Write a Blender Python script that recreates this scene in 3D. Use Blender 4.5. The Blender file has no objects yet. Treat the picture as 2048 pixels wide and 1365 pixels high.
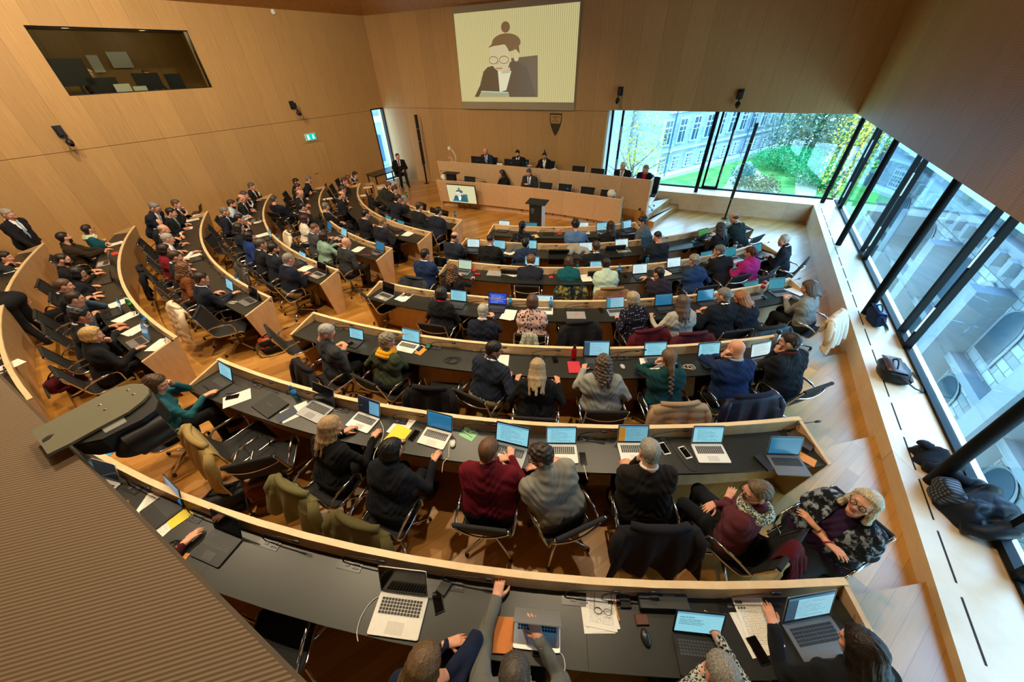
import bpy, math, random
import numpy as np
from mathutils import Vector, Matrix
rnd = random.Random(7)
S = bpy.context.scene
COL = S.collection
PI = math.pi
R = math.radians
# ------------------------------------------------------------------ camera
H = 4.25                       # eye height above the floor in front of the rostrum
FPX, PIT, ROL = 712.0, R(38.105), R(-2.082)
_F = np.array([0, math.cos(PIT), -math.sin(PIT)])
_U0 = np.array([0, math.sin(PIT), math.cos(PIT)])
_R0 = np.array([1.0, 0, 0])
_RR = math.cos(ROL) * _R0 + math.sin(ROL) * _U0
_UU = -math.sin(ROL) * _R0 + math.cos(ROL) * _U0
cd = bpy.data.cameras.new('camera'); cam = bpy.data.objects.new('camera', cd); COL.objects.link(cam)
cd.sensor_width = 36; cd.sensor_fit = 'HORIZONTAL'; cd.lens = FPX / 2048 * 36; cd.clip_start = .02; cd.clip_end = 400
m = Matrix.Identity(4)
for i in range(3):
    m[i][0] = _RR[i]; m[i][1] = _UU[i]; m[i][2] = -_F[i]
m[0][3], m[1][3], m[2][3] = 0, 0, H
cam.matrix_world = m
S.camera = cam

def ray(px, py):
    return (px - 1024) * _RR + (682.5 - py) * _UU + FPX * _F
def at(px, py, z):
    """where the sight line of a photo point meets the horizontal plane at height z"""
    d = ray(px, py); t = (z - H) / d[2]
    return np.array([0, 0, H]) + t * d
def on_plane(px, py, P, N):
    d = ray(px, py); o = np.array([0, 0, H]); t = ((np.array(P) - o) @ np.array(N)) / (d @ np.array(N))
    return o + t * d

# ------------------------------------------------------------------ plan of the hall
C = np.array([1.85, 15.2])                       # common centre of the curved rows
RIM = [6.238, 7.317, 8.525, 10.03, 11.43, 12.857, 14.314]
EDGE = [6.70, 7.86, 9.04, 10.50, 11.93, 13.345, 14.806]
LEV = [0, 0, 0, .13, .24, .345, .45]
def pol(r, th, z=0.0):
    a = R(th); return np.array([C[0] + r * math.sin(a), C[1] - r * math.cos(a), z])
def topol(P):
    v = np.array(P[:2]) - C; return math.hypot(*v), math.degrees(math.atan2(v[0], -v[1]))
DESKZ = .755

# ------------------------------------------------------------------ mesh building
class MB:
    def __init__(s): s.v = []; s.f = []; s.m = []
    def add(s, v, f, m=0):
        o = len(s.v); s.v.extend([tuple(map(float, p)) for p in v]); s.f.extend([tuple(o + i for i in q) for q in f]); s.m.extend([m] * len(f)); return s
    def box(s, c, d, m=0, rz=0, M=None):
        x, y, z = d[0] / 2, d[1] / 2, d[2] / 2
        v = [(-x, -y, -z), (x, -y, -z), (x, y, -z), (-x, y, -z), (-x, -y, z), (x, -y, z), (x, y, z), (-x, y, z)]
        if rz:
            ca, sa = math.cos(rz), math.sin(rz); v = [(a * ca - b * sa, a * sa + b * ca, q) for a, b, q in v]
        if M is not None: v = [tuple(M @ Vector(p)) for p in v]
        v = [(a + c[0], b + c[1], q + c[2]) for a, b, q in v]
        return s.add(v, [(0, 3, 2, 1), (4, 5, 6, 7), (0, 1, 5, 4), (1, 2, 6, 5), (2, 3, 7, 6), (3, 0, 4, 7)], m)
    def prism(s, pts, z0, z1, m=0, bev=0.0):
        n = len(pts); c = np.mean(np.array(pts), 0)
        def ring(z, k):
            return [(p[0] + (c[0] - p[0]) * k, p[1] + (c[1] - p[1]) * k, z) for p in pts]
        if bev:
            w = max(max(abs(p[0] - c[0]), abs(p[1] - c[1])) for p in pts); k = bev / w
            rs = [ring(z0, k), ring(z0 + bev, 0), ring(z1 - bev, 0), ring(z1, k)]
        else: rs = [ring(z0, 0), ring(z1, 0)]
        v = [p for r in rs for p in r]; f = []
        for j in range(len(rs) - 1):
            for i in range(n): f.append((j * n + i, j * n + (i + 1) % n, (j + 1) * n + (i + 1) % n, (j + 1) * n + i))
        f.append(tuple(range(n))[::-1]); f.append(tuple((len(rs) - 1) * n + i for i in range(n)))
        return s.add(v, f, m)
    def tube(s, path, r, n=8, m=0, closed=False, flat=None):
        P = [np.array(p, float) for p in path]; N = len(P); rr = r if hasattr(r, '__len__') else [r] * N
        up = None; v = []
        for i in range(N):
            a = P[(i - 1) % N] if (closed or i > 0) else P[i]; b = P[(i + 1) % N] if (closed or i < N - 1) else P[i]
            t = b - a; t = t / (np.linalg.norm(t) + 1e-9)
            if up is None:
                up = np.array([0, 0, 1.]) if abs(t[2]) < .9 else np.array([1., 0, 0])
            up = up - t * (up @ t); up = up / (np.linalg.norm(up) + 1e-9); sd = np.cross(t, up)
            for k in range(n):
                a2 = 2 * PI * k / n; q = (math.cos(a2) * sd * (flat or 1) + math.sin(a2) * up) * rr[i]; v.append(P[i] + q)
        f = []
        for i in range(N if closed else N - 1):
            for k in range(n):
                j = (i + 1) % N; f.append((i * n + k, i * n + (k + 1) % n, j * n + (k + 1) % n, j * n + k))
        if not closed:
            f.append(tuple(range(n))[::-1]); f.append(tuple((N - 1) * n + k for k in range(n)))
        return s.add(v, f, m)
    def lathe(s, prof, n=16, m=0, o=(0, 0, 0), mi=None):
        v = []; f = []
        for r, z in prof:
            for k in range(n):
                a = 2 * PI * k / n; v.append((o[0] + r * math.cos(a), o[1] + r * math.sin(a), o[2] + z))
        for j in range(len(prof) - 1):
            for k in range(n): f.append((j * n + k, j * n + (k + 1) % n, (j + 1) * n + (k + 1) % n, (j + 1) * n + k))
        f.append(tuple(range(n))[::-1]); f.append(tuple((len(prof) - 1) * n + k for k in range(n)))
        return s.add(v, f, m)
    def sheet(s, G, th=0.0, m=0, up=None):
        """grid of points (rows x cols x 3), given thickness along its normals"""
        G = np.array(G, float); a, b = G.shape[:2]
        du = np.gradient(G, axis=0); dv = np.gradient(G, axis=1); n = np.cross(du, dv); n /= (np.linalg.norm(n, axis=2, keepdims=True) + 1e-9)
        f = []
        idx = lambda i, j: i * b + j
        if not th:
            for i in range(a - 1):
                for j in range(b - 1): f.append((idx(i, j), idx(i + 1, j), idx(i + 1, j + 1), idx(i, j + 1)))
            return s.add(G.reshape(-1, 3), f, m)
        T = (G + n * th / 2).reshape(-1, 3); Bt = (G - n * th / 2).reshape(-1, 3); o = a * b
        for i in range(a - 1):
            for j in range(b - 1):
                f.append((idx(i, j), idx(i + 1, j), idx(i + 1, j + 1), idx(i, j + 1)))
                f.append((o + idx(i, j), o + idx(i, j + 1), o + idx(i + 1, j + 1), o + idx(i + 1, j)))
        bd = [idx(0, j) for j in range(b)] + [idx(i, b - 1) for i in range(1, a)] + [idx(a - 1, j) for j in range(b - 2, -1, -1)] + [idx(i, 0) for i in range(a - 2, 0, -1)]
        for k in range(len(bd)):
            p, q = bd[k], bd[(k + 1) % len(bd)]; f.append((p, q, o + q, o + p))
        return s.add(np.vstack([T, Bt]), f, m)
    def ball(s, c, r, nu=10, nv=7, m=0):
        r = r if hasattr(r, '__len__') else (r, r, r); v = [(c[0], c[1], c[2] + r[2])]
        for i in range(1, nv):
            a = PI * i / nv
            for k in range(nu):
                b = 2 * PI * k / nu; v.append((c[0] + r[0] * math.sin(a) * math.cos(b), c[1] + r[1] * math.sin(a) * math.sin(b), c[2] + r[2] * math.cos(a)))
        v.append((c[0], c[1], c[2] - r[2])); f = []
        for k in range(nu): f.append((0, 1 + k, 1 + (k + 1) % nu))
        for i in range(nv - 2):
            for k in range(nu): f.append((1 + i * nu + k, 1 + (i + 1) * nu + k, 1 + (i + 1) * nu + (k + 1) % nu, 1 + i * nu + (k + 1) % nu))
        e = len(v) - 1
        for k in range(nu): f.append((e, 1 + (nv - 2) * nu + (k + 1) % nu, 1 + (nv - 2) * nu + k))
        return s.add(v, f, m)
    def mesh(s, name, mats, smooth=False):
        me = bpy.data.meshes.new(name); me.from_pydata(s.v, [], s.f)
        for k in (mats if isinstance(mats, (list, tuple)) else [mats]): me.materials.append(k)
        if len(me.materials) > 1: me.polygons.foreach_set('material_index', s.m)
        if smooth: me.polygons.foreach_set('use_smooth', [True] * len(s.f))
        me.update(); return me
    def obj(s, name, mats, parent=None, smooth=False, loc=None, rz=0.0, auto=None):
        o = bpy.data.objects.new(name, s.mesh(name, mats, smooth)); COL.objects.link(o)
        if parent is not None: o.parent = parent
        if loc is not None: o.location = tuple(map(float, loc))
        if rz: o.rotation_euler = (0, 0, rz)
        if auto:
            me = o.data; me.polygons.foreach_set('use_smooth', [True] * len(me.polygons))
            try: me.set_sharp_from_angle(angle=R(auto))
            except Exception: pass
        return o

def raw_mesh(name, V, Q, mats, mi=None):
    me = bpy.data.meshes.new(name); V = np.ascontiguousarray(V, np.float32); Q = np.ascontiguousarray(Q, np.int32)
    me.vertices.add(len(V)); me.vertices.foreach_set('co', V.ravel()); me.loops.add(Q.size); me.loops.foreach_set('vertex_index', Q.ravel())
    me.polygons.add(len(Q)); me.polygons.foreach_set('loop_start', np.arange(0, Q.size, Q.shape[1], dtype=np.int32))
    for k in (mats if isinstance(mats, (list, tuple)) else [mats]): me.materials.append(k)
    if mi is not None: me.polygons.foreach_set('material_index', np.ascontiguousarray(mi, np.int32))
    me.polygons.foreach_set('use_smooth', np.ones(len(Q), bool)); me.update(calc_edges=True); return me
def link(name, me, parent=None, loc=None, rz=0.0):
    o = bpy.data.objects.new(name, me); COL.objects.link(o)
    if parent is not None: o.parent = parent
    if loc is not None: o.location = tuple(map(float, loc))
    if rz: o.rotation_euler = (0, 0, rz)
    return o
def tag(o, label, cat, group=None, kind=None):
    if label: o['label'] = label
    if cat: o['category'] = cat
    if group: o['group'] = group
    if kind: o['kind'] = kind
    return o
def struct(o, label=None):
    o['kind'] = 'structure'
    if label: o['label'] = label
    return o
def empty(name, loc=(0, 0, 0), rz=0.0):
    o = bpy.data.objects.new(name, None); COL.objects.link(o); o.location = tuple(map(float, loc)); o.rotation_euler = (0, 0, rz); o.empty_display_size = .1; return o
KIDS = {}
def dup(root, loc, rz=0.0, swap=None):
    """a copy of a thing with copies of its parts and sub-parts"""
    r = root.copy(); COL.objects.link(r); r.location = tuple(map(float, loc)); r.rotation_euler = (0, 0, rz)
    for k in ('label', 'group'):
        if k in r: del r[k]
    if root.name not in KIDS: KIDS[root.name] = [(c, list(c.children)) for c in root.children]
    for ch, gs in KIDS[root.name]:
        c = ch.copy(); COL.objects.link(c); c.parent = r
        if swap and ch.name.split('.')[0] in swap:
            c.data = swap[ch.name.split('.')[0]]
        for g in gs:
            d = g.copy(); COL.objects.link(d); d.parent = c
    return r
def textmesh(tx, size, parent, name, mat, align='LEFT'):
    cu = bpy.data.curves.new(name, 'FONT'); cu.body = tx; cu.size = size; cu.align_x = align; cu.extrude = .0004; t = bpy.data.objects.new(name + '_source', cu); COL.objects.link(t)
    dg = bpy.context.evaluated_depsgraph_get(); me = bpy.data.meshes.new_from_object(t.evaluated_get(dg)); bpy.data.objects.remove(t); me.name = name; me.materials.clear(); me.materials.append(mat); return link(name, me, parent)
def face_matrix(X, Y, Z, P):
    mm = Matrix.Identity(4)
    for i in range(3): mm[i][0], mm[i][1], mm[i][2], mm[i][3] = float(X[i]), float(Y[i]), float(Z[i]), float(P[i])
    return mm

# ------------------------------------------------------------------ materials
MC = {}
def srgb(h):
    if isinstance(h, str):
        h = h.lstrip('#'); h = [int(h[i:i + 2], 16) / 255 for i in (0, 2, 4)]
        return tuple(c / 12.92 if c <= .04045 else ((c + .055) / 1.055) ** 2.4 for c in h)
    return tuple(h)
def nodes(name):
    mt = bpy.data.materials.new(name); mt.use_nodes = True; nt = mt.node_tree; bs = nt.nodes['Principled BSDF']; return mt, nt, bs
def nd(nt, t, **kw):
    n = nt.nodes.new(t)
    for k, v in kw.items():
        if k.startswith('_'): setattr(n, k[1:], v)
        else: n.inputs[k.replace('__', ' ')].default_value = v
    return n
def lk(nt, a, b): nt.links.new(a, b)
def plain(name, col, rough=.6, metal=0.0, spec=.5, coat=0.0):
    k = ('p', name)
    if k in MC: return MC[k]
    mt, nt, b = nodes(name); c = srgb(col)
    tx = nd(nt, 'ShaderNodeTexCoord'); nz = nd(nt, 'ShaderNodeTexNoise', Scale=35.0, Detail=2.0); lk(nt, tx.outputs['Object'], nz.inputs['Vector'])
    mx = nd(nt, 'ShaderNodeMix', _data_type='RGBA'); mx.inputs['A'].default_value = (*[x * .93 for x in c], 1); mx.inputs['B'].default_value = (*[min(1, x * 1.06) for x in c], 1)
    lk(nt, nz.outputs['Fac'], mx.inputs['Factor']); lk(nt, mx.outputs['Result'], b.inputs['Base Color'])
    b.inputs['Roughness'].default_value = rough; b.inputs['Metallic'].default_value = metal; b.inputs['Specular IOR Level'].default_value = spec; b.inputs['Coat Weight'].default_value = coat
    MC[k] = mt; return mt
def cloth(col, kind='plain', col2=None, rough=.92):
    k = ('c', str(col), kind, str(col2))
    if k in MC: return MC[k]
    mt, nt, b = nodes('cloth'); c = srgb(col); c2 = srgb(col2) if col2 else tuple(min(1, x * 1.35 + .004) for x in c)
    tx = nd(nt, 'ShaderNodeTexCoord'); O = tx.outputs['Object']
    mx = nd(nt, 'ShaderNodeMix', _data_type='RGBA'); mx.inputs['A'].default_value = (*c, 1); mx.inputs['B'].default_value = (*c2, 1); fac = None
    bump_src = None
    if kind in ('plain', 'velvet', 'down'):
        nz = nd(nt, 'ShaderNodeTexNoise', Scale=60.0, Detail=3.0); lk(nt, O, nz.inputs['Vector']); fac = nz.outputs['Fac']
        n2 = nd(nt, 'ShaderNodeTexNoise', Scale=9.0, Detail=3.0, Roughness=.55); lk(nt, O, n2.inputs['Vector']); bump_src = n2.outputs['Fac']
    elif kind == 'leopard':
        vo = nd(nt, 'ShaderNodeTexVoronoi', Scale=24.0); lk(nt, O, vo.inputs['Vector']); mp = nd(nt, 'ShaderNodeMath', _operation='LESS_THAN'); mp.inputs[1].default_value = .36; lk(nt, vo.outputs['Distance'], mp.inputs[0]); fac = mp.outputs[0]
    elif kind == 'polka':
        vo = nd(nt, 'ShaderNodeTexVoronoi', Scale=30.0, Randomness=.35); lk(nt, O, vo.inputs['Vector']); mp = nd(nt, 'ShaderNodeMath', _operation='LESS_THAN'); mp.inputs[1].default_value = .22; lk(nt, vo.outputs['Distance'], mp.inputs[0]); fac = mp.outputs[0]
    elif kind == 'mottle':
        nz = nd(nt, 'ShaderNodeTexNoise', Scale=75.0, Detail=2.0); lk(nt, O, nz.inputs['Vector']); mp = nd(nt, 'ShaderNodeMapRange'); mp.inputs[1].default_value = .47; mp.inputs[2].default_value = .54; lk(nt, nz.outputs['Fac'], mp.inputs[0]); fac = mp.outputs[0]
    elif kind == 'patch':
        nz = nd(nt, 'ShaderNodeTexNoise', Scale=14.0, Detail=5.0, Roughness=.7); lk(nt, O, nz.inputs['Vector']); mp = nd(nt, 'ShaderNodeMapRange'); mp.inputs[1].default_value = .5; mp.inputs[2].default_value = .58; lk(nt, nz.outputs['Fac'], mp.inputs[0]); fac = mp.outputs[0]
    elif kind == 'knit':
        wv = nd(nt, 'ShaderNodeTexWave', Scale=38.0, Distortion=1.5); lk(nt, O, wv.inputs['Vector']); fac = wv.outputs['Fac']; bump_src = fac
    elif kind == 'plaid':
        w1 = nd(nt, 'ShaderNodeTexWave', Scale=9.0, _bands_direction='X'); w2 = nd(nt, 'ShaderNodeTexWave', Scale=9.0, _bands_direction='Z'); lk(nt, O, w1.inputs['Vector']); lk(nt, O, w2.inputs['Vector'])
        mm = nd(nt, 'ShaderNodeMath', _operation='MULTIPLY'); lk(nt, w1.outputs['Fac'], mm.inputs[0]); lk(nt, w2.outputs['Fac'], mm.inputs[1]); fac = mm.outputs[0]
    lk(nt, fac, mx.inputs['Factor']); lk(nt, mx.outputs['Result'], b.inputs['Base Color'])
    b.inputs['Roughness'].default_value = .45 if kind == 'down' else rough
    b.inputs['Specular IOR Level'].default_value = .2
    b.inputs['Sheen Weight'].default_value = .4 if kind == 'velvet' else .02
    if kind == 'velvet': b.inputs['Sheen Tint'].default_value = (*[min(1, x * 3) for x in c], 1)
    if bump_src is not None:
        bp = nd(nt, 'ShaderNodeBump', Strength=.35, Distance=.02); lk(nt, bump_src, bp.inputs['Height']); lk(nt, bp.outputs['Normal'], b.inputs['Normal'])
    MC[k] = mt; return mt
def hairmat(col):
    k = ('h', col)
    if k in MC: return MC[k]
    mt, nt, b = nodes('hair'); c = srgb(col)
    tx = nd(nt, 'ShaderNodeTexCoord'); mp = nd(nt, 'ShaderNodeMapping'); mp.inputs['Scale'].default_value = (1, 1, .12); lk(nt, tx.outputs['Object'], mp.inputs['Vector'])
    nz = nd(nt, 'ShaderNodeTexNoise', Scale=160.0, Detail=3.0); lk(nt, mp.outputs['Vector'], nz.inputs['Vector'])
    rp = nd(nt, 'ShaderNodeMapRange'); rp.inputs[1].default_value = .35; rp.inputs[2].default_value = .68; lk(nt, nz.outputs['Fac'], rp.inputs[0])
    mx = nd(nt, 'ShaderNodeMix', _data_type='RGBA'); mx.inputs['A'].default_value = (*[x * .45 for x in c], 1); mx.inputs['B'].default_value = (*[min(1, x * 1.35) for x in c], 1)
    lk(nt, rp.outputs[0], mx.inputs['Factor']); lk(nt, mx.outputs['Result'], b.inputs['Base Color'])
    b.inputs['Roughness'].default_value = .48; b.inputs['Specular IOR Level'].default_value = .45
    bp = nd(nt, 'ShaderNodeBump', Strength=.6, Distance=.004); lk(nt, nz.outputs['Fac'], bp.inputs['Height']); lk(nt, bp.outputs['Normal'], b.inputs['Normal'])
    MC[k] = mt; return mt
def skinmat(i):
    k = ('s', i)
    if k in MC: return MC[k]
    c = srgb(['#d9a184', '#c98b6c', '#e0ae93', '#9c6446'][i]); mt, nt, b = nodes('skin')
    tx = nd(nt, 'ShaderNodeTexCoord'); nz = nd(nt, 'ShaderNodeTexNoise', Scale=18.0, Detail=3.0); lk(nt, tx.outputs['Object'], nz.inputs['Vector'])
    mx = nd(nt, 'ShaderNodeMix', _data_type='RGBA'); mx.inputs['A'].default_value = (c[0] * .92, c[1] * .8, c[2] * .75, 1); mx.inputs['B'].default_value = (*[min(1, x * 1.08) for x in c], 1)
    lk(nt, nz.outputs['Fac'], mx.inputs['Factor']); lk(nt, mx.outputs['Result'], b.inputs['Base Color']); b.inputs['Roughness'].default_value = .5
    b.inputs['Subsurface Weight'].default_value = 0.0
    MC[k] = mt; return mt
def wood(name, c1, c2, rough=.42, panel=.62, grain=(14., 14., .5), spec=.4, dots=False, axis=0):
    k = ('w', name)
    if k in MC: return MC[k]
    mt, nt, b = nodes(name); c1 = srgb(c1); c2 = srgb(c2)
    tx = nd(nt, 'ShaderNodeTexCoord'); O = tx.outputs['Object']
    mp = nd(nt, 'ShaderNodeMapping'); mp.inputs['Scale'].default_value = grain; lk(nt, O, mp.inputs['Vector'])
    nz = nd(nt, 'ShaderNodeTexNoise', Scale=3.0, Detail=6.0, Roughness=.6); lk(nt, mp.outputs['Vector'], nz.inputs['Vector'])
    mx = nd(nt, 'ShaderNodeMix', _data_type='RGBA'); mx.inputs['A'].default_value = (*c1, 1); mx.inputs['B'].default_value = (*c2, 1)
    rp = nd(nt, 'ShaderNodeMapRange'); rp.inputs[1].default_value = .3; rp.inputs[2].default_value = .7; lk(nt, nz.outputs['Fac'], rp.inputs[0])
    lk(nt, rp.outputs[0], mx.inputs['Factor']); out = mx.outputs['Result']
    if panel:                                               # veneer leaves of slightly different tone
        sp = nd(nt, 'ShaderNodeSeparateXYZ'); lk(nt, O, sp.inputs[0])
        dv = nd(nt, 'ShaderNodeMath', _operation='DIVIDE'); dv.inputs[1].default_value = panel; lk(nt, sp.outputs[axis], dv.inputs[0])
        fl = nd(nt, 'ShaderNodeMath', _operation='FLOOR'); lk(nt, dv.outputs[0], fl.inputs[0])
        wn = nd(nt, 'ShaderNodeTexWhiteNoise', _noise_dimensions='1D'); lk(nt, fl.outputs[0], wn.inputs['W'])
        m2 = nd(nt, 'ShaderNodeMapRange'); m2.inputs[3].default_value = .93; m2.inputs[4].default_value = 1.06; lk(nt, wn.outputs['Value'], m2.inputs[0])
        ml = nd(nt, 'ShaderNodeMix', _data_type='RGBA', _blend_type='MULTIPLY'); ml.inputs['Factor'].default_value = 1; lk(nt, out, ml.inputs['A']); lk(nt, m2.outputs[0], ml.inputs['B']); out = ml.outputs['Result']
        fr = nd(nt, 'ShaderNodeMath', _operation='FRACT'); lk(nt, dv.outputs[0], fr.inputs[0])
        lt = nd(nt, 'ShaderNodeMath', _operation='LESS_THAN'); lt.inputs[1].default_value = .006 / panel; lk(nt, fr.outputs[0], lt.inputs[0])
        ms = nd(nt, 'ShaderNodeMix', _data_type='RGBA'); ms.inputs['B'].default_value = (*[x * .55 for x in c1], 1); lk(nt, lt.outputs[0], ms.inputs['Factor']); lk(nt, out, ms.inputs['A']); out = ms.outputs['Result']
    if dots:                                                # acoustic micro-perforation
        vo = nd(nt, 'ShaderNodeTexVoronoi', Scale=38.0, Randomness=0.0); lk(nt, O, vo.inputs['Vector'])
        ls = nd(nt, 'ShaderNodeMath', _operation='LESS_THAN'); ls.inputs[1].default_value = .2; lk(nt, vo.outputs['Distance'], ls.inputs[0])
        hf = nd(nt, 'ShaderNodeMath', _operation='MULTIPLY'); hf.inputs[1].default_value = .5; lk(nt, ls.outputs[0], hf.inputs[0])
        md = nd(nt, 'ShaderNodeMix', _data_type='RGBA'); md.inputs['B'].default_value = (*[x * .35 for x in c1], 1); lk(nt, hf.outputs[0], md.inputs['Factor']); lk(nt, out, md.inputs['A']); out = md.outputs['Result']
    lk(nt, out, b.inputs['Base Color']); b.inputs['Roughness'].default_value = rough; b.inputs['Specular IOR Level'].default_value = spec
    MC[k] = mt; return mt
def emit(name, col, strength=1.0):
    k = ('e', name)
    if k in MC: return MC[k]
    mt, nt, b = nodes(name); c = srgb(col); b.inputs['Base Color'].default_value = (*[x * .3 for x in c], 1); b.inputs['Emission Color'].default_value = (*c, 1); b.inputs['Emission Strength'].default_value = strength; b.inputs['Roughness'].default_value = .25
    MC[k] = mt; return mt
def thin_glass(name, tint=(.86, .95, .97), refl=1.0):
    k = ('g', name)
    if k in MC: return MC[k]
    mt = bpy.data.materials.new(name); mt.use_nodes = True; nt = mt.node_tree; nt.nodes.clear()
    o = nd(nt, 'ShaderNodeOutputMaterial'); t = nd(nt, 'ShaderNodeBsdfTransparent', Color=(*tint, 1)); g = nd(nt, 'ShaderNodeBsdfGlossy', Roughness=.0, Color=(.9, .97, 1, 1))
    lw = nd(nt, 'ShaderNodeLayerWeight', Blend=.5); pw = nd(nt, 'ShaderNodeMath', _operation='POWER'); pw.inputs[1].default_value = 5.0; lk(nt, lw.outputs['Facing'], pw.inputs[0])
    ml = nd(nt, 'ShaderNodeMath', _operation='MULTIPLY_ADD'); ml.inputs[1].default_value = .9 * refl; ml.inputs[2].default_value = .045 * refl; lk(nt, pw.outputs[0], ml.inputs[0])
    mx = nd(nt, 'ShaderNodeMixShader'); lk(nt, ml.outputs[0], mx.inputs[0]); lk(nt, t.outputs[0], mx.inputs[1]); lk(nt, g.outputs[0], mx.inputs[2]); lk(nt, mx.outputs[0], o.inputs[0])
    MC[k] = mt; return mt
BLACKMESH = plain('black mesh fabric', '#17181a', .85)
CHROME = plain('polished chrome', '#d8d8da', .16, 1.0)
BLACKMET = plain('black steel', '#121416', .45, .3)
GRAYMET = plain('dark window metal', '#0d1012', .55, 0, .15)
PLAST = plain('black plastic', '#15161a', .4)
ALU = plain('silver aluminium', '#c9cbcd', .35, .7)
WHITEP = plain('white paper', '#eeece4', .9)
W_WALL = wood('oak veneer wall', '#ae8856', '#c19b66', .5, .62)
W_WALLD = wood('perforated oak veneer wall', '#ae8856', '#c19b66', .5, .62, dots=True)
W_DESK = wood('light oak desk veneer', '#c9a274', '#dcbb90', .4, 0, (3, 3, 1.2))
W_RIM = wood('pale oak edge', '#d8b98c', '#e8cfa6', .4, 0, (2, 2, 2))
W_ROST = wood('oak rostrum veneer', '#cfa97e', '#dcbc96', .42, .9)
LINO = plain('black desk linoleum', '#202321', .36, 0, .5)
SKY, LAMPW, EXPO = 15.0, 980.0, 0.0
# ------------------------------------------------------------------ implicit surfaces -> quads
class Field:
    def __init__(s, lo, hi, h):
        s.h = h; s.lo = np.array(lo, np.float32); n = np.maximum(4, np.ceil((np.array(hi) - np.array(lo)) / h).astype(int) + 1)
        s.ax = [(s.lo[i] + h * np.arange(n[i])).astype(np.float32) for i in range(3)]; s.n = n
    def new(s, val=1.0): return np.full(tuple(s.n), val, np.float32)
    def block(s, lo, hi, pad):
        sl = []
        for i in range(3):
            a = int(math.floor((lo[i] - pad - s.lo[i]) / s.h)); b = int(math.ceil((hi[i] + pad - s.lo[i]) / s.h)) + 1
            a = max(0, min(s.n[i], a)); b = max(0, min(s.n[i], b))
            if b - a < 1: return None
            sl.append(slice(a, b))
        return tuple(sl)
    def pts(s, sl):
        return s.ax[0][sl[0]][:, None, None], s.ax[1][sl[1]][None, :, None], s.ax[2][sl[2]][None, None, :]
def smin(a, b, k):
    if k <= 0: return np.minimum(a, b)
    h = np.maximum(k - np.abs(a - b), 0) / k
    return np.minimum(a, b) - h * h * k * .25
def capsule(fd, Fs, a, b, ra, rb, k=.03, fr=None):
    """union a tapered capsule into every (field, offset) of Fs; fr = (origin, axes 3x3, scale 3) evaluates it in a stretched frame"""
    a = np.asarray(a, np.float32); b = np.asarray(b, np.float32); r = max(ra, rb)
    if fr is None: lo = np.minimum(a, b) - r; hi = np.maximum(a, b) + r
    else:
        o, A, sc = fr; cs = np.array([o + A.T @ (np.array(q) * sc) for q in (a, b)]); e = r * max(sc) ; lo = cs.min(0) - e; hi = cs.max(0) + e
    sl = fd.block(lo, hi, .05 + k)
    if sl is None: return
    X, Y, Z = fd.pts(sl)
    if fr is not None:
        o, A, sc = fr; X, Y, Z = X - o[0], Y - o[1], Z - o[2]
        X, Y, Z = [((A[i, 0] * X + A[i, 1] * Y + A[i, 2] * Z) / sc[i]).astype(np.float32) for i in range(3)]
    ba = b - a; L = float(ba @ ba) + 1e-9
    px, py, pz = X - a[0], Y - a[1], Z - a[2]
    t = np.clip((px * ba[0] + py * ba[1] + pz * ba[2]) / L, 0, 1)
    d = np.sqrt((px - ba[0] * t) ** 2 + (py - ba[1] * t) ** 2 + (pz - ba[2] * t) ** 2) - (ra + (rb - ra) * t)
    for F, off in Fs: F[sl] = smin(F[sl], d - off, k)
def ellips(fd, F, c, r, k=.02, sub=False):
    c = np.asarray(c, float); r = np.asarray(r, float); sl = fd.block(c - r, c + r, .04 + k)
    if sl is None: return
    X, Y, Z = fd.pts(sl); q = np.sqrt(((X - c[0]) / r[0]) ** 2 + ((Y - c[1]) / r[1]) ** 2 + ((Z - c[2]) / r[2]) ** 2)
    d = ((q - 1) * min(r)).astype(np.float32) if max(r) / min(r) > 1.8 else ((q - 1) * float(np.mean(r))).astype(np.float32)
    if sub:
        A = -F[sl]; F[sl] = -smin(A, d, k)
    else: F[sl] = smin(F[sl], d, k)
CORN = [(i, j, k) for i in (0, 1) for j in (0, 1) for k in (0, 1)]
EDG = [(a, b) for a in range(8) for b in range(a + 1, 8) if sum(abs(CORN[a][i] - CORN[b][i]) for i in range(3)) == 1]
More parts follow.
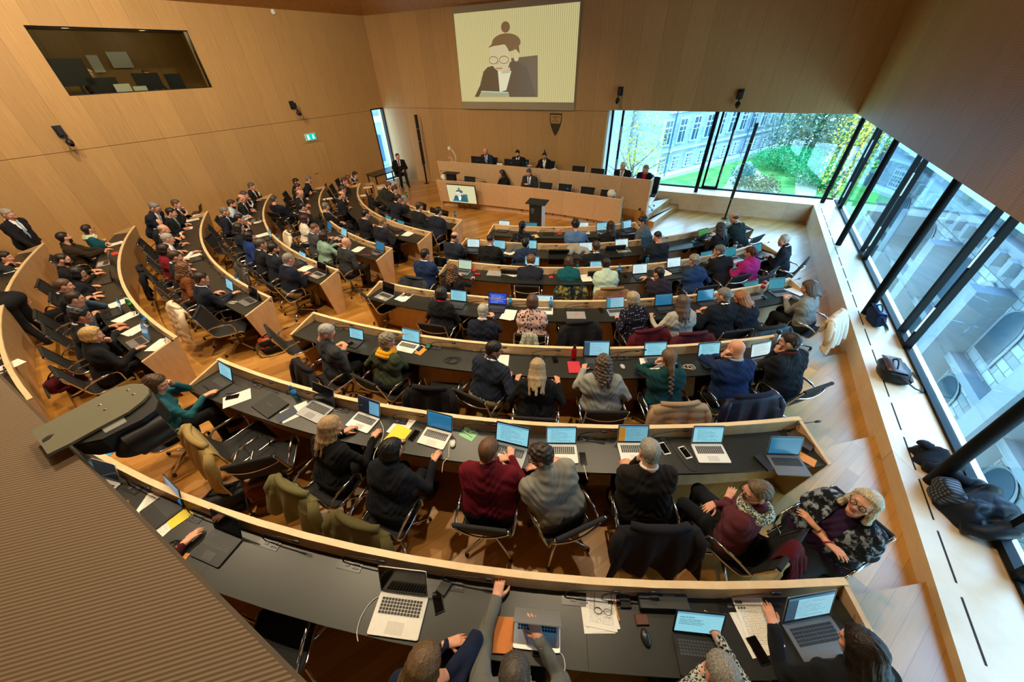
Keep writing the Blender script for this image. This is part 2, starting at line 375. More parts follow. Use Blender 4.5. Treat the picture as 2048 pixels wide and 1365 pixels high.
def surfnet(fd, F):
    ins = F < 0; nx, ny, nz = F.shape
    cnt = np.zeros((nx - 1, ny - 1, nz - 1), np.int8)
    for i, j, k in CORN: cnt += ins[i:nx - 1 + i, j:ny - 1 + j, k:nz - 1 + k]
    act = (cnt > 0) & (cnt < 8); I = np.argwhere(act)
    if len(I) == 0: return np.zeros((0, 3), np.float32), np.zeros((0, 4), np.int32)
    val = np.stack([F[I[:, 0] + c[0], I[:, 1] + c[1], I[:, 2] + c[2]] for c in CORN], 1)
    acc = np.zeros((len(I), 3), np.float32); num = np.zeros(len(I), np.float32)
    for a, b in EDG:
        va, vb = val[:, a], val[:, b]; mk = (va < 0) != (vb < 0)
        t = np.where(mk, va / np.where(mk, va - vb, 1), 0)[:, None]
        p = np.array(CORN[a], np.float32) + t * (np.array(CORN[b], np.float32) - np.array(CORN[a], np.float32))
        acc += p * mk[:, None]; num += mk
    V = (I + acc / np.maximum(num, 1)[:, None]).astype(np.float32) * fd.h + fd.lo
    idx = np.full(act.shape, -1, np.int32); idx[act] = np.arange(len(I))
    Q = []
    for ax in range(3):
        o = [slice(1, -1)] * 3; o[ax] = slice(0, None)
        u, v = (ax + 1) % 3, (ax + 2) % 3
        lo_ = [slice(None)] * 3; hi_ = [slice(None)] * 3; lo_[ax] = slice(0, -1); hi_[ax] = slice(1, None)
        A = ins[tuple(lo_)]; B = ins[tuple(hi_)]; ch = A != B; P = np.argwhere(ch)
        P = P[(P[:, u] > 0) & (P[:, v] > 0) & (P[:, u] < F.shape[u] - 1) & (P[:, v] < F.shape[v] - 1)]
        if len(P) == 0: continue
        def cell(du, dv):
            q = P.copy(); q[:, u] -= du; q[:, v] -= dv; return idx[q[:, 0], q[:, 1], q[:, 2]]
        q = np.stack([cell(1, 1), cell(0, 1), cell(0, 0), cell(1, 0)], 1)
        fl = ~A[P[:, 0], P[:, 1], P[:, 2]]; q[fl] = q[fl][:, ::-1]; Q.append(q)
    Q = np.concatenate(Q); Q = Q[(Q >= 0).all(1)]
    return V, Q
def vnormals(V, Q):
    n = np.cross(V[Q[:, 2]] - V[Q[:, 0]], V[Q[:, 3]] - V[Q[:, 1]]); N = np.zeros_like(V)
    for i in range(4): np.add.at(N, Q[:, i], n)
    return N / (np.linalg.norm(N, axis=1, keepdims=True) + 1e-9), n / (np.linalg.norm(n, axis=1, keepdims=True) + 1e-9)
def subset(V, Q):
    u, inv = np.unique(Q, return_inverse=True); return V[u], inv.reshape(Q.shape).astype(np.int32)
def rotz(a): c, s = math.cos(a), math.sin(a); return np.array([[c, -s, 0], [s, c, 0], [0, 0, 1.]])
def rotx(a): c, s = math.cos(a), math.sin(a); return np.array([[1., 0, 0], [0, c, -s], [0, s, c]])
def roty(a): c, s = math.cos(a), math.sin(a); return np.array([[c, 0, s], [0, 1., 0], [-s, 0, c]])
def unit(v): v = np.asarray(v, float); return v / (np.linalg.norm(v) + 1e-9)

def build_head(h, woman, beard=False):
    """head in its own frame: x right, y forward, z up"""
    fd = Field((-.13, -.15, -.24), (.13, .16, .14), h); F = fd.new()
    ellips(fd, F, (0, -.012, .022), (.076, .097, .086), .01); ellips(fd, F, (0, .026, -.038), (.060, .066, .082), .03)
    j = .9 if woman else 1.0
    capsule(fd, [(F, 0)], (.042 * j, .0, -.072), (.016, .058, -.108), .022 * j, .022, .02); capsule(fd, [(F, 0)], (-.042 * j, .0, -.072), (-.016, .058, -.108), .022 * j, .022, .02)
    capsule(fd, [(F, 0)], (-.012, .066, -.108), (.012, .066, -.108), .018, .018, .015)
    capsule(fd, [(F, 0)], (-.034, .078, .014), (.034, .078, .014), .014, .014, .015)
    for s in (-1, 1): ellips(fd, F, (s * .031, .100, -.010), (.017, .017, .013), .012, True)
    capsule(fd, [(F, 0)], (0, .090, -.004), (0, .108, -.044), .008, .012, .012)
    for s in (-1, 1):
        capsule(fd, [(F, 0)], (s * .008, .098, -.047), (s * .011, .096, -.047), .008, .007, .006); ellips(fd, F, (s * .046, .060, -.035), (.022, .024, .022), .02)
        ellips(fd, F, (s * .079, -.006, -.018), (.011, .022, .034), .006)
    capsule(fd, [(F, 0)], (-.018, .086, -.070), (.018, .086, -.070), .007, .007, .006); capsule(fd, [(F, 0)], (-.014, .085, -.081), (.014, .085, -.081), .008, .008, .006)
    capsule(fd, [(F, 0)], (0, -.028, -.03), (0, -.040, -.19), .057 if not woman else .05, .057 if not woman else .05, .03)
    V, Q = surfnet(fd, F)
    c = V[Q].mean(1); keep = c[:, 2] > -.155; Q = Q[keep]
    lips = (np.abs(c[keep][:, 0]) < .026) & (c[keep][:, 1] > .082) & (c[keep][:, 2] < -.064) & (c[keep][:, 2] > -.09)
    mi = np.where(lips, 1, 0)
    brow = (np.abs(np.abs(c[keep][:, 0]) - .033) < .02) & (np.abs(c[keep][:, 2] - .016 + .15 * (np.abs(c[keep][:, 0]) - .033)) < .005) & (c[keep][:, 1] > .06)
    mi[brow] = 2
    if beard:
        bb = (c[keep][:, 2] < -.045 - .25 * (c[keep][:, 1] - .03)) & (c[keep][:, 2] > -.15) & (c[keep][:, 1] > .0) & ~lips; mi[bb & (c[keep][:, 1] < .112)] = 2
        bb2 = (c[keep][:, 2] < -.05) & (c[keep][:, 2] > -.14) & (c[keep][:, 1] > .02) & ~lips; mi[bb2] = 2
    return V, Q, mi
HEADS = {}
def head_for(h, woman, beard):
    hq = .0062 if h < .0085 else (.009 if h < .012 else .0125)
    k = (hq, woman, beard)
    if k not in HEADS: HEADS[k] = build_head(hq, woman, beard)
    return HEADS[k]
HAIRS = {}
def hair_for(style, h, seed):
    hq = .0065 if h < .0085 else (.009 if h < .012 else .0125)
    k = (style, hq, seed % 2)
    if k in HAIRS: return HAIRS[k]
    lowz = {'long': -.40, 'longcurly': -.36, 'braid': -.50, 'ponytail': -.30, 'shoulder': -.26}.get(style, -.2)
    fd = Field((-.19, -.22, lowz), (.19, .15, .27 if style in ('bun', 'topbun') else .17), hq); F = fd.new()
    t = {'short': .012, 'buzz': .004, 'ring': .009, 'curly': .026, 'wavy': .022, 'bob': .02, 'thin': .007}.get(style, .016)
    X, Y, Z = fd.pts((slice(None),) * 3)
    q = np.sqrt((X / .076) ** 2 + ((Y + .012) / .097) ** 2 + ((Z - .022) / .086) ** 2); d0 = ((q - 1) * .086).astype(np.float32)
    N_ = fd.new(); capsule(fd, [(N_, 0)], (0, -.028, -.03), (0, -.036, -.13), .059, .057, .01); d0 = np.minimum(d0, np.where((Y < -.03) & (Z > -.11), N_, 1.0)).astype(np.float32)
    # hair line: forehead, temple, sideburn, round the ear, nape; the layer thins out towards it
    nz_ = {'ring': -.055, 'buzz': -.075}.get(style, -.088); fr = {'thin': .072, 'buzz': .062, 'short': .060}.get(style, .056)
    zl = np.interp(Y, [-.13, -.08, -.05, -.032, -.005, .018, .040, .07, .11], [nz_, nz_, nz_ * .75, .004, .010, -.012, .030, fr - .004, fr]).astype(np.float32)
    zl = zl - np.maximum(0, np.abs(X) - .05) * .3 * (Y > .03)
    sm = np.clip((Z - zl) / .028, 0, 1)
    if style in ('ring', 'thin2'): sm = sm * np.clip((.062 - .3 * np.maximum(0, Y + .03) - Z) / .04, 0, 1)
    F = (d0 - (t * sm - .005 * (1 - sm))).astype(np.float32)
    def strand(pts, r0, r1, k=.02):
        for i in range(len(pts) - 1):
            a = r0 + (r1 - r0) * i / (len(pts) - 1); b = r0 + (r1 - r0) * (i + 1) / (len(pts) - 1); capsule(fd, [(F, 0)], pts[i], pts[i + 1], a, b, k)
    if style in ('long', 'longcurly', 'bob', 'shoulder'):
        zz = {'long': -.33, 'longcurly': -.28, 'bob': -.105, 'shoulder': -.19}[style]; wid = {'long': .021, 'bob': .022, 'shoulder': .024}.get(style, .027)
        for q in range(-5, 6):
            a = q / 5 * 1.85; sx, sy = math.sin(a), -math.cos(a)
            p0 = (sx * .072, sy * .090 - .012, .04); p1 = (sx * .083, sy * .094 - .012, -.045)
            lim = zz * (.82 + .18 * math.cos(q * 2.3 + seed))
            if style == 'bob': pts = [p0, p1, (sx * .076, sy * .080 - .01, lim)]
            else: pts = [p0, p1, (sx * .098, min(sy, .2) * .10 - .03, -.13), (sx * .09, min(sy, 0.0) * .10 - .055, lim)]
            strand(pts, wid, wid * .8)
    if style in ('bun', 'updo'): ellips(fd, F, (0, -.125, .045) if style == 'bun' else (0, -.11, .0), (.042, .036, .042) if style == 'bun' else (.045, .04, .055), .015)
    if style == 'topbun': ellips(fd, F, (0, -.055, .128), (.02, .02, .02), .008); ellips(fd, F, (0, -.06, .163), (.034, .034, .034), .005)
    if style == 'ponytail': strand([(0, -.10, .03), (0, -.15, .0), (0, -.16, -.10), (0.01, -.15, -.24)], .03, .02)
    if style == 'braid':
        strand([(0, -.09, -.02), (.0, -.12, -.10), (0, -.14, -.17)], .045, .028)
        for i in range(9): ellips(fd, F, (.012 * (-1) ** i, -.145 - .004 * i, -.18 - .03 * i), (.022 - .0006 * i, .018, .022), .008)
    V, Q = surfnet(fd, F); N, _ = vnormals(V, Q)
    az = np.arctan2(V[:, 0], -V[:, 1] + .02); amp = {'curly': .011, 'longcurly': .011, 'wavy': .007, 'buzz': .0008, 'ring': .002, 'short': .003, 'thin': .0015, 'long': .0035, 'shoulder': .003}.get(style, .0045)
    if style in ('curly', 'longcurly', 'wavy'): d = np.sin(V[:, 0] * 95 + seed) * np.sin(V[:, 1] * 88 + 1) * np.sin(V[:, 2] * 78 + 2) + .4 * np.sin(V[:, 2] * 150 + az * 6)
    else: d = .6 * np.sin(az * 19 + np.sin(V[:, 2] * 14 + seed) * 1.2) + .5 * np.sin(az * 67 - V[:, 2] * 7)
    V = (V + N * (amp * d)[:, None]).astype(np.float32)
    HAIRS[k] = (V, Q); return V, Q
def build_hand(h, curl):
    """left-agnostic hand: wrist at origin, fingers along +y, back of the hand +z, thumb on +x"""
    hq = .0062 if h < .0085 else (.0085 if h < .012 else .012); g = 1.0 if hq < .008 else 1.12
    fd = Field((-.07, -.05, -.13), (.10, .22, .05), hq); F = fd.new(); A = [(F, 0)]
    for i, x in enumerate((-.026, -.009, .009, .026)): capsule(fd, A, (x * .75, .0, 0), (x, .088 - abs(x - .006) * .3, .002), .015, .0125 * g, .012)
    capsule(fd, A, (0, -.045, 0), (0, .01, 0), .026, .024, .015)
    for i, (x, L) in enumerate(((-.028, .056), (-.0095, .072), (.0095, .078), (.028, .07))):
        p = np.array([x, .088 - abs(x - .006) * .3, .002]); ang = curl * (.5 + .15 * (3 - i)); sp = x * 2.2
        for s_, fr in enumerate((.45, .32, .23)):
            ang2 = ang + curl * .75 * s_; d = np.array([math.sin(sp), math.cos(ang2), -math.sin(ang2)]); q = p + unit(d) * L * fr * 1.05
            capsule(fd, A, p, q, (.0092 - .0008 * s_) * g, (.0085 - .0009 * s_) * g, .004); p = q
    p = np.array([.022, .02, -.006])
    for d, L, r in (((.75, .6, -.3), .042, .0125), ((.45, .85, -.25 - .4 * curl), .032, .0105), ((.1, 1, -.3 - .6 * curl), .026, .0095)):
        q = p + unit(d) * L; capsule(fd, A, p, q, r * g, r * .92 * g, .007); p = q
    V, Q = surfnet(fd, F); return V, Q
HANDS = {}
def hand_for(h, curl):
    hq = .0062 if h < .0085 else (.0085 if h < .012 else .012); k = (hq, curl)
    if k not in HANDS: HANDS[k] = build_hand(h, curl)
    return HANDS[k]

LIPS = plain('lips', '#a8604f', .45); BROW = {}; EYEW = plain('eye white', '#e9e6e0', .25); EYED = plain('eye iris', '#2a1c14', .2)
SHOE = plain('black leather shoe', '#141211', .4)
GLASSM = plain('dark spectacle frame', '#141214', .3)
PEOPLE = []
def person(head, label, row=None, lev=0.0, sex='m', body=0.0, yaw=0.0, lean=14, top='#1b1d24', kind='plain', col2=None, style='suit', hair='short', hc='#2a1d15', skin=0, L='k', Rr='k',
           pitch=18, trous='#17181c', collar=None, tie=None, glasses=False, beard=False, s=1.0, stand=False, zh=None, seed=None, twist=0.0, side=0.0, bulk=1.0, scarf=None, group=None, deskz=None, roll=0.0, short=False, edge=None, hipz=.53, facing=None, acc=None, shawl=None, headpos=None, _n=0):
    """head = photo point of the head's centre; row = index of the curved desk the person sits at"""
    _a = dict(locals()); sd = len(PEOPLE) if seed is None else seed
    woman = sex == 'f'; s = s * (.95 if woman else 1.0)
    if row is not None: lev = LEV[row]
    lr = R(lean); sr = R(side)
    # ---- skeleton in the local frame (x right, y forward, z up, origin on the floor below the hips)
    hz = .93 if stand else hipz
    hip = np.array([0, 0, hz]); T = roty(sr) @ rotx(-lr) @ rotz(R(twist)); up = T @ np.array([0, 0, 1.]); fw = T @ np.array([0, 1., 0]); rt = T @ np.array([1., 0, 0])
    neck = hip + up * .505 * s + fw * .0
    hn = unit(up * .75 + np.array([0, 0, 1.]) * .5 + fw * .12)
    hc_ = neck + hn * .17 * s + fw * .03
    zhead = lev + hc_[2] if zh is None else zh
    W = at(head[0], head[1], zhead) if headpos is None else np.array(headpos)
    if headpos is not None: lev = W[2] - hc_[2]
    if facing is not None: face = R(facing)
    else:
        r0, th0 = topol(W); face = R(th0)                  # towards the rostrum
    face = face + R(body)
    Rz = rotz(face); base = W - Rz @ hc_; base[2] = lev
    dist = float(np.linalg.norm(W - np.array([0, 0, H]))); vox = min(.019, max(.0095, dist * .00235)); hv = min(.0125, max(.0062, dist * .0016))
    fwd_w = Rz @ np.array([0, 1., 0])
    if row is not None:
        rr, _ = topol(base); dE = (rr - (EDGE[row] if edge is None else edge)); dz = lev + DESKZ - base[2]
        if (dE < .14 or dE > .6) and not stand and _n < 3:
            a_ = dict(_a); a_.update(lean=max(-14, min(42, lean + math.degrees((.15 - dE if dE < .14 else .58 - dE) / .62))), _n=_n + 1); return person(**a_)
        dE = max(.12, min(.55, dE))
    else: dE = .32 if edge is None else edge; dz = (deskz if deskz is not None else .75)
    RH = roty(R(roll)) @ rotz(R(yaw)) @ rotx(-R(pitch))
    shw = (.165 if woman else .195) * s
    S_ = {}
    for q, sg in (('L', -1), ('R', 1)): S_[q] = hip + up * .45 * s + rt * sg * shw
    def target(code, sg):
        m_ = hc_
        if code == 'k': return np.array([sg * .10, dE + .13, dz + .045]), .45, (-sg * .25, 1, -.1)
        if code == 'd': return np.array([sg * .20, dE + .07, dz + .03]), .3, (-sg * .5, .9, -.05)
        if code == 'x': return np.array([-sg * .10, dE + .06, dz + .05 + (.04 if sg > 0 else 0)]), .5, (-sg * 1, .3, -.05)
        if code == 'c': p_ = m_ + RH @ np.array([sg * .035, .125, -.135]); return p_, 1.3, (-sg * .2, .15, 1)
        if code == 'f': p_ = m_ + RH @ np.array([sg * .105, .075, -.075]); return p_, 1.0, (-sg * .2, -.1, 1)
        if code == 'l': return np.array([sg * .10, .26, hz + .13]), .4, (-sg * .4, 1, -.2)
        if code == 'p': return np.array([sg * .06, dE - .02, dz + .13]), .8, (-sg * .5, .8, .3)
        if code == 'h': return np.array([sg * .25, .03, hz - .10]), .5, (0, .2, -1)
        if code == 'a': return hip + up * .28 * s + fw * (.23 if sg > 0 else .185) + rt * (-sg * .13), .4, (-sg * 1, .1, .25)   # folded arms
        return np.array(code[:3], float), (code[3] if len(code) > 3 else .5), (code[4:7] if len(code) > 6 else (-sg * .3, 1, 0))
    tg0 = target
    def target(code, sg):
        r_ = tg0(code, sg)
        if code in ('k', 'd', 'x', 'p'): r_[0][1] = max(r_[0][1], neck[1] + .10)
        return r_
    arms = {}
    for q, sg, code in (('L', -1, L), ('R', 1, Rr)):
        tg, curl, fdir = target(code, sg); fdir = unit(fdir); A = S_[q]; wr = np.array(tg, float) - fdir * (.06 if curl < .9 else .03)
        l1, l2 = .295 * s, .27 * s; v = wr - A; d = np.linalg.norm(v); dm = (l1 + l2) * .985
        if d > dm: wr = A + v / d * dm; d = dm; v = wr - A
        d = max(d, .12); a = (l1 * l1 - l2 * l2 + d * d) / (2 * d); hgt = math.sqrt(max(0, l1 * l1 - a * a)); ax = v / (np.linalg.norm(v) + 1e-9)
        hint = np.array([sg * .75, -.35, -1.0]) if not stand else np.array([sg * .4, -.8, -.6]); hint = unit(hint - ax * (hint @ ax)); el = A + ax * a + hint * hgt
        arms[q] = (A, el, wr, fdir, curl, sg)
    zmin = -.01
    pts = [hip, neck, hc_] + [p for q in arms.values() for p in q[:3]]
    # ---- legs
    legs = {}
    for sg in (-1, 1):
        h0 = hip + np.array([sg * .085 * s, .0, -.01])
        if stand: kn = np.array([sg * .10, .03, .50]); an = np.array([sg * .105, -.03 + .05 * sg, .09])
        else:
            ky, ay = .43 * s, .40 * s + .07 * math.sin(sd * 2.1 + sg)
            if row is not None: ky, ay = min(ky, dE + .28), min(ay, dE + .09)
            kn = np.array([sg * .12, max(.28, ky), hz + .01 + .04 * (ky < .36)]); an = np.array([sg * .12 + .03 * math.sin(sd * 3 + sg), max(.08, ay), .09])
        legs[sg] = (h0, kn, an); pts += [kn, an, an + np.array([0, .16, -.06])]
    P_ = np.array(pts); lo = P_.min(0) - .19; hi = P_.max(0) + .19; lo[2] = max(lo[2], -.03)
    fd = Field(lo, hi, vox); Fb = fd.new(); Ft = fd.new(); Fl = fd.new()
    A3 = np.array([rt, fw, up]); fat = bulk * s; scl = np.array([1.45, 1.0, 1.0]); fr = (hip, A3, scl); inn = -.016; off = .010 if style in ('suit', 'coat', 'blazer') else .004
    TB = [(Fb, inn), (Ft, off)]
    wx = .92 if woman else 1.0
    capsule(fd, [(Fb, inn), (Fl, .006)], (-.055, -.01, .0), (.055, -.01, .0), .118 * fat, .118 * fat, .04, fr)
    capsule(fd, [(Ft, off)], (-.05, -.005, .05), (.05, -.005, .05), .118 * fat, .118 * fat, .04, fr)
    capsule(fd, TB, (-.045 * wx, .012, .17 * s), (.045 * wx, .012, .17 * s), .106 * fat * (.95 if woman else 1.04), .106 * fat * (.95 if woman else 1.04), .06, fr)
    capsule(fd, TB, (-.062 * wx, .0, .33 * s), (.062 * wx, .0, .33 * s), .112 * fat, .112 * fat, .06, fr)
    capsule(fd, TB, (-(shw - .05) / 1.45, -.012, .43 * s), ((shw - .05) / 1.45, -.012, .43 * s), .072, .072, .05, fr)
    if woman:
        for sg in (-1, 1): capsule(fd, TB, hip + up * .315 * s + fw * .085 + rt * sg * .072, hip + up * .31 * s + fw * .10 + rt * sg * .072, .056, .05, .04)
    elif bulk > 1.08: capsule(fd, TB, hip + up * .12 + fw * .05, hip + up * .2 + fw * .06, .12, .11, .06)
    for q in arms.values(): capsule(fd, TB, neck + fw * -.015 - up * .015, q[0], .052, .056, .045)
    capsule(fd, [(Fb, 0)], neck - up * .06, hc_ - hn * .10, .056, .05, .03)
    capsule(fd, [(Ft, off * .5)], neck - up * .05 - fw * .012, neck + hn * (.035 if style in ('suit', 'coat', 'blazer', 'puffer', 'shirt') else .012) - fw * .02, .085, .064, .05)
    tk = 1.0 if style in ('suit', 'coat', 'blazer') else .9
    if style == 'puffer': tk = 1.2
    for (A, el, wr, fdir, curl, sg) in arms.values():
        capsule(fd, TB, A, el, .056 * tk * fat, .046 * tk * fat, .03); capsule(fd, [(Fb, -.008)], el, wr, .042 * s, .03 * s, .02)
        we = el + (wr - el) * (.25 if short else .93)
        capsule(fd, [(Ft, off * .6)], el, we, .044 * tk * fat, .036 * tk, .02)
    for sg, (h0, kn, an) in legs.items():
        LB = [(Fb, -.014), (Fl, .004)]
        capsule(fd, LB, h0, kn, .088 * fat, .064 * s, .04); capsule(fd, LB, kn, an, .06 * s, .046, .03)
    M4 = Matrix.Translation(Vector(base)) @ Matrix.Rotation(face, 4, 'Z')
    skm = skinmat(skin); brow = hairmat(hc)
    mats = [skm, LIPS, brow, EYEW, EYED]
    parts_V, parts_Q, parts_m = [], [], []; n0 = 0
    def put(V, Q, mi=None):
        nonlocal n0
        parts_V.append(V); parts_Q.append(Q + n0); parts_m.append(np.zeros(len(Q), int) if mi is None else mi); n0 += len(V)
    V, Q = surfnet(fd, Fb); put(V, Q)
    hV, hQ, hm = head_for(hv, woman, beard); HM = (T * .35 + np.eye(3) * .65); HR = RH
    toH = lambda P: (P * s) @ HR.T + hc_
    put(toH(hV), hQ, hm)
    eb = MB()
    for sg in (-1, 1):
        eb.ball((sg * .031, .0825, -.010), .0112, 8, 6, 3); eb.ball((sg * .031, .0905, -.012), .0058, 6, 4, 4)
    ev = np.array(eb.v); eq = np.array([q if len(q) == 4 else (q[0], q[1], q[2], q[2]) for q in eb.f])
    eq4 = np.array([q for q in eb.f if len(q) == 4]); em = np.array([eb.m[i] for i, q in enumerate(eb.f) if len(q) == 4]); put(toH(ev), eq4, em)
    for (A, el, wr, fdir, curl, sg) in arms.values():
        V, Q = hand_for(hv, round(curl, 1)); ly = unit(fdir * .8 + unit(wr - el) * .2); upv = np.array([0, 0, 1.]) if abs(ly[2]) < .75 else np.array([sg * .8, .45, 0.])
        lz = unit(upv - ly * (upv @ ly)); lx = np.cross(ly, lz)
        Vv = V.copy() * s * (.93 if woman else 1)
        if sg > 0: Vv[:, 0] *= -1; Q = Q[:, ::-1]
        put(Vv @ np.array([lx, ly, lz]) + wr, Q)
    me = raw_mesh('person', np.vstack(parts_V), np.vstack(parts_Q), mats, np.concatenate(parts_m))
    o = link('person', me); o.matrix_world = M4; tag(o, label, 'person', group)
    # ---- clothes
    V, Q = surfnet(fd, Ft); N, fn = vnormals(V, Q)
    w = .0035 * np.sin(V[:, 0] * 31 + V[:, 2] * 23 + sd) * np.sin(V[:, 2] * 41 + V[:, 1] * 27) + .003 * np.sin(V[:, 2] * 67 + 9 * np.sin(V[:, 0] * 14 + sd))
    if style == 'puffer': w = .011 * np.abs(np.sin(((V - hip) @ up) * 42)) - .004
    V = (V + N * w[:, None]).astype(np.float32); topm = cloth(top, kind, col2); tname = {'suit': 'jacket', 'blazer': 'jacket', 'coat': 'coat', 'puffer': 'padded_jacket', 'shirt': 'shirt', 'knit': 'sweater', 'blouse': 'blouse'}.get(style, 'sweater')
    vt, Nt, qt = V, N, Q; c = V[Q].mean(1) - hip; lu = c @ up; lr_ = c @ rt; lf = c @ fw; nf = fn @ fw
    sel = np.zeros(len(Q), bool); ti = sel.copy()
    if style in ('suit', 'blazer') and collar:
        sel = (lu > .13) & (lu < .56) & (np.abs(lr_) < .006 + (lu - .13) * .17) & (nf > .1) & (lf > .03)
        if tie: ti = sel & (np.abs(lr_) < .019 + .012 * (lu < .3)); sel &= ~ti
    ob = link(tname, raw_mesh(tname, *subset(V, Q[~(sel | ti)]), topm), o)
    if sel.any(): link('shirt', raw_mesh('shirt', *subset(V, Q[sel]), cloth(collar)), o)
    if ti.any(): link('tie', raw_mesh('tie', *subset(V, Q[ti]), cloth(tie)), o)
    if collar:                                              # collar ring standing round the neck
        b = MB(); ringp = []
        for i in range(18):
            a = 2 * PI * i / 18; rr_ = .060 if woman else .065; ringp.append(neck + hn * (.042 + .014 * math.cos(a) * -1) + rt * math.sin(a) * rr_ + fw * (math.cos(a) * rr_ * .95 - .012))
        b.tube(ringp, .017, 6, 0, True); b.obj('collar', cloth(collar), o, True)
    if scarf:
        b = MB()
        for t_ in range(2):
            ringp = [neck + hn * (.02 - .035 * t_ + .012 * math.sin(3 * a + sd)) + rt * math.sin(a) * (.088 + .018 * t_) + fw * (math.cos(a) * (.085 + .018 * t_) - .012) for a in np.linspace(0, 2 * PI, 20, endpoint=False)]
            b.tube(ringp, .034, 8, 0, True)
        b.obj('scarf', cloth(*scarf) if isinstance(scarf, tuple) else cloth(scarf), o, True)
    V, Q = surfnet(fd, Fl); link('trousers', raw_mesh('trousers', V, Q, cloth(trous)), o)
    for sg, (h0, kn, an) in legs.items():
        b = MB(); b.ball((an[0] + sg * .008, an[1] + .055, .045), (.046, .13, .045), 10, 6); b.ball((an[0], an[1], .075), (.045, .055, .06), 8, 6); b.obj('shoe', SHOE, o, True)
    if hair != 'bald':
        V, Q = hair_for(hair, hv, sd); link('hair', raw_mesh('hair', toH(V), Q, hairmat(hc)), o)
    if glasses:
        b = MB()
        for sg in (-1, 1):
            b.tube([toH(np.array([[sg * .033 + .023 * math.cos(a), .106 - abs(math.cos(a)) * .004, -.012 + .019 * math.sin(a)]]))[0] for a in np.linspace(0, 2 * PI, 12, endpoint=False)], .0028, 5, 0, True)
            b.tube(list(toH(np.array([[sg * .056, .103, -.006], [sg * .078, .06, -.004], [sg * .081, -.005, -.008]]))), .0028, 5)
        b.tube(list(toH(np.array([[-.011, .108, -.008], [.011, .108, -.008]]))), .0028, 5); b.obj('glasses', GLASSM, o)
    if acc:
        b = MB(); kind_, ac = acc
        if kind_ == 'clip':
            for q in (-1, 1): b.tube(list(toH(np.array([[-.045 + .006 * q, -.098, .035 + .008 * q], [-.015, -.118, .022 + .006 * q], [.022, -.12, .012]]))), [.007, .008, .005], 6)
            b.obj('hair_clip', plain('clip ' + ac, ac, .35), o)
        elif kind_ == 'tie': b.tube([toH(np.array([[.032 * math.cos(a), -.098 + .006 * math.sin(a), .045 + .032 * math.sin(a)]]))[0] for a in np.linspace(0, 2 * PI, 14, endpoint=False)], .012, 6, 0, True); b.obj('hair_tie', plain('tie ' + ac, ac, .6), o)
        elif kind_ == 'bracelet': A, el, wr = arms['R'][:3]; b.tube([wr + .034 * (math.cos(a) * unit(np.cross(wr - el, [0, 0, 1])) + math.sin(a) * np.array([0, 0, 1.])) for a in np.linspace(0, 2 * PI, 14, endpoint=False)], .005, 6, 0, True); b.obj('bracelet', plain('bead ' + ac, ac, .4), o)
    if shawl:
        sl_ = ((np.abs(lr_) > .07) | (nf < -.05)) & (lu > .10) & (np.abs(lr_) < .36); V2 = (vt + Nt * (.016 + .006 * np.sin(vt[:, 2] * 60 + vt[:, 0] * 35))[:, None]).astype(np.float32); link('shawl', raw_mesh('shawl', *subset(V2, qt[sl_]), cloth(*shawl)), o)
    PEOPLE.append(dict(o=o, base=base, face=face, label=label, row=row, lev=lev, stand=stand, dE=dE))
    return o
# ------------------------------------------------------------------ the room shell
PC = np.array([-5.25, 18.55]); PR = np.array([9.5, 11.09])
RZB, RZL, RZR = R(-26.82), R(55.74), R(-120.19)
DB = np.array([math.cos(RZB), math.sin(RZB)]); NB = np.array([DB[1], -DB[0]])           # NB, NL, NR point into the room
DL = np.array([math.cos(RZL), math.sin(RZL)]); NL = np.array([DL[1], -DL[0]])
DR = np.array([math.cos(RZR), math.sin(RZR)]); NR = np.array([DR[1], -DR[0]])
def bk(s, o=0.0, z=0.0): p = PC + DB * s + NB * o; return np.array([p[0], p[1], z])
def lf(s, o=0.0, z=0.0): p = PC + DL * s + NL * o; return np.array([p[0], p[1], z])
def rt_(t, o=0.0, z=0.0): p = PR + DR * t + NR * o; return np.array([p[0], p[1], z])
CEIL = 5.8
def wallobj(name, rects, P, rz, mat, th=.3):
    b = MB()
    for x0, x1, z0, z1, *t in rects:
        tt = t[0] if t else th; b.box(((x0 + x1) / 2, tt / 2, (z0 + z1) / 2), (x1 - x0, tt, z1 - z0))
    return struct(b.obj(name, mat, loc=(P[0], P[1], 0), rz=rz))
wallobj('wall_back', [(-.3, 9.82, 0, 2.845), (-.3, 9.82, 2.855, 6.3), (9.82, 17.6, 2.88, 6.3, .8)], PC, RZB, W_WALL)
wallobj('wall_left', [(-26, -9.43, 0, 2.795), (-26, -9.43, 2.805, 6.3), (-9.43, -6.23, 0, 2.795), (-9.43, -6.23, 2.805, 3.9), (-9.43, -6.23, 5.2, 6.3), (-6.23, -4.1, 0, 2.795), (-4.1, -3.2, 2.045, 2.795), (-3.2, -.67, 0, 2.795), (-6.23, -.67, 2.805, 6.3), (-.67, 0, 2.85, 6.3)], PC, RZL, W_WALLD)
wallobj('wall_right', [(0, 16.5, 2.88, 7.2, .8)], PR, RZR, W_WALLD)
b = MB(); b.box((4.9, .2, 2.85), (9.8, .1, .03)); struct(b.obj('trim_1', plain('dark joint', '#3a2412', .8), loc=(PC[0], PC[1], 0), rz=RZB))
b = MB(); b.box((-13, .2, 2.8), (24, .1, .03)); struct(b.obj('trim_2', plain('dark joint', '#3a2412', .8), loc=(PC[0], PC[1], 0), rz=RZL))
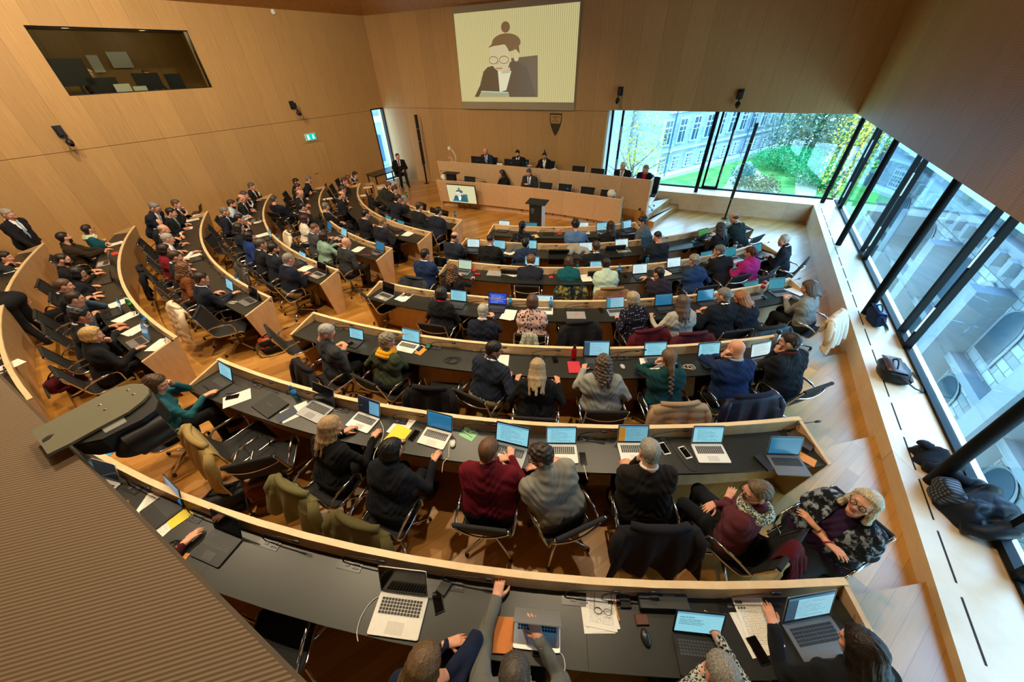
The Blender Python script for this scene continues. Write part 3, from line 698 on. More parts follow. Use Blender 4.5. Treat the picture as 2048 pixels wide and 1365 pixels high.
# rear of the hall (behind the photographer) and ceiling hip
b = MB(); b.box((0, 0, 3.6), (30, .3, 7.4)); struct(b.obj('wall_rear', W_WALL, loc=(-4, -3.2, 0), rz=0))
poly = [lf(-26, .0, CEIL), bk(0, 0, CEIL), bk(17, 0, CEIL), rt_(16.5, 0, CEIL)]
cen = np.array([-1.5, 6.5, 8.3]); inner = [p * .45 + cen * .55 for p in poly]
for p in inner: p[2] = 8.3
b = MB(); v = [*poly, *inner]; b.add(v, [(0, 1, 5, 4), (1, 2, 6, 5), (2, 3, 7, 6), (3, 0, 4, 7), (4, 5, 6, 7)]); struct(b.obj('ceiling', wood('oak ceiling', '#a8743c', '#b98548', .5, 0, (2, 2, 2))))
# floor: flat in front, shallow curved steps towards the back rows
def clipline(poly, P, N):
    out = []; P = np.array(P[:2]); N = np.array(N[:2])
    for i in range(len(poly)):
        a, c = poly[i], poly[(i + 1) % len(poly)]; da = (a - P) @ N; dc = (c - P) @ N
        if da >= 0: out.append(a)
        if (da >= 0) != (dc >= 0): out.append(a + (c - a) * (da / (da - dc)))
    return out
BO, RO = .20, .03                                     # window bench: how far its front stands into the room
LIM = [(lf(0), NL), (bk(0), NB), (rt_(0, RO + .0), NR), (np.array([0, -3.05]), np.array([0, 1.]))]
def clipped(poly):
    p = [np.array(q[:2]) for q in poly]
    for P, N in LIM:
        if len(p) < 3: return []
        p = clipline(p, P, N)
    return p
def floormat():
    mt, nt, bs = nodes('oak parquet'); tx = nd(nt, 'ShaderNodeTexCoord'); mp = nd(nt, 'ShaderNodeMapping'); mp.inputs['Rotation'].default_value = (0, 0, R(-32)); lk(nt, tx.outputs['Object'], mp.inputs['Vector'])
    br = nd(nt, 'ShaderNodeTexBrick', Scale=1.0); br.offset = .37; br.inputs['Color1'].default_value = (*srgb('#a2702e'), 1); br.inputs['Color2'].default_value = (*srgb('#c8924c'), 1); br.inputs['Mortar'].default_value = (*srgb('#6b4216'), 1)
    br.inputs['Mortar Size'].default_value = .0012; br.inputs['Brick Width'].default_value = 1.25; br.inputs['Row Height'].default_value = .125; br.inputs['Bias'].default_value = -.15; lk(nt, mp.outputs[0], br.inputs['Vector'])
    m2 = nd(nt, 'ShaderNodeMapping'); m2.inputs['Scale'].default_value = (1.5, 26, 1); lk(nt, mp.outputs[0], m2.inputs['Vector']); nz = nd(nt, 'ShaderNodeTexNoise', Scale=2.0, Detail=5.0); lk(nt, m2.outputs[0], nz.inputs['Vector'])
    rp = nd(nt, 'ShaderNodeMapRange'); rp.inputs[3].default_value = .8; rp.inputs[4].default_value = 1.2; lk(nt, nz.outputs['Fac'], rp.inputs[0])
    ml = nd(nt, 'ShaderNodeMix', _data_type='RGBA', _blend_type='MULTIPLY'); ml.inputs['Factor'].default_value = 1; lk(nt, br.outputs['Color'], ml.inputs['A']); lk(nt, rp.outputs[0], ml.inputs['B']); lk(nt, ml.outputs['Result'], bs.inputs['Base Color'])
    bs.inputs['Roughness'].default_value = .34; bs.inputs['Specular IOR Level'].default_value = .5; bs.inputs['Coat Weight'].default_value = .22; bs.inputs['Coat Roughness'].default_value = .2; return mt
FLOORM = floormat(); W_RISER = wood('oak step edge', '#9a6c34', '#b58444', .4, 0, (1, 1, 3))
STEPR = [0, RIM[3] - .1, RIM[4] - .1, RIM[5] - .1, RIM[6] - .1, 40]; SLEV = [0, .13, .24, .345, .45]
b = MB()
for k in range(5):
    r0, r1 = STEPR[k], STEPR[k + 1]
    for th in np.arange(-110, 110, 2.0):
        q = [pol(r0, th), pol(r0, th + 2), pol(r1, th + 2), pol(r1, th)]
        if k == 0: q = [pol(0, 0), pol(r1, th), pol(r1, th + 2)]
        for part in ([q] if k < 4 else [[pol(r0, th), pol(r0, th + 2), pol(r1, th + 2), pol(r1, th)]]):
            p = clipped(part)
            if len(p) >= 3:
                p = p if k else p
                area = sum(p[i][0] * p[(i + 1) % len(p)][1] - p[(i + 1) % len(p)][0] * p[i][1] for i in range(len(p)))
                if area < 0: p = p[::-1]
                b.add([(x, y, SLEV[k]) for x, y in p], [tuple(range(len(p)))], 0)
        if k:
            a1, a2 = pol(r0, th), pol(r0, th + 2); sg = clipped([a1, a2, a2 + (a2 - np.array([*C, 0])) * 1e-4, a1 + (a1 - np.array([*C, 0])) * 1e-4])
            if len(sg) >= 3: b.add([(*a1[:2], SLEV[k - 1]), (*a2[:2], SLEV[k - 1]), (*a2[:2], SLEV[k]), (*a1[:2], SLEV[k])], [(0, 1, 2, 3)], 1)
for th in np.arange(110, 250, 4.0):
    p = clipped([pol(0, 0), pol(STEPR[1], th), pol(STEPR[1], th + 4)])
    if len(p) >= 3: b.add([(x, y, 0) for x, y in p], [tuple(range(len(p)))], 0)
for th in np.arange(110, 250, 4.0):
    p = clipped([pol(STEPR[1], th), pol(STEPR[1], th + 4), pol(30, th + 4), pol(30, th)])
    if len(p) >= 3: b.add([(x, y, 0) for x, y in p], [tuple(range(len(p)))][:1], 0)
fl = struct(b.obj('floor', [FLOORM, W_RISER]))
# window bench along the back and right glazing
def inter(P, D, Q, E):
    P, D, Q, E = [np.array(a[:2], float) for a in (P, D, Q, E)]; t = np.linalg.solve(np.array([D, -E]).T, Q - P)[0]; return P + D * t
BT = .545; GO = .60                                    # bench top, glass plane behind the wall plane
qi = inter(bk(0, BO), DB, rt_(0, RO), DR); qo = inter(bk(0, -.75), DB, rt_(0, -.75), DR)
W_BENCH = wood('pale bench veneer', '#cfae86', '#dcc09c', .38, 2.2, (1.2, 1.2, 3))
b = MB()
for P4 in ([bk(9.0, BO)[:2], qi, qo, bk(9.0, -.75)[:2]], [qi, rt_(16.4, RO)[:2], rt_(16.4, -.75)[:2], qo]):
    b.prism([tuple(p) for p in P4], 0, BT)
o = struct(b.obj('window_bench', W_BENCH)); 
b = MB()
for i in range(22):
    t0 = .5 + i * .62; p = rt_(t0 + .24, -.13, BT + .001); b.box(p, (.5, .014, .004), 0, RZR)
b.obj('ventilation_slots', plain('dark slot', '#17130f', .9), o)
# glazing
GL = thin_glass('window glass', refl=1.0)
def casement(b, x0, x1, z0, z1, y, d=.085, w=.068):
    for x in (x0 + w / 2, x1 - w / 2): b.box((x, y, (z0 + z1) / 2), (w, d, z1 - z0))
    for z in (z0 + w / 2, z1 - w / 2): b.box(((x0 + x1) / 2, y, z), (x1 - x0, d, w))
def glazing(n, P, rz, x0, x1, cas, zt):
    e = struct(empty('window_%d' % n, (P[0], P[1], 0), rz))
    b = MB(); b.box(((x0 + x1) / 2, GO, (BT + zt) / 2), (x1 - x0, .012, zt - BT)); b.obj('pane', GL, e)
    b = MB(); b.box(((x0 + x1) / 2, GO, BT + .02), (x1 - x0, .09, .04)); b.box(((x0 + x1) / 2, GO, zt - .02), (x1 - x0, .07, .04))
    for c0, c1 in cas: casement(b, c0, c1, BT + .03, zt, GO - .03)
    b.obj('frame', GRAYMET, e)
    for c0, c1 in cas:
        b = MB()
        for z in (BT + .55, BT + 1.6): b.box((c1 - .02, GO - .085, z), (.022, .03, .42))
        b.obj('window_closer', plain('grey closer', '#b9bcbf', .4, .6), e)
    return e
glazing(1, PC, RZB, 9.8, 17.1, [(9.84, 10.26), (13.28, 13.78)], 2.9)
glazing(2, PR, RZR, -.55, 16.4, [(.06, .45), (3.80, 4.24), (7.25, 7.72), (10.85, 11.3)], 2.9)
b = MB(); e = struct(empty('window_3', (PC[0], PC[1], 0), RZL))
b.box((-.335, .12, 1.45), (.67, .012, 2.8)); b.obj('pane', GL, e); b = MB(); casement(b, -.67, 0, 0.02, 2.85, .06, .16, .045); b.obj('frame', GRAYMET, e)
for i, (P, n) in enumerate([(at(1391, 384, BT), 'facing the rostrum steps'), (at(1644, 405.5, BT), 'in the window corner'), (at(1676, 490, BT), 'nearest the window corner on the long side'), (rt_(6.75, -.22), 'rising behind the blue shoulder bag'), (at(1860, 965, BT), 'beside the heap of black coats')]):
    b = MB(); b.lathe([(.06, BT), (.06, 2.9)], 20); b.obj('column_%d' % (i + 1), GRAYMET, loc=(P[0], P[1], 0), auto=40); o = bpy.context.scene.objects['column_%d' % (i + 1)]; struct(o, 'round dark steel window post ' + n)
# white jamb at the left end of the back window
b = MB(); b.box((9.83, .35, 1.7), (.03, .5, 2.35)); struct(b.obj('trim_3', plain('white reveal', '#d9d8d4', .6), loc=(PC[0], PC[1], 0), rz=RZB))
# concealed door in the left wall
e = struct(empty('door_1', (PC[0], PC[1], 0), RZL)); b = MB(); b.box((-3.65, .15, 1.02), (.885, .28, 2.03)); b.obj('leaf', W_WALLD, e)
b = MB(); b.tube([(-4.0, -.03, 1.02), (-3.87, -.03, 1.02)], .011, 8); b.tube([(-4.0, .02, 1.02), (-4.0, -.03, 1.02)], .011, 8); b.obj('handle', CHROME, e)
b = MB(); b.box((-3.65, .25, 1.02), (.93, .02, 2.09)); b.obj('gap', plain('dark joint', '#3a2412', .8), e)
# operators' booth behind the opening in the left wall
b = MB()
def bx_(x0, x1, y0, y1, z0, z1): b.box(((x0 + x1) / 2, (y0 + y1) / 2, (z0 + z1) / 2), (x1 - x0, y1 - y0, z1 - z0))
bx_(-10.6, -5.4, 2.6, 2.7, 3.0, 5.6); bx_(-10.7, -10.6, .3, 2.7, 3.0, 5.6); bx_(-5.4, -5.3, .3, 2.7, 3.0, 5.6); bx_(-10.7, -5.3, .3, 2.7, 2.95, 3.05)
struct(b.obj('wall_booth', wood('booth veneer', '#8a6a3c', '#9a7846', .5, .8), loc=(PC[0], PC[1], 0), rz=RZL))
b = MB(); bx_(-10.7, -5.3, .3, 2.7, 5.28, 5.36); struct(b.obj('ceiling_booth', plain('booth ceiling', '#6b5a3d', .8), loc=(PC[0], PC[1], 0), rz=RZL))
b = MB(); b.box((-7.83, .12, 4.55), (3.2, .012, 1.3)); e = struct(empty('window_4', (PC[0], PC[1], 0), RZL)); b.obj('pane', thin_glass('booth glass', (.82, .84, .78), .6), e)
b = MB(); casement(b, -9.43, -6.23, 3.9, 5.2, .1, .1, .02); b.obj('frame', BLACKMET, e)
# ------------------------------------------------------------------ parapet in front of the photographer
def stripem():
    mt, nt, bs = nodes('slatted parapet'); tx = nd(nt, 'ShaderNodeTexCoord'); mp = nd(nt, 'ShaderNodeMapping'); mp.inputs['Rotation'].default_value = (0, 0, R(-14)); lk(nt, tx.outputs['Object'], mp.inputs['Vector'])
    wv = nd(nt, 'ShaderNodeTexWave', Scale=26.0, _bands_direction='Y', Distortion=0.0); lk(nt, mp.outputs[0], wv.inputs['Vector'])
    mx = nd(nt, 'ShaderNodeMix', _data_type='RGBA'); mx.inputs['A'].default_value = (*srgb('#6d5b47'), 1); mx.inputs['B'].default_value = (*srgb('#7c6850'), 1); lk(nt, wv.outputs['Fac'], mx.inputs['Factor']); lk(nt, mx.outputs['Result'], bs.inputs['Base Color']); bs.inputs['Roughness'].default_value = .6
    bp = nd(nt, 'ShaderNodeBump', Strength=.28, Distance=.012); lk(nt, wv.outputs['Fac'], bp.inputs['Height']); lk(nt, bp.outputs['Normal'], bs.inputs['Normal']); return mt
PZ = H - 1.2
e0, e1 = at(0, 756, PZ)[:2], at(596, 1365, PZ)[:2]; dv_ = unit(np.array([e1[0] - e0[0], e1[1] - e0[1], 0]))[:2]; nv_ = np.array([dv_[1], -dv_[0]])
a0, a1 = e0 - dv_ * 2.2, e1 + dv_ * .15
b = MB(); b.prism([tuple(a0), tuple(a0 + nv_ * 1.6), tuple(a1 + nv_ * 1.6), tuple(a1)][::1], PZ - .12, PZ)
o = struct(b.obj('wall_parapet', stripem(), loc=(0, 0, 0)))
# bracket lamp/camera arm fixed on the parapet
def outl(pts, z): return [tuple(at(x, y, z)[:2]) for x, y in pts]
AZ = PZ + .06
e = empty('camera_bracket', at(150, 880, PZ)); eo = np.array(e.location)
def rel(pts): return [(x - eo[0], y - eo[1]) for x, y in pts]
op = [(62, 863), (140, 822), (230, 776), (262, 768), (285, 768), (297, 776), (297, 788), (285, 802), (255, 825), (200, 854), (140, 887), (95, 909)]
b = MB(); b.prism(rel(outl(op, AZ)), AZ - eo[2] - .012, AZ - eo[2]); b.obj('plate', plain('grey green plate', '#6f6d58', .7), e)
op2 = [(140, 887), (200, 853), (255, 825), (288, 800), (299, 778), (309, 787), (320, 803), (314, 822), (285, 842), (240, 864), (205, 882), (170, 889)]
b = MB(); b.prism(rel(outl(op2, AZ - .02)), AZ - eo[2] - .10, AZ - eo[2] - .015, 0, .006); b.obj('housing', BLACKMET, e)
b = MB()
for q in [(256, 781), (267, 789.5), (199.5, 810.5), (210, 820)]:
    p = at(*q, AZ); b.ball((p[0] - eo[0], p[1] - eo[1], AZ - eo[2]), (.007, .007, .004), 8, 5)
b.obj('screw', CHROME, e)
b = MB(); b.prism(rel(outl([(83, 881), (95, 872), (108, 868), (100, 878), (86, 886)], AZ + .001)), AZ - eo[2], AZ - eo[2] + .001); b.obj('cable_slot', PLAST, e)
b = MB(); c0, c1 = at(262, 893, AZ - .1), at(338, 850, AZ - .1); b.tube([c0 - eo - np.array([0, 0, .02]), c0 - eo + (c1 - c0) * .05, c1 - eo], [.055, .062, .062], 20); b.obj('barrel', PLAST, e, auto=40)
b = MB(); p4 = [(203, 858.5), (246, 834), (254, 844), (211, 866.5)]
b.add([tuple(at(x, y, AZ - .0135) - eo + np.array([0, 0, .0])) for x, y in p4], [(0, 3, 2, 1)]); b.obj('type_plate', plain('grey label', '#8b8d8c', .5), e)
tag(e, 'black camera bracket with grey plate, screws and barrel, fixed to the slatted parapet', 'bracket')
# ------------------------------------------------------------------ rostrum: two tiers of curved-front oak benches
K = .35156
def c2(x, y): return (660 + K * x, K * y)
def smooth(pts, n=24):
    P = np.array(pts); t = np.linspace(0, 1, len(P)); tt = np.linspace(0, 1, n); co = [np.polyfit(t, P[:, i], 2) for i in range(2)]; return np.stack([np.polyval(c_, tt) for c_ in co], 1)
def rostrum(name, label, topz, botz, pts, lean, depth, endR):
    e = empty(name); tag(e, label, 'rostrum')
    T = smooth([at(*q, topz)[:2] for q in pts]); dir_ = unit(np.append(T[-1] - T[0], 0))[:2]; back = np.array([-dir_[1], dir_[0]])
    if back @ (PC - np.array([0, 5])) < 0: back = -back
    B_ = T + back * lean; th = .04
    rows = lambda a, z: [(p[0], p[1], z) for p in a]
    b = MB(); b.sheet([rows(B_ + back * th / 2, botz), rows((B_ + T) / 2 + back * th / 2, (botz + topz) / 2), rows(T + back * th / 2, topz)], th); b.obj('front_panel', W_ROST, e)
    b = MB(); b.sheet([rows(B_ + back * .12, 0), rows(B_ + back * .12, botz)], .02); b.obj('plinth', W_ROST, e)
    dz_ = topz - .22; b = MB(); b.sheet([rows(T + back * (.05), dz_), rows(T + back * depth, dz_)], .03); b.obj('desk_top', LINO, e)
    for i, nm in ((0, 'end_panel'), (-1, 'end_panel')):
        b = MB(); o_ = dir_ * (.02 if i == 0 else -.02); p = [T[i] + o_, T[i] + o_ + back * depth * .75, B_[i] + o_ + back * depth * .6, B_[i] + o_]
        zs = [topz, topz - .02, 0 if i == 0 else .0, 0 if i == 0 else .0]
        v = [(q[0] - dir_[0] * .02, q[1] - dir_[1] * .02, z) for q, z in zip(p, zs)] + [(q[0] + dir_[0] * .02, q[1] + dir_[1] * .02, z) for q, z in zip(p, zs)]
        b.add(v, [(0, 1, 2, 3), (7, 6, 5, 4), (0, 4, 5, 1), (1, 5, 6, 2), (2, 6, 7, 3), (3, 7, 4, 0)]); b.obj(nm, W_DESK, e)
    return T, back, dir_
LT, LBK, LDR = rostrum('lower_rostrum', 'long pale oak desk of the lower rostrum tier with a wall screen on its front', .98, .2, [c2(605, 1025), c2(850, 1042), c2(1100, 1066), c2(1400, 1100), c2(1645, 1135)], .16, .6, 1)
UT, UBK, UDR = rostrum('upper_rostrum', 'long pale oak desk of the raised upper rostrum tier under the big screen', 1.36, .30, [c2(612, 915), c2(900, 940), c2(1250, 964), c2(1500, 988), c2(1840, 1030)], .16, .62, 1)
PLZ = .40
# platform of the upper tier and its two steps
b = MB(); base = UT + UBK * .12
for i in range(len(base) - 1):
    p = [base[i], base[i + 1], base[i + 1] + UBK * 3.2, base[i] + UBK * 3.2]
    p = clipline(clipline([np.array(q) for q in p], bk(0, .02), NB), bk(16, BO + .02), NB) if i > 14 else clipline([np.array(q) for q in p], bk(0, .02), NB)
    if len(p) >= 3: b.prism([tuple(q) for q in p][::1], 0.0, PLZ)
st = [(1342, 396, .34), (1357, 407.5, .17)]
pe = UT[-1] + UBK * .12
s1a, s1b = at(*(1342, 395.5), .36)[:2], at(1293, 432, .36)[:2]
s2a, s2b = at(1358, 408.5, .17)[:2], at(1308, 444, .17)[:2]
b.prism([tuple(pe), tuple(s1b), tuple(s1a), tuple(pe + UBK * 1.3)], 0, .36); b.prism([tuple(pe + UBK * -.1), tuple(s2b), tuple(s2a), tuple(s1a), tuple(s1b)], 0, .17)
struct(b.obj('floor_platform', [FLOORM]))

b = MB()
for i in range(0, len(LT) - 1): b.prism([tuple(q) for q in (LT[i] + LBK * .3, LT[i + 1] + LBK * .3, LT[i + 1] + LBK * 1.25, LT[i] + LBK * 1.25)], .0, .12)
struct(b.obj('floor_dais', [FLOORM]))
# ------------------------------------------------------------------ curved desks
ORD = ['first', 'second', 'third', 'fourth', 'fifth', 'sixth', 'seventh', 'eighth', 'ninth', 'tenth', 'eleventh', 'twelfth', 'thirteenth']
RTH = [(-20.9, 13.6), (-23.2, 33.6), (-21.8, 27.0), (-25.7, 18.9), (-26.4, 9.6), (-26.8, 5.1), (-28.5, 1.7)]
LTH = [(-76, -29.6), (-81.5, -31.3), (-82, -32.5), (-74.8, -32.1), (-66.2, -31.9), (-62.3, -31.6), (-59.5, -31.4)]
def desk(row, t0, t1, side):
    lev = LEV[row]; Rr_ = RIM[row]; E_ = EDGE[row]; e = empty('curved_desk', pol(Rr_ + .2, (t0 + t1) / 2, lev)); o = np.array(e.location)
    tag(e, 'curved oak desk with black top, %s row from the rostrum in the %s block' % (ORD[row], 'window-side' if side == 'R' else 'booth-side'), 'desk', 'curved desks of the assembly')
    n = max(8, int((t1 - t0) / 1.6)); th = np.linspace(t0, t1, n)
    P = lambda r, z: [pol(r, a, lev + z) - o for a in th]
    ti = math.degrees(.02 / Rr_); th2 = np.linspace(t0 + ti, t1 - ti, n); P2 = lambda r, z: [pol(r, a, lev + z) - o for a in th2]
    b = MB(); b.sheet([P2(Rr_ + .17, .02), P2(Rr_ + .095, .45), P2(Rr_ + .024, .866)], .042); b.obj('front_panel', W_DESK, e)
    b = MB(); b.sheet([P(Rr_ - .002, .872), P(Rr_ + .046, .872)], .018); b.obj('rim', W_RIM, e)
    b = MB(); b.sheet([P2(Rr_ + .045, DESKZ - .013), P2(E_ - .004, DESKZ - .013)], .026); b.obj('desk_top', LINO, e)
    b = MB()
    for k in range(1, int((E_ - Rr_) and (t1 - t0) * R(1) * E_ / 1.48)):
        a = t0 + (t1 - t0) * k * 1.48 / ((t1 - t0) * R(1) * E_); b.sheet([[pol(Rr_ + .05, a, lev + DESKZ + .0006) - o, pol(E_, a, lev + DESKZ + .0006) - o], [pol(Rr_ + .05, a + R(0) + .012, lev + DESKZ + .0006) - o, pol(E_, a + .012, lev + DESKZ + .0006) - o]])
    if b.f: b.obj('joint', plain('dark joint line', '#0c0c0c', .8), e)
    for a, sg in ((t0, 1), (t1, -1)):
        da = math.degrees(.036 / E_) * sg; b = MB(); v = []
        for aa in (a, a + da):
            v += [pol(Rr_, aa, lev + .882) - o, pol(E_ + .01, aa, lev + DESKZ + .012) - o, pol(E_ - .10, aa, lev + .0) - o, pol(Rr_ + .17, aa, lev + .0) - o]
        b.add(v, [(0, 1, 2, 3), (7, 6, 5, 4), (0, 4, 5, 1), (1, 5, 6, 2), (2, 6, 7, 3), (3, 7, 4, 0)]); b.obj('end_panel', W_DESK, e)
    ns = max(1, int((t1 - t0) * R(1) * E_ / 1.5))
    for k in range(1, ns):
        a = t0 + (t1 - t0) * k / ns; b = MB(); v = []
        for aa in (a, a + .12):
            v += [pol(Rr_ + .05, aa, lev + DESKZ - .03) - o, pol(E_ - .06, aa, lev + DESKZ - .03) - o, pol(E_ - .28, aa, lev) - o, pol(Rr_ + .2, aa, lev) - o]
        b.add(v, [(0, 1, 2, 3), (7, 6, 5, 4), (0, 4, 5, 1), (1, 5, 6, 2), (2, 6, 7, 3), (3, 7, 4, 0)]); b.obj('support', W_DESK, e)
    return e
for r_ in range(7):
    dR = desk(r_, *RTH[r_], 'R'); desk(r_, *LTH[r_], 'L')
    if r_ == 6:
        o = np.array(dR.location)
        for tx, a in (('112', -9.0), ('113', -6.0), ('114', -3.0), ('115', -.2)):
            ob = textmesh(tx, .026, dR, 'seat_number', PLAST); p = pol(RIM[6] + .048, a, LEV[6] + .845) - o; ob.location = tuple(p); ob.rotation_euler = (R(82), 0, R(a))
# ------------------------------------------------------------------ microphones: one at every seat
def make_mic():
    e = empty('gooseneck_microphone')
    b = MB(); b.prism([(-.10, -.045), (.10, -.045), (.10, .045), (-.10, .045)], 0, .004); b.obj('base_plate', plain('dark console', '#1b1d1f', .3), e)
    b = MB()
    b.box((-.02, -.01, .006), (.035, .022, .004)); 
    for k in range(3): b.box((.035 + k * .02, -.022, .006), (.014, .012, .004))
    b.box((.05, .012, .006), (.05, .018, .003)); b.obj('button', plain('console button', '#4d5356', .4), e)
    b = MB(); path = [(-.07, .01, 0), (-.078, .014, .03), (-.07, .018, .055), (-.04, .022, .072), (.02, .026, .088), (.10, .028, .098), (.18, .03, .105), (.25, .03, .108)]
    b.tube(path, .0045, 7); b.obj('gooseneck', PLAST, e, True)
    b = MB(); b.tube([(.245, .03, .1078), (.262, .03, .109), (.30, .03, .111), (.312, .03, .1115)], [.008, .0125, .0125, .006], 10); b.obj('capsule', PLAST, e, True); return e
MIC = make_mic(); first = True
def mic(P, rz, label):
    global first
    if first: o = MIC; o.location = tuple(map(float, P)); o.rotation_euler = (0, 0, rz); first = False
    else: o = dup(MIC, P, rz)
    tag(o, label, 'microphone', 'gooseneck microphones on the desks'); return o
# ------------------------------------------------------------------ office chairs (black mesh sling, chrome side rails)
def profile(u):                                     # sling side view: 0 = front edge, 1 = top of the back
    pts = [(.235, .435), (.21, .455), (.10, .448), (-.05, .436), (-.15, .438), (-.20, .475), (-.232, .56), (-.262, .68), (-.295, .80), (-.318, .865)]
    t = u * (len(pts) - 1); i = min(int(t), len(pts) - 2); f = t - i; return tuple(pts[i][k] + (pts[i + 1][k] - pts[i][k]) * f for k in (0, 1))
def make_chair():
    e = empty('office_chair')
    def sling(u0, u1, n): return [[(x, profile(u)[0], profile(u)[1] - .012 * (1 - (x / .225) ** 2)) for u in np.linspace(u0, u1, n)] for x in (-.225, -.11, 0, .11, .225)]
    b = MB(); b.sheet(sling(0, .47, 10), .012); b.tube([(-.225, .236, .433), (.225, .236, .433)], .014, 8); b.obj('seat', BLACKMESH, e)
    b = MB(); b.sheet(sling(.47, 1, 12), .012); b.tube([(-.225, -.318, .862), (.225, -.318, .862)], .021, 10); b.obj('backrest', BLACKMESH, e)
    for sg in (-1, 1):
        b = MB(); b.tube([(sg * .238, profile(u)[0], profile(u)[1]) for u in np.linspace(0, 1, 22)], .0135, 8, 0, False, .7); b.obj('side_rail', CHROME, e, True)
        b = MB(); p = [(sg * .245, .14, .452), (sg * .268, .15, .50), (sg * .272, .152, .60), (sg * .272, .13, .645), (sg * .272, .08, .655), (sg * .272, -.08, .652), (sg * .272, -.17, .640), (sg * .265, -.215, .615), (sg * .25, -.235, .585)]
        b.tube(p, .0105, 8, 0, False); b.tube([(sg * .272, .10, .66), (sg * .272, -.14, .656)], [.014, .014], 8, 0, False, .9); b.obj('armrest', CHROME, e, True)
    b = MB(); b.tube([(x, -.285 - .045 * (1 - (x / .238) ** 2), .735 - .018 * (1 - (x / .238) ** 2)) for x in np.linspace(-.238, .238, 13)], .010, 8); b.obj('back_brace', CHROME, e, True)
    b = MB(); b.tube([(-.238, .03, .42), (-.1, .0, .385), (0, 0, .375), (.1, .0, .385), (.238, .03, .42)], .014, 8); b.lathe([(.026, .11), (.026, .30), (.034, .31), (.034, .37)], 14); b.obj('column', CHROME, e, True)
    for k in range(4):
        a = R(45 + 90 * k); b = MB(); b.tube([(0, 0, .115), (.10 * math.cos(a), .10 * math.sin(a), .105), (.315 * math.cos(a), .315 * math.sin(a), .058)], [.026, .02, .012], 8); l = b.obj('base_leg', CHROME, e, True)
        b = MB(); b.lathe([(.016, 0), (.02, .012), (.016, .05)], 10, 0, (.315 * math.cos(a), .315 * math.sin(a), 0)); b.obj('glide', PLAST, l, True)
    return e
CHAIR = make_chair(); cfirst = True; CHAIRS = []
def chair(P, rz, label):
    global cfirst
    if cfirst: o = CHAIR; o.location = tuple(map(float, P)); o.rotation_euler = (0, 0, rz); cfirst = False
    else: o = dup(CHAIR, P, rz)
    tag(o, label, 'chair', 'black office chairs'); CHAIRS.append(o); return o
# ------------------------------------------------------------------ laptops
def screenmat(name, bg, ink=None, head=None, lines=16, strength=1.0, side=None):
    k = ('scr', name)
    if k in MC: return MC[k]
    mt, nt, bs = nodes('screen ' + name); uv = nd(nt, 'ShaderNodeTexCoord'); sp = nd(nt, 'ShaderNodeSeparateXYZ'); lk(nt, uv.outputs['UV'], sp.inputs[0]); x, y = sp.outputs[0], sp.outputs[1]
    def mth(op, a, c=None):
        n = nd(nt, 'ShaderNodeMath', _operation=op)
        for i, q in enumerate((a, c)):
            if q is None: continue
            if isinstance(q, (int, float)): n.inputs[i].default_value = q
            else: lk(nt, q, n.inputs[i])
        return n.outputs[0]
    out = nd(nt, 'ShaderNodeRGB'); out.outputs[0].default_value = (*srgb(bg), 1); out = out.outputs[0]
    def over(col, fac):
        nonlocal out
        m_ = nd(nt, 'ShaderNodeMix', _data_type='RGBA'); m_.inputs['B'].default_value = (*srgb(col), 1); lk(nt, fac, m_.inputs['Factor']); lk(nt, out, m_.inputs['A']); out = m_.outputs['Result']
    if ink:
        ly = mth('MULTIPLY', y, float(lines)); row = mth('FLOOR', ly); fr = mth('FRACT', ly); on = mth('LESS_THAN', fr, .38)
        wn = nd(nt, 'ShaderNodeTexNoise', Scale=1.0, Detail=0.0); cb = nd(nt, 'ShaderNodeCombineXYZ'); lk(nt, mth('MULTIPLY', x, 60.0), cb.inputs[0]); lk(nt, mth('MULTIPLY', row, 7.3), cb.inputs[1]); lk(nt, cb.outputs[0], wn.inputs['Vector'])
        wr = mth('GREATER_THAN', wn.outputs['Fac'], .42); w1 = nd(nt, 'ShaderNodeTexWhiteNoise', _noise_dimensions='1D'); lk(nt, row, w1.inputs['W'])
        en = mth('LESS_THAN', x, mth('ADD', mth('MULTIPLY', w1.outputs['Value'], .45), .45)); f = mth('MULTIPLY', mth('MULTIPLY', on, wr), mth('MULTIPLY', en, mth('GREATER_THAN', x, .12)))
        f = mth('MULTIPLY', f, mth('MULTIPLY', mth('LESS_THAN', y, .84), mth('GREATER_THAN', y, .08))); over(ink, mth('MULTIPLY', f, .75))
    if side: over(side, mth('LESS_THAN', x, .22 if name != 'split' else .52))
    if head: over(head, mth('GREATER_THAN', y, .9))
    over('#1a1d20', mth('LESS_THAN', y, .035))
    lk(nt, out, bs.inputs['Emission Color']); bs.inputs['Emission Strength'].default_value = strength; bs.inputs['Base Color'].default_value = (.01, .01, .012, 1); bs.inputs['Roughness'].default_value = .18
    MC[k] = mt; return mt
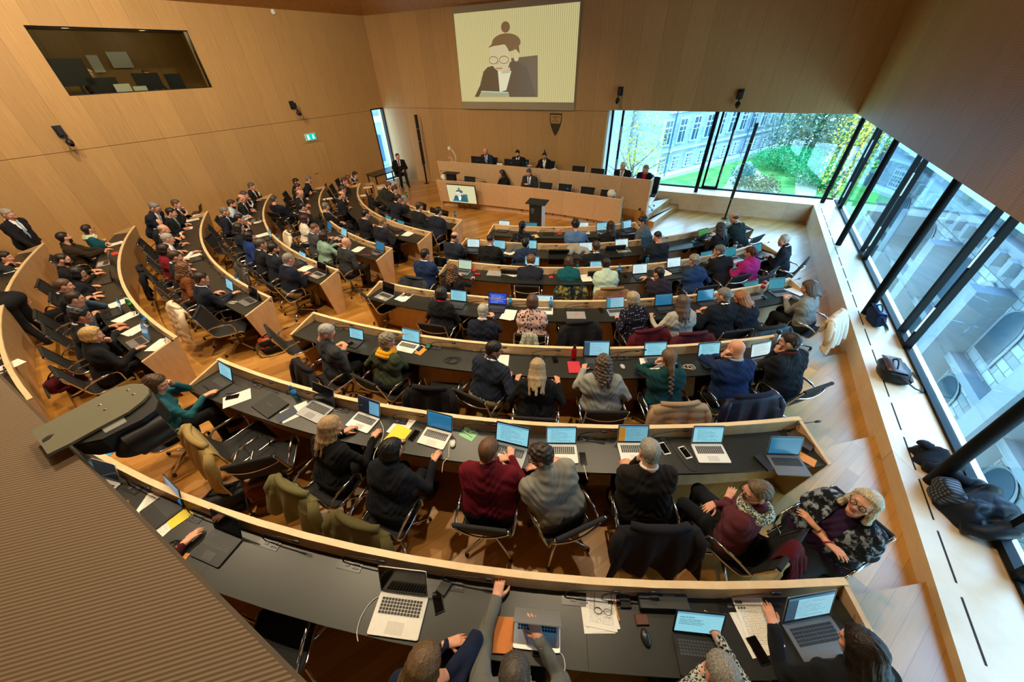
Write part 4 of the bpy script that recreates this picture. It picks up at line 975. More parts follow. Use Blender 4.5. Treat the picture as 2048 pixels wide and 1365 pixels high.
SC = dict(doc=screenmat('doc', '#8fd3e2', '#3f6d80', '#5fa6c4', 16, .95), white=screenmat('white', '#d6eef0', '#8aa6ac', '#a9ccd6', 14, .95), blue=screenmat('blue', '#2f86b4', None, '#3b9ac4', 16, .6), teal=screenmat('teal', '#3fa7b8', '#2a7788', '#2b8797', 12, .6),
          split=screenmat('split', '#78b9d8', '#4f88a8', '#20384c', 18, .7, '#14222f'), off=plain('dark screen', '#0a0c0e', .12), green=screenmat('green', '#59a52e', '#16301a', '#3d7d20', 5, .7), royal=screenmat('royal', '#1a4fd6', '#c9d8ff', None, 9, .8), pale=screenmat('pale', '#cfe6d0', '#b5cf3a', '#9fb8a2', 7, .8),
          side=screenmat('side', '#9bd3e4', '#5b8ea2', '#3b7fa6', 18, .9, '#3a5568'), multi=screenmat('multi', '#a3dcea', '#5b93a2', '#c2469b', 14, .75, '#4aa3b5'), decree=screenmat('decree', '#8fd3e2', None, '#5fa6c4', 16, .95), yel=screenmat('yel', '#83c3d8', '#5b93a2', '#5fa6c4', 14, .7, '#c98a2a'))
def make_laptop(kind, w, d):
    mat = {'silver': ALU, 'dark': plain('dark laptop shell', '#1f2124', .42, .2), 'white': plain('white laptop shell', '#e4e2da', .4), 'grey': plain('grey laptop shell', '#84878a', .38, .6)}[kind]
    km = plain('laptop key black', '#15171a', .5) if kind != 'dark' else plain('laptop key grey', '#3c4044', .45); e = empty('laptop')
    rr = lambda w_, d_, r_, y0: [(sx * (w_ / 2 - r_) + r_ * math.cos(a), y0 + sy * (d_ / 2 - r_) + r_ * math.sin(a)) for sx, sy, a0 in ((1, 1, 0), (-1, 1, 90), (-1, -1, 180), (1, -1, 270)) for a in (R(a0), R(a0 + 30), R(a0 + 60), R(a0 + 90))]
    b = MB(); b.prism(rr(w, d, .012, -d / 2), 0.001, .015, 0, .002); b.obj('base', mat, e)
    b = MB()
    for j in range(5):
        for i in range(13): b.box((-w * .42 + (i + .5) * w * .84 / 13, -.03 - (j + .5) * d * .40 / 5, .0158), (w * .84 / 13 * .82, d * .40 / 5 * .80, .0022))
    b.obj('keyboard', km, e); b = MB(); b.box((0, -d * .80, .0153), (w * .34, d * .28, .0008)); b.obj('trackpad', plain('trackpad ' + kind, {'dark': '#292b2e', 'white': '#cfcdc6', 'silver': '#b5b7b9', 'grey': '#717477'}[kind], .3), e)
    t = R(20); X, Y, Z = np.array([1., 0, 0]), np.array([0, math.sin(t), math.cos(t)]), np.array([0, -math.cos(t), math.sin(t)])
    Mx = face_matrix(X, Y, Z, (0, .002, .016))
    b = MB(); b.prism(rr(w, d * .96, .012, d * .48), -.004, .0025); o = b.obj('lid', mat if kind != 'white' else ALU, e); o.matrix_local = Mx
    b = MB(); b.prism(rr(w * .975, d * .93, .008, d * .48), .0026, .0034); o2 = b.obj('bezel', PLAST, o)
    b = MB(); sw, sh, y0 = w * .93, d * .84, d * .065; b.add([(-sw / 2, y0, .0038), (sw / 2, y0, .0038), (sw / 2, y0 + sh, .0038), (-sw / 2, y0 + sh, .0038)], [(0, 1, 2, 3)])
    me = b.mesh('screen', SC['doc']); uvl = me.uv_layers.new(name='UVMap')
    for i, q in enumerate([(0, 0), (1, 0), (1, 1), (0, 1)]): uvl.data[i].uv = q
    o3 = link('screen', me, o); return e, me
LAP = {}; SCRM = {}; LAPPOS = []
USED = {}
def uniq(lab):
    USED[lab] = USED.get(lab, 0) + 1; return lab
def nearest(P, row=None, maxd=9):
    best = None
    for p in PEOPLE:
        if row is not None and p['row'] != row: continue
        d = math.hypot(p['base'][0] - P[0], p['base'][1] - P[1])
        if best is None or d < best[0]: best = (d, p)
    return best
def short(p): return p['label']
def where(P, row):
    n = nearest(P, row)
    if n is None: return 'on the desk'
    p = n[1]; _, a = topol(P); _, a2 = topol(p['base']); side = (a - a2) * R(1) * RIM[row]
    if abs(side) < .20: return 'before the ' + short(p)
    return ('far ' if abs(side) > .75 else '') + ('window-side' if side > 0 else 'booth-side') + ' of ' + short(p)
def laptop(px, py, row, kind='silver', scr='doc', yaw=0.0, w=.312, d=.218, closed=False, lev=None, z=None, label=None, facing=None, lid=None):
    zz = (LEV[row] + DESKZ) if z is None else z; P = at(px, py, zz); _, a = topol(P); k = (kind, round(w, 2)); d = w * .7
    if k not in LAP:
        LAP[k] = make_laptop(kind, w, d); o = LAP[k][0]
        o.location = tuple(P); used = False
    else: o = dup(LAP[k][0], P); used = True
    o.rotation_euler = (0, 0, (R(a) if facing is None else R(facing)) + R(yaw))
    me = LAP[k][1]; LAPPOS.append((row, o))
    if (k, scr) not in SCRM:
        m2 = me.copy(); m2.materials.clear(); m2.materials.append(SC[scr]); SCRM[(k, scr)] = m2
    for c in o.children:
        if c.name.startswith('lid'):
            for g in c.children:
                if g.name.startswith('screen'): g.data = SCRM[(k, scr)]
            if lid is not None:
                t = R(lid); X, Y, Z = np.array([1., 0, 0]), np.array([0, math.sin(t), math.cos(t)]), np.array([0, -math.cos(t), math.sin(t)]); c.matrix_local = face_matrix(X, Y, Z, (0, .002, .016))
    nm = {'silver': 'silver', 'dark': 'black', 'white': 'white', 'grey': 'grey'}[kind] + {'off': ' laptop, dark screen,'}.get(scr, ' laptop, lit screen,')
    lb = label or uniq('%s %s' % (nm, where(P, row)))
    if len(lb.split()) > 16: lb = lb.replace(', lit screen,', '').replace(', dark screen,', '')
    if scr == 'decree':
        global DOCSCR
        DOCSCR = [g for c in o.children for g in c.children if g.name.startswith('screen')][0]
    tag(o, lb, 'laptop', 'laptops on the desks'); return o
# ------------------------------------------------------------------ the people (head position in the photo, desk row, look)
NAVY, BLK, DGR, CHAR, GRY = '#161b2e', '#121317', '#24272b', '#2a2b2f', '#4a4c50'
WHT, LBL = '#dfe3e6', '#9db4cc'
def suit(head, label, row, top=BLK, hc='#2a1d15', **k):
    k.setdefault('collar', WHT); return person(head, label, row, top=top, style='suit', hc=hc, **k)
def fem(head, label, row, top=BLK, hair='shoulder', hc='#2a1d15', **k):
    k.setdefault('style', 'knit'); return person(head, label, row, sex='f', top=top, hair=hair, hc=hc, **k)
# window-side block, front row
fem((1045, 452), 'woman with black ponytail and dark patterned sweater', 0, '#17181c', 'ponytail', '#0e0c0d', kind='patch', col2='#4a4d55', yaw=-12, L='d', Rr='d')
person((1151, 450), 'man with curly black hair and blue shirt', 0, top='#4f6f97', style='shirt', hair='curly', hc='#120e0d', pitch=26, L='c', Rr='d')
fem((1221, 452), 'woman with long dark hair and black blazer, first row', 0, '#15161a', 'long', '#2a1a15', yaw=5)
fem((1283, 443), 'woman with yellow hair tie and grey top', 0, '#54585c', 'bun', '#15100f', acc=('tie', '#e0b01c'), yaw=62, body=25, L='l', Rr='l')
# second row
suit((910, 474), 'balding man in navy jacket raising one hand', 1, '#1a2130', '#241a14', hair='ring', L='k', Rr='c', body=-12)
suit((981, 479), 'man with cropped dark hair and black jacket', 1, '#141619', '#17110e', hair='buzz')
fem((1051, 485), 'woman with dark updo and blue denim cape', 1, '#1c2c48', 'updo', '#14100f')
suit((1192, 493), 'man with brown hair and black jacket typing', 1, '#121418', '#3a2a20')
suit((1315, 473), 'man with shaved dark head and charcoal suit', 1, '#1b1e25', '#1b1512', hair='buzz', pitch=30, skin=1)
fem((1440, 455), 'woman with curly dark grey hair in black', 1, '#16181d', 'longcurly', '#3b373a')
suit((1468, 437), 'bald man in dark green jacket', 1, '#12211f', '#4a4038', hair='ring', pitch=30, collar='#c9c4b0')
# third row
suit((851, 509), 'young man in bright blue suit', 2, '#16284e', '#1c1410', L='x', Rr='c', yaw=-15)
fem((906, 541), 'woman with long curly brown hair in black', 2, '#141418', 'longcurly', '#5b3a22', Rr='d')
suit((1062, 521), 'man with tousled brown hair in navy suit', 2, '#171b27', '#6a4a2c', hair='wavy', L='x', Rr='x')
fem((1137, 524), 'woman with brown bob and teal knitted sweater', 2, '#0d4552', 'bob', '#4a2f20', kind='knit', col2='#12606c', L='x', Rr='x')
person((1211, 528), 'person with dark bun and pale mint jacket', 2, sex='f', top='#a9bfae', style='blazer', hair='bun', hc='#1f1714', L='x', Rr='x', bulk=1.08)
person((1317, 549), 'person with dark cropped hair and plum jumper', 2, sex='f', top='#231c26', style='knit', hair='short', hc='#1b1614', lean=24, yaw=20, L='x', Rr='x', zh=1.08)
fem((1388, 521), 'woman with curly grey hair and blue sweater', 2, '#1c3358', 'curly', '#8d8a84', yaw=10, lean=20, L='x', Rr='d')
suit((1438, 501), 'grey-haired man in black jacket with hand at mouth', 2, '#12151b', '#6f6f6d', L='c', Rr='x', yaw=30)
fem((1500, 505), 'woman with auburn bun and magenta jacket', 2, '#a01e63', 'updo', '#5a2a17', style='blazer', yaw=20, L='d', Rr='x')
suit((1568, 480), 'white-haired man in dark navy jacket', 2, '#10131c', '#c9c8c4', yaw=40, L='k', Rr='l', pitch=10, body=20)
# fourth row
fem((883, 587), 'woman with dark bob and crimson collar', 3, '#141519', 'bob', '#221b1a', collar='#a11a36', Rr='k', yaw=-8)
person((966, 622), 'person with silver hair and navy sweater, leaning low', 3, sex='f', top='#141a2a', style='knit', hair='short', hc='#b0afa8', lean=30, pitch=35, collar='#d9dde2', L='p', Rr='p', zh=.13 + 1.12)
fem((1065, 603), 'woman in pink blouse with black spots', 3, '#d9b3ab', 'bob', '#5a4030', kind='leopard', col2='#17120f', style='blouse', L='x', Rr='x', bulk=1.1)
fem((1265, 597), 'woman with ash blond bob and polka-dot blouse', 3, '#171423', 'bob', '#a79a82', kind='polka', col2='#cfd3da', style='blouse', yaw=15, body=12, L='d', Rr='k', bulk=1.08)
fem((1365, 604), 'woman with long brown-grey hair and pale sweater', 3, '#a8a69c', 'long', '#5d4b43', kind='knit', col2='#bdbbb0', L=(-.33, .34, .82, .8, .6, .6, .3), Rr='f', lean=10, bulk=1.08)
suit((1447, 590), 'grey-haired man in black suit with glasses', 3, '#12151a', '#7a7b7b', glasses=True, yaw=25, L='d', Rr='x')
fem((1481, 596), 'ginger-blond woman leaning towards her neighbour', 3, '#141822', 'shoulder', '#a4673a', glasses=True, yaw=55, side=-18, pitch=28, lean=20, L='x', Rr='x')
fem((1617, 574), 'woman with brown-grey hair and grey jumper, row end', 3, '#787b78', 'shoulder', '#5b4c42', yaw=25, pitch=26, L='x', Rr='d', body=18, bulk=1.1)
# fifth row
person((655, 664), 'bearded grey-haired man in charcoal shirt with phone', 4, top='#33363b', style='shirt', hair='short', hc='#a9a8a4', beard=True, glasses=True, yaw=-35, body=-20, L='p', Rr='p', lean=6, pitch=30)
fem((775, 681), 'woman with grey waves and mustard yellow scarf', 4, '#39412f', 'wavy', '#8a7e6c', scarf='#d99a1c', yaw=-18, body=-14, L='d', Rr='c', pitch=25)
person((989, 699), 'dark-haired man in navy blazer turning sideways', 4, top='#1b2334', style='blazer', hc='#1d1613', collar='#dfe3e6', yaw=-50, body=-22, L='x', Rr='d', trous='#8f8063', glasses=True, lean=22)
fem((1075, 735), 'woman with long blond-grey hair in black top', 4, '#121316', 'long', '#b19a78', L=(-.25, .34, .84, .8, .2, .8, .5), Rr=(.25, .34, .84, .8, -.2, .8, .5), pitch=35, lean=18)
fem((1207, 726), 'woman with long curly hair and light grey blazer', 4, '#8b8d88', 'longcurly', '#5b4a3f', style='blazer', L=(-.16, .5, .80, .5, .2, 1, .2), Rr='l', bulk=1.1)
fem((1337, 716), 'woman with long braid and dark teal sweater', 4, '#10393e', 'braid', '#6a5440', L='f', Rr='f')
person((1472, 697), 'bald man in royal blue sweater', 4, top='#14284f', style='knit', hair='bald', collar='#8fa3bd', L='f', Rr='k', yaw=15, skin=0, bulk=1.05)
suit((1580, 683), 'burly man in black jacket with dark red collar', 4, '#0e1218', '#2a2019', hair='short', collar='#5a1a22', L='c', Rr='k', yaw=22, bulk=1.16, body=10)
# sixth row
fem((313, 767), 'woman with brown hair and teal cardigan in profile', 5, '#1f5862', 'bob', '#4a3324', yaw=-30, body=-20, L='f', Rr=(.12, .52, .80, .35, .1, 1, 0), pitch=25)
fem((662, 852), 'woman with long blond hair in black sweater', 5, '#101113', 'long', '#b3946c', L='k', Rr=(.22, .50, .80, .4, 0, 1, 0), yaw=-18, body=-12, lean=18)
fem((784, 899), 'woman with black hair and red hair clip', 5, '#12161f', 'bob', '#0d0c0e', glasses=True, acc=('clip', '#d0281c'), yaw=-30, L='d', Rr=(.28, .50, .80, .35, .1, 1, 0), lean=22, body=-8, bulk=1.08)
person((978, 900), 'man in burgundy velvet jacket with brown hair', 5, top='#5a0d1c', kind='velvet', style='blazer', hc='#6a4a32', hair='short', collar='#15171c', yaw=-18, glasses=True, L='x', Rr=(.16, .46, .80, .6, 0, 1, .1), lean=16, trous='#16181d', bulk=1.06)
person((1080, 911), 'man in grey blazer with curly dark hair', 5, top='#84827a', style='blazer', hc='#33261f', hair='wavy', beard=True, glasses=True, yaw=58, body=28, L='x', Rr='x', lean=20, side=-10, bulk=1.1, trous='#3d3b37')
person((1299, 902), 'grey-haired man in dark brown sweater, white collar', 5, top='#1e1a18', style='knit', hc='#9b9a94', hair='short', collar='#e2ded6', L='c', Rr='x', lean=14, pitch=24, bulk=1.1)
person((1513, 984), 'person in mauve sweater with floral collar', 5, sex='f', top='#54262f', style='knit', hc='#6b5b47', hair='short', scarf=('#d9d2bb', 'mottle', '#2d5a5c'), glasses=True, yaw=50, body=35, L='a', Rr='a', lean=0, pitch=8, bulk=1.12)
fem((1729, 1006), 'blond woman in purple top and patterned shawl', 5, '#2a1634', 'shoulder', '#cfc3a6', glasses=True, facing=110, yaw=0, pitch=-20, lean=-15, L='a', Rr='a', short=True, shawl=('#14161c', 'patch', '#8f9aa6'), acc=('bracelet', '#b01622'), bulk=1.2)
# seventh row
fem((175, 1090), 'person behind the parapet resting a hand on the desk', 6, '#3a141c', 'short', '#2a1d15', Rr=(.34, .50, .80, .35, .25, 1, 0), L='d')
fem((70, 1010), 'person behind the parapet at the dark open laptop', 6, '#2a2b30', 'short', '#3a2a1f', Rr=(.22, .42, .80, .4, .1, 1, 0), L='d')
fem((850, 1326), 'person with dark blond hair and navy cardigan', 6, '#141c33', 'long', '#6a5238', yaw=-25, L='x', Rr='f', lean=14, pitch=30)
suit((1030, 1350), 'man in grey jacket waving over an orange book', 6, '#5c5d59', '#4d4640', L=(-.18, .62, .83, .9, .1, 1, .25), Rr=(.10, .44, .86, .5, -.4, .8, .1), lean=10)
person((1443, 1347), 'grey-haired person in mottled black and white sweater', 6, sex='f', top='#c9c7b8', kind='mottle', col2='#1b1f2a', style='knit', hc='#8f8d86', hair='short', L='x', Rr=(.18, .48, .82, .5, 0, 1, .2), lean=14, pitch=28)
fem((1722, 1293), 'woman with long dark hair and black jacket', 6, '#111319', 'long', '#20140f', style='blazer', L=(-.24, .47, .80, .3, .15, 1, 0), Rr='l', lean=12, pitch=24, yaw=18)
# booth-side block, front row
suit((778, 371), 'brown-haired man in dark olive suit', 0, '#24261f', '#5a4632', L='d', Rr='d')
suit((790, 379), 'man in dark suit holding a drink', 0, '#1b1d1f', '#3b3029', L='d', Rr='p', pitch=25)
suit((797, 397), 'man with glasses in navy jacket', 0, '#171b26', '#221a16', glasses=True, L='d', Rr='c')
suit((808, 399), 'grey-haired man in charcoal suit, fist at chin', 0, '#20232b', '#8a8b8c', L='d', Rr='c')
suit((839, 413), 'brown-haired man in black suit reading', 0, '#17191f', '#3a2a20', L='k', Rr='k')
suit((877, 423), 'man in dark navy suit at the row end', 0, '#171b2c', '#21170f', glasses=True, L='k', Rr='p', lean=20)
# second row
fem((711, 350), 'woman with dark curls and pale blue scarf', 1, '#23262b', 'wavy', '#1a1210', scarf='#9fb6c4', yaw=-15, L='d', Rr='d')
fem((697, 357), 'woman with auburn hair and orange cardigan', 1, '#b06a1c', 'bob', '#6a4022', L='c', Rr='x')
suit((689, 362), 'man in black suit with hand at lips', 1, '#15161a', '#4a3626', L='x', Rr='c')
suit((686, 379), 'man with glasses and dark grey hair', 1, '#16181d', '#33302e', glasses=True, L='x', Rr='x')
suit((684, 390), 'bald man in black suit, second row', 1, '#15161a', '#4a3a30', hair='ring', L='x', Rr='k')
suit((652, 413), 'grey-haired man reclining in black overcoat', 1, '#121317', '#6f6a63', yaw=30, lean=-8, L='l', Rr='l')
suit((732, 428), 'black-haired man in black suit seen from behind', 1, '#131419', '#141011', L='k', Rr='k')
suit((766, 444), 'man with light brown hair in navy suit', 1, '#171a26', '#8a6a44', L='d', Rr='d', lean=18)
# third row
suit((618, 359), 'grey-haired man in dark suit facing the hall', 2, '#16181d', '#77746e', tie='#8a8f98', yaw=20, body=15, L='d', Rr='d')
suit((593, 364), 'man with short black hair, third row', 2, '#16181d', '#15110f', L='x', Rr='c')
suit((596, 374), 'man with brown hair rubbing his chin', 2, '#1a1c22', '#33261d', L='x', Rr='c')
suit((600, 388), 'balding grey man in dark suit and glasses', 2, '#17191e', '#6b6661', hair='ring', glasses=True, L='k', Rr='k')
suit((548, 399), 'man in navy pinstripe leaning back on his chair', 2, '#151a28', '#4b4642', body=45, yaw=20, lean=-6, L='l', Rr='l')
suit((607, 414), 'dark-haired man in dark suit with bent elbow', 2, '#171a22', '#241a15', L='x', Rr='c')
fem((610, 438), 'woman with red-brown hair and white blouse', 2, '#cfc8bb', 'bob', '#3d1915', style='blouse', L='d', Rr='d')
suit((630, 456), 'red-haired man in grey suit', 2, '#3a3d42', '#6a4a38', hair='buzz', L='k', Rr='k')
fem((649, 473), 'woman with dark hair and mint green jacket', 2, '#7d9a8c', 'bob', '#2a1613', style='blazer', L='d', Rr='d')
suit((693, 485), 'bald man in charcoal jacket, third row end', 2, '#2c2e31', '#7a7570', hair='bald', L='l', Rr='l', trous='#2b2620')
# fourth row
suit((504, 373), 'man in dark suit resting chin on fist', 3, '#16181e', '#5d564e', L='c', Rr='d')
suit((489, 390), 'man with grey-brown hair leaning on his hand', 3, '#1a1d24', '#4a433c', L='c', Rr='x')
suit((484, 397), 'balding man in dark suit with glasses, fourth row', 3, '#1b1d21', '#6a5f54', hair='ring', glasses=True, L='d', Rr='k')
person((464, 408), 'bearded man in pale blue shirt', 3, top='#a9bccd', style='shirt', hc='#3a2a1e', hair='short', beard=True, L='x', Rr='d')
suit((450, 423), 'grey-haired man in navy suit, fourth row', 3, '#171b2a', '#7b766f', L='x', Rr='l')
suit((479, 437), 'dark-haired man in navy suit propping his head', 3, '#191c29', '#231913', L='c', Rr='p')
fem((478, 456), 'woman with dark hair and teal-black jacket', 3, '#16222a', 'shoulder', '#1f1714', L='d', Rr='d')
fem((499, 473), 'woman in cobalt blue jacket', 3, '#16306b', 'bob', '#15100f', style='blazer', L='c', Rr='d')
suit((523, 488), 'man with iron grey hair in dark jacket', 3, '#17191f', '#4e4c4a', glasses=True, L='c', Rr='x')
suit((548, 497), 'bearded dark-haired man in navy suit', 3, '#171c2a', '#17120f', beard=True, L='x', Rr='p', skin=1)
person((578, 518), 'grey-haired man in navy sweater and khaki trousers', 3, top='#121829', style='knit', hc='#8d8a84', hair='short', collar='#7f95b0', glasses=True, trous='#7a6a4a', L='d', Rr='k', lean=16, bulk=1.12)
# fifth row
suit((310, 415), 'standing man in navy suit with glasses', 4, '#161b2c', '#7d7a74', stand=True, body=-25, lean=28, glasses=True, tie='#9a9f6a', L='h', Rr=(.15, .5, .8, .4, 0, 1, -.3), pitch=30)
suit((353, 408), 'man in black suit and white shirt by the wall', 4, '#15171c', '#5a4a3e', tie='#2a3348', L='c', Rr='p')
suit((343, 425), 'dark-haired man in black suit and blue shirt', 4, '#15171c', '#1b1512', collar=LBL, tie='#6f8fb0', L='d', Rr='d')
suit((315, 447), 'bald man in dark jacket, fifth row', 4, '#1b1c20', '#6a5a4e', hair='ring', L='x', Rr='x')
suit((328, 459), 'balding man with grey temples in black', 4, '#17181b', '#8a867f', hair='ring', L='x', Rr='k')
person((336, 477), 'silver-haired man in white shirt', 4, top='#c9cdd0', style='shirt', hc='#a9a69f', hair='short', L='d', Rr=(.1, .5, .8, .4, 0, 1, 0))
fem((329, 499), 'woman with dark brown hair and red sweater', 4, '#6a1420', 'bob', '#241512', L='d', Rr='d')
suit((351, 513), 'man in charcoal suit with brown hair', 4, '#1a1c21', '#3d2c20', L='d', Rr='d')
fem((368, 536), 'woman with curly light brown hair and brown cardigan', 4, '#6a3a17', 'longcurly', '#6f4a2c', L='d', Rr='d')
suit((404, 557), 'man in navy suit typing at a lit laptop', 4, '#151a2a', '#2a1c14', glasses=True, L='k', Rr=(.2, .5, .8, .4, 0, 1, 0), lean=16)
# sixth row
fem((176, 459), 'woman with cropped dark hair and teal jacket', 5, '#0f4a5c', 'short', '#2a1713', scarf='#b9c4a0', glasses=True, yaw=28, body=20, L='x', Rr='x', lean=2, pitch=2)
person((128, 475), 'bearded man in brown quilted jacket', 5, top='#2a2118', style='puffer', hc='#17120f', hair='short', beard=True, yaw=30, body=10, L='x', Rr='k', lean=2, pitch=0, bulk=1.12)
person((126, 519), 'bearded man with glasses in black sweater', 5, top='#121317', style='knit', hc='#1f1713', hair='thin', beard=True, glasses=True, L='d', Rr='k')
fem((156, 546), 'woman with straight black hair and glasses', 5, '#13151b', 'bob', '#0f0c0d', glasses=True, L='d', Rr='d')
suit((128, 571), 'man with short brown hair in black jacket', 5, '#14161b', '#5a4230', L='d', Rr='p')
person((150, 597), 'man in blue-grey jacket rubbing his forehead', 5, top='#3a4a57', style='blazer', hc='#2d2019', collar='#c9d3dc', glasses=True, L='f', Rr='p')
suit((163, 631), 'man with curly dark hair and white cuffs', 5, '#1b1c20', '#171110', hair='wavy', skin=1, glasses=True, L='k', Rr='k', lean=20)
fem((185, 669), 'woman with blond bob and black jacket', 5, '#121318', 'bob', '#c9a468', style='blazer', L='c', Rr=(.2, .48, .79, .4, 0, 1, 0), yaw=-10, lean=16)
# by the booth-side wall, behind
suit((16, 428), 'standing man in dark suit and pale blue tie', 5, '#15161b', '#a49c90', stand=True, body=-20, lean=6, tie='#7fa3c9', L='h', Rr=(.3, .42, .86, .5, .3, 1, -.3), pitch=25)
fem((10, 514), 'woman with pinned dark hair, seventh row', 6, '#26282c', 'updo', '#20140f', L='d', Rr='p')
suit((-95, 590), 'man in black suit bending over the seventh row', 5, '#0e0f12', '#3a2a20', stand=True, facing=100, lean=72, L='h', Rr='h', pitch=0)
fem((-70, 690), 'person at the edge of view reaching across a desk', 6, '#2a2b30', 'short', '#2a1d15', Rr=(.25, .52, .79, .35, .2, 1, 0), L='d')
# rostrum, raised tier
RF = 153.2
suit((971, 303), 'bald man in blue jacket at a monitor', None, '#16294a', '#3a2a20', hair='ring', lev=PLZ, facing=RF, L='k', Rr='k', edge=.4, deskz=1.12 - PLZ, tie='#2a5a9a')
suit((1035, 307), 'dark-haired man in black suit at a monitor', None, '#14151a', '#1f1713', lev=PLZ, facing=RF, beard=True, L='k', Rr='k', edge=.4, deskz=1.12 - PLZ, tie='#3a3f5c', yaw=12)
fem((1089, 312), 'woman with top knot and black blazer, presiding', None, '#121317', 'topbun', '#2a1d17', style='blazer', collar='#e6e6e2', glasses=True, lev=PLZ, facing=RF, L='d', Rr='d', edge=.4, deskz=1.12 - PLZ, yaw=10)
suit((1246, 332), 'white-haired man in dark suit by the window', None, '#1a1719', '#dcd9d4', hair='thin', lev=PLZ, facing=RF, L='x', Rr='x', edge=.4, deskz=1.12 - PLZ, tie='#8a6a8a', pitch=25)
fem((1291, 338), 'grey-haired woman in black and red top', None, '#15131a', 'short', '#8d8578', style='blazer', collar='#a3142a', lev=PLZ, facing=RF, L='d', Rr='x', edge=.4, deskz=1.12 - PLZ, yaw=-40)
# rostrum, lower tier
fem((1004, 347), 'woman with long dark hair at the lower rostrum', None, '#141419', 'long', '#2a1912', facing=RF, lev=.0, L='k', Rr='c', edge=.4, deskz=.76, yaw=-42, body=-20)
suit((1058, 345), 'man in charcoal suit holding white papers', None, '#2a2c31', '#4a4540', facing=RF, lev=.12, L='p', Rr='p', edge=.4, deskz=.72, tie='#2f4f9a', pitch=28)
# usher by the narrow window, operators in the booth
suit((795, 313), 'seated usher in black suit by the narrow window', None, '#121216', '#17110f', facing=205, L='l', Rr='l', edge=.4, lean=2, pitch=0, tie='#17181c', hipz=.52)
fem((181, 149), 'operator with pale hair behind the booth glass', None, '#3a2a26', 'short', '#b99a70', facing=-124, headpos=on_plane(181, 149, lf(0, -1.25), [*NL, 0]), L='k', Rr='k', edge=.4)
suit((293, 147), 'operator with brown hair behind the booth glass', None, '#1c1d22', '#4a2f1c', facing=-124, headpos=on_plane(293, 147, lf(0, -1.25), [*NL, 0]), L='k', Rr='k', edge=.4)
# ------------------------------------------------------------------ a chair under everyone who sits
for p in PEOPLE:
    if p['stand']: continue
    lab = 'black mesh chair under the ' + p['label']
    q = p['base'] - np.array([math.sin(p['face']) * -.02, math.cos(p['face']) * .02, 0]) * 1.0
    if 'operator' not in lab: chair(q, p['face'], ' '.join(lab.split()[:16]))
def echair(px, py, row, yaw, label, z=None, facing=None):
    zz = (LEV[row] if row is not None else 0) if z is None else z
    P = at(px, py, zz + .45); P[2] = zz; _, a = topol(P); return chair(P, R(a if facing is None else facing) + R(yaw), label)
def rchair(px, py, z, label):
    P = at(px, py, z + .87); P = P + np.array([-NB[0], -NB[1], 0]) * -.32; P[2] = z; return chair(P, R(RF), label)
echair(768, 612, 3, -25, 'empty black chair at the aisle end of the fourth window-side row')
echair(927, 640, 3, -30, 'empty black chair turned aside between fourth row seats')
echair(601, 688, 4, -25, 'empty black chair at the aisle end of the fifth window-side row')
echair(884, 790, 4, 5, 'chair hidden under a black coat beside the navy blazer man')
echair(545, 920, 5, 35, 'empty black chair with brown handbag strap, sixth row')
echair(495, 885, 5, -15, 'chair hidden under the beige trench coat')
echair(560, 1285, 6, 18, 'empty black chair pushed under the nearest desk')
echair(1030, 562, 2, 0, 'empty black chair behind the closed silver laptop, third row')
echair(1115, 522, 1, 0, 'empty black chair in the middle of the second window-side row')
echair(1370, 497, 1, 15, 'empty black chair beside the shaved-head man in charcoal')
echair(1145, 668, 3, 10, 'chair draped in black beside the spotted pink blouse')
echair(1500, 565, 2, 15, 'empty black chair behind the magenta jacket')
echair(462, 655, 4, -35, 'empty chair at the aisle end, fifth booth-side row')
echair(460, 500, 3, -20, 'empty chair standing back from the fourth booth-side row')
echair(590, 470, 2, -10, 'empty black chair near the mint green jacket')
echair(808, 480, 1, -30, 'empty chair at the aisle end, second booth-side row')
for i, (x, y) in enumerate([(940, 354), (1092, 366), (1131, 369), (1176, 375), (1217, 381)]): rchair(x, y, .12, ['empty chair at the lower rostrum, nearest the wall screen', 'empty chair beside the man holding white papers', 'empty chair with blue bottle before it, lower rostrum', 'second empty chair from the window end, lower rostrum', 'empty chair behind the white globe, lower rostrum'][i])
for i, (x, y) in enumerate([(1158, 333), (1196, 338), (1306, 354)]): rchair(x, y, PLZ, ['empty chair on the raised tier, nearest the presiding woman', 'empty chair on the raised tier beside the white-haired man', 'empty chair at the window end of the raised tier'][i])
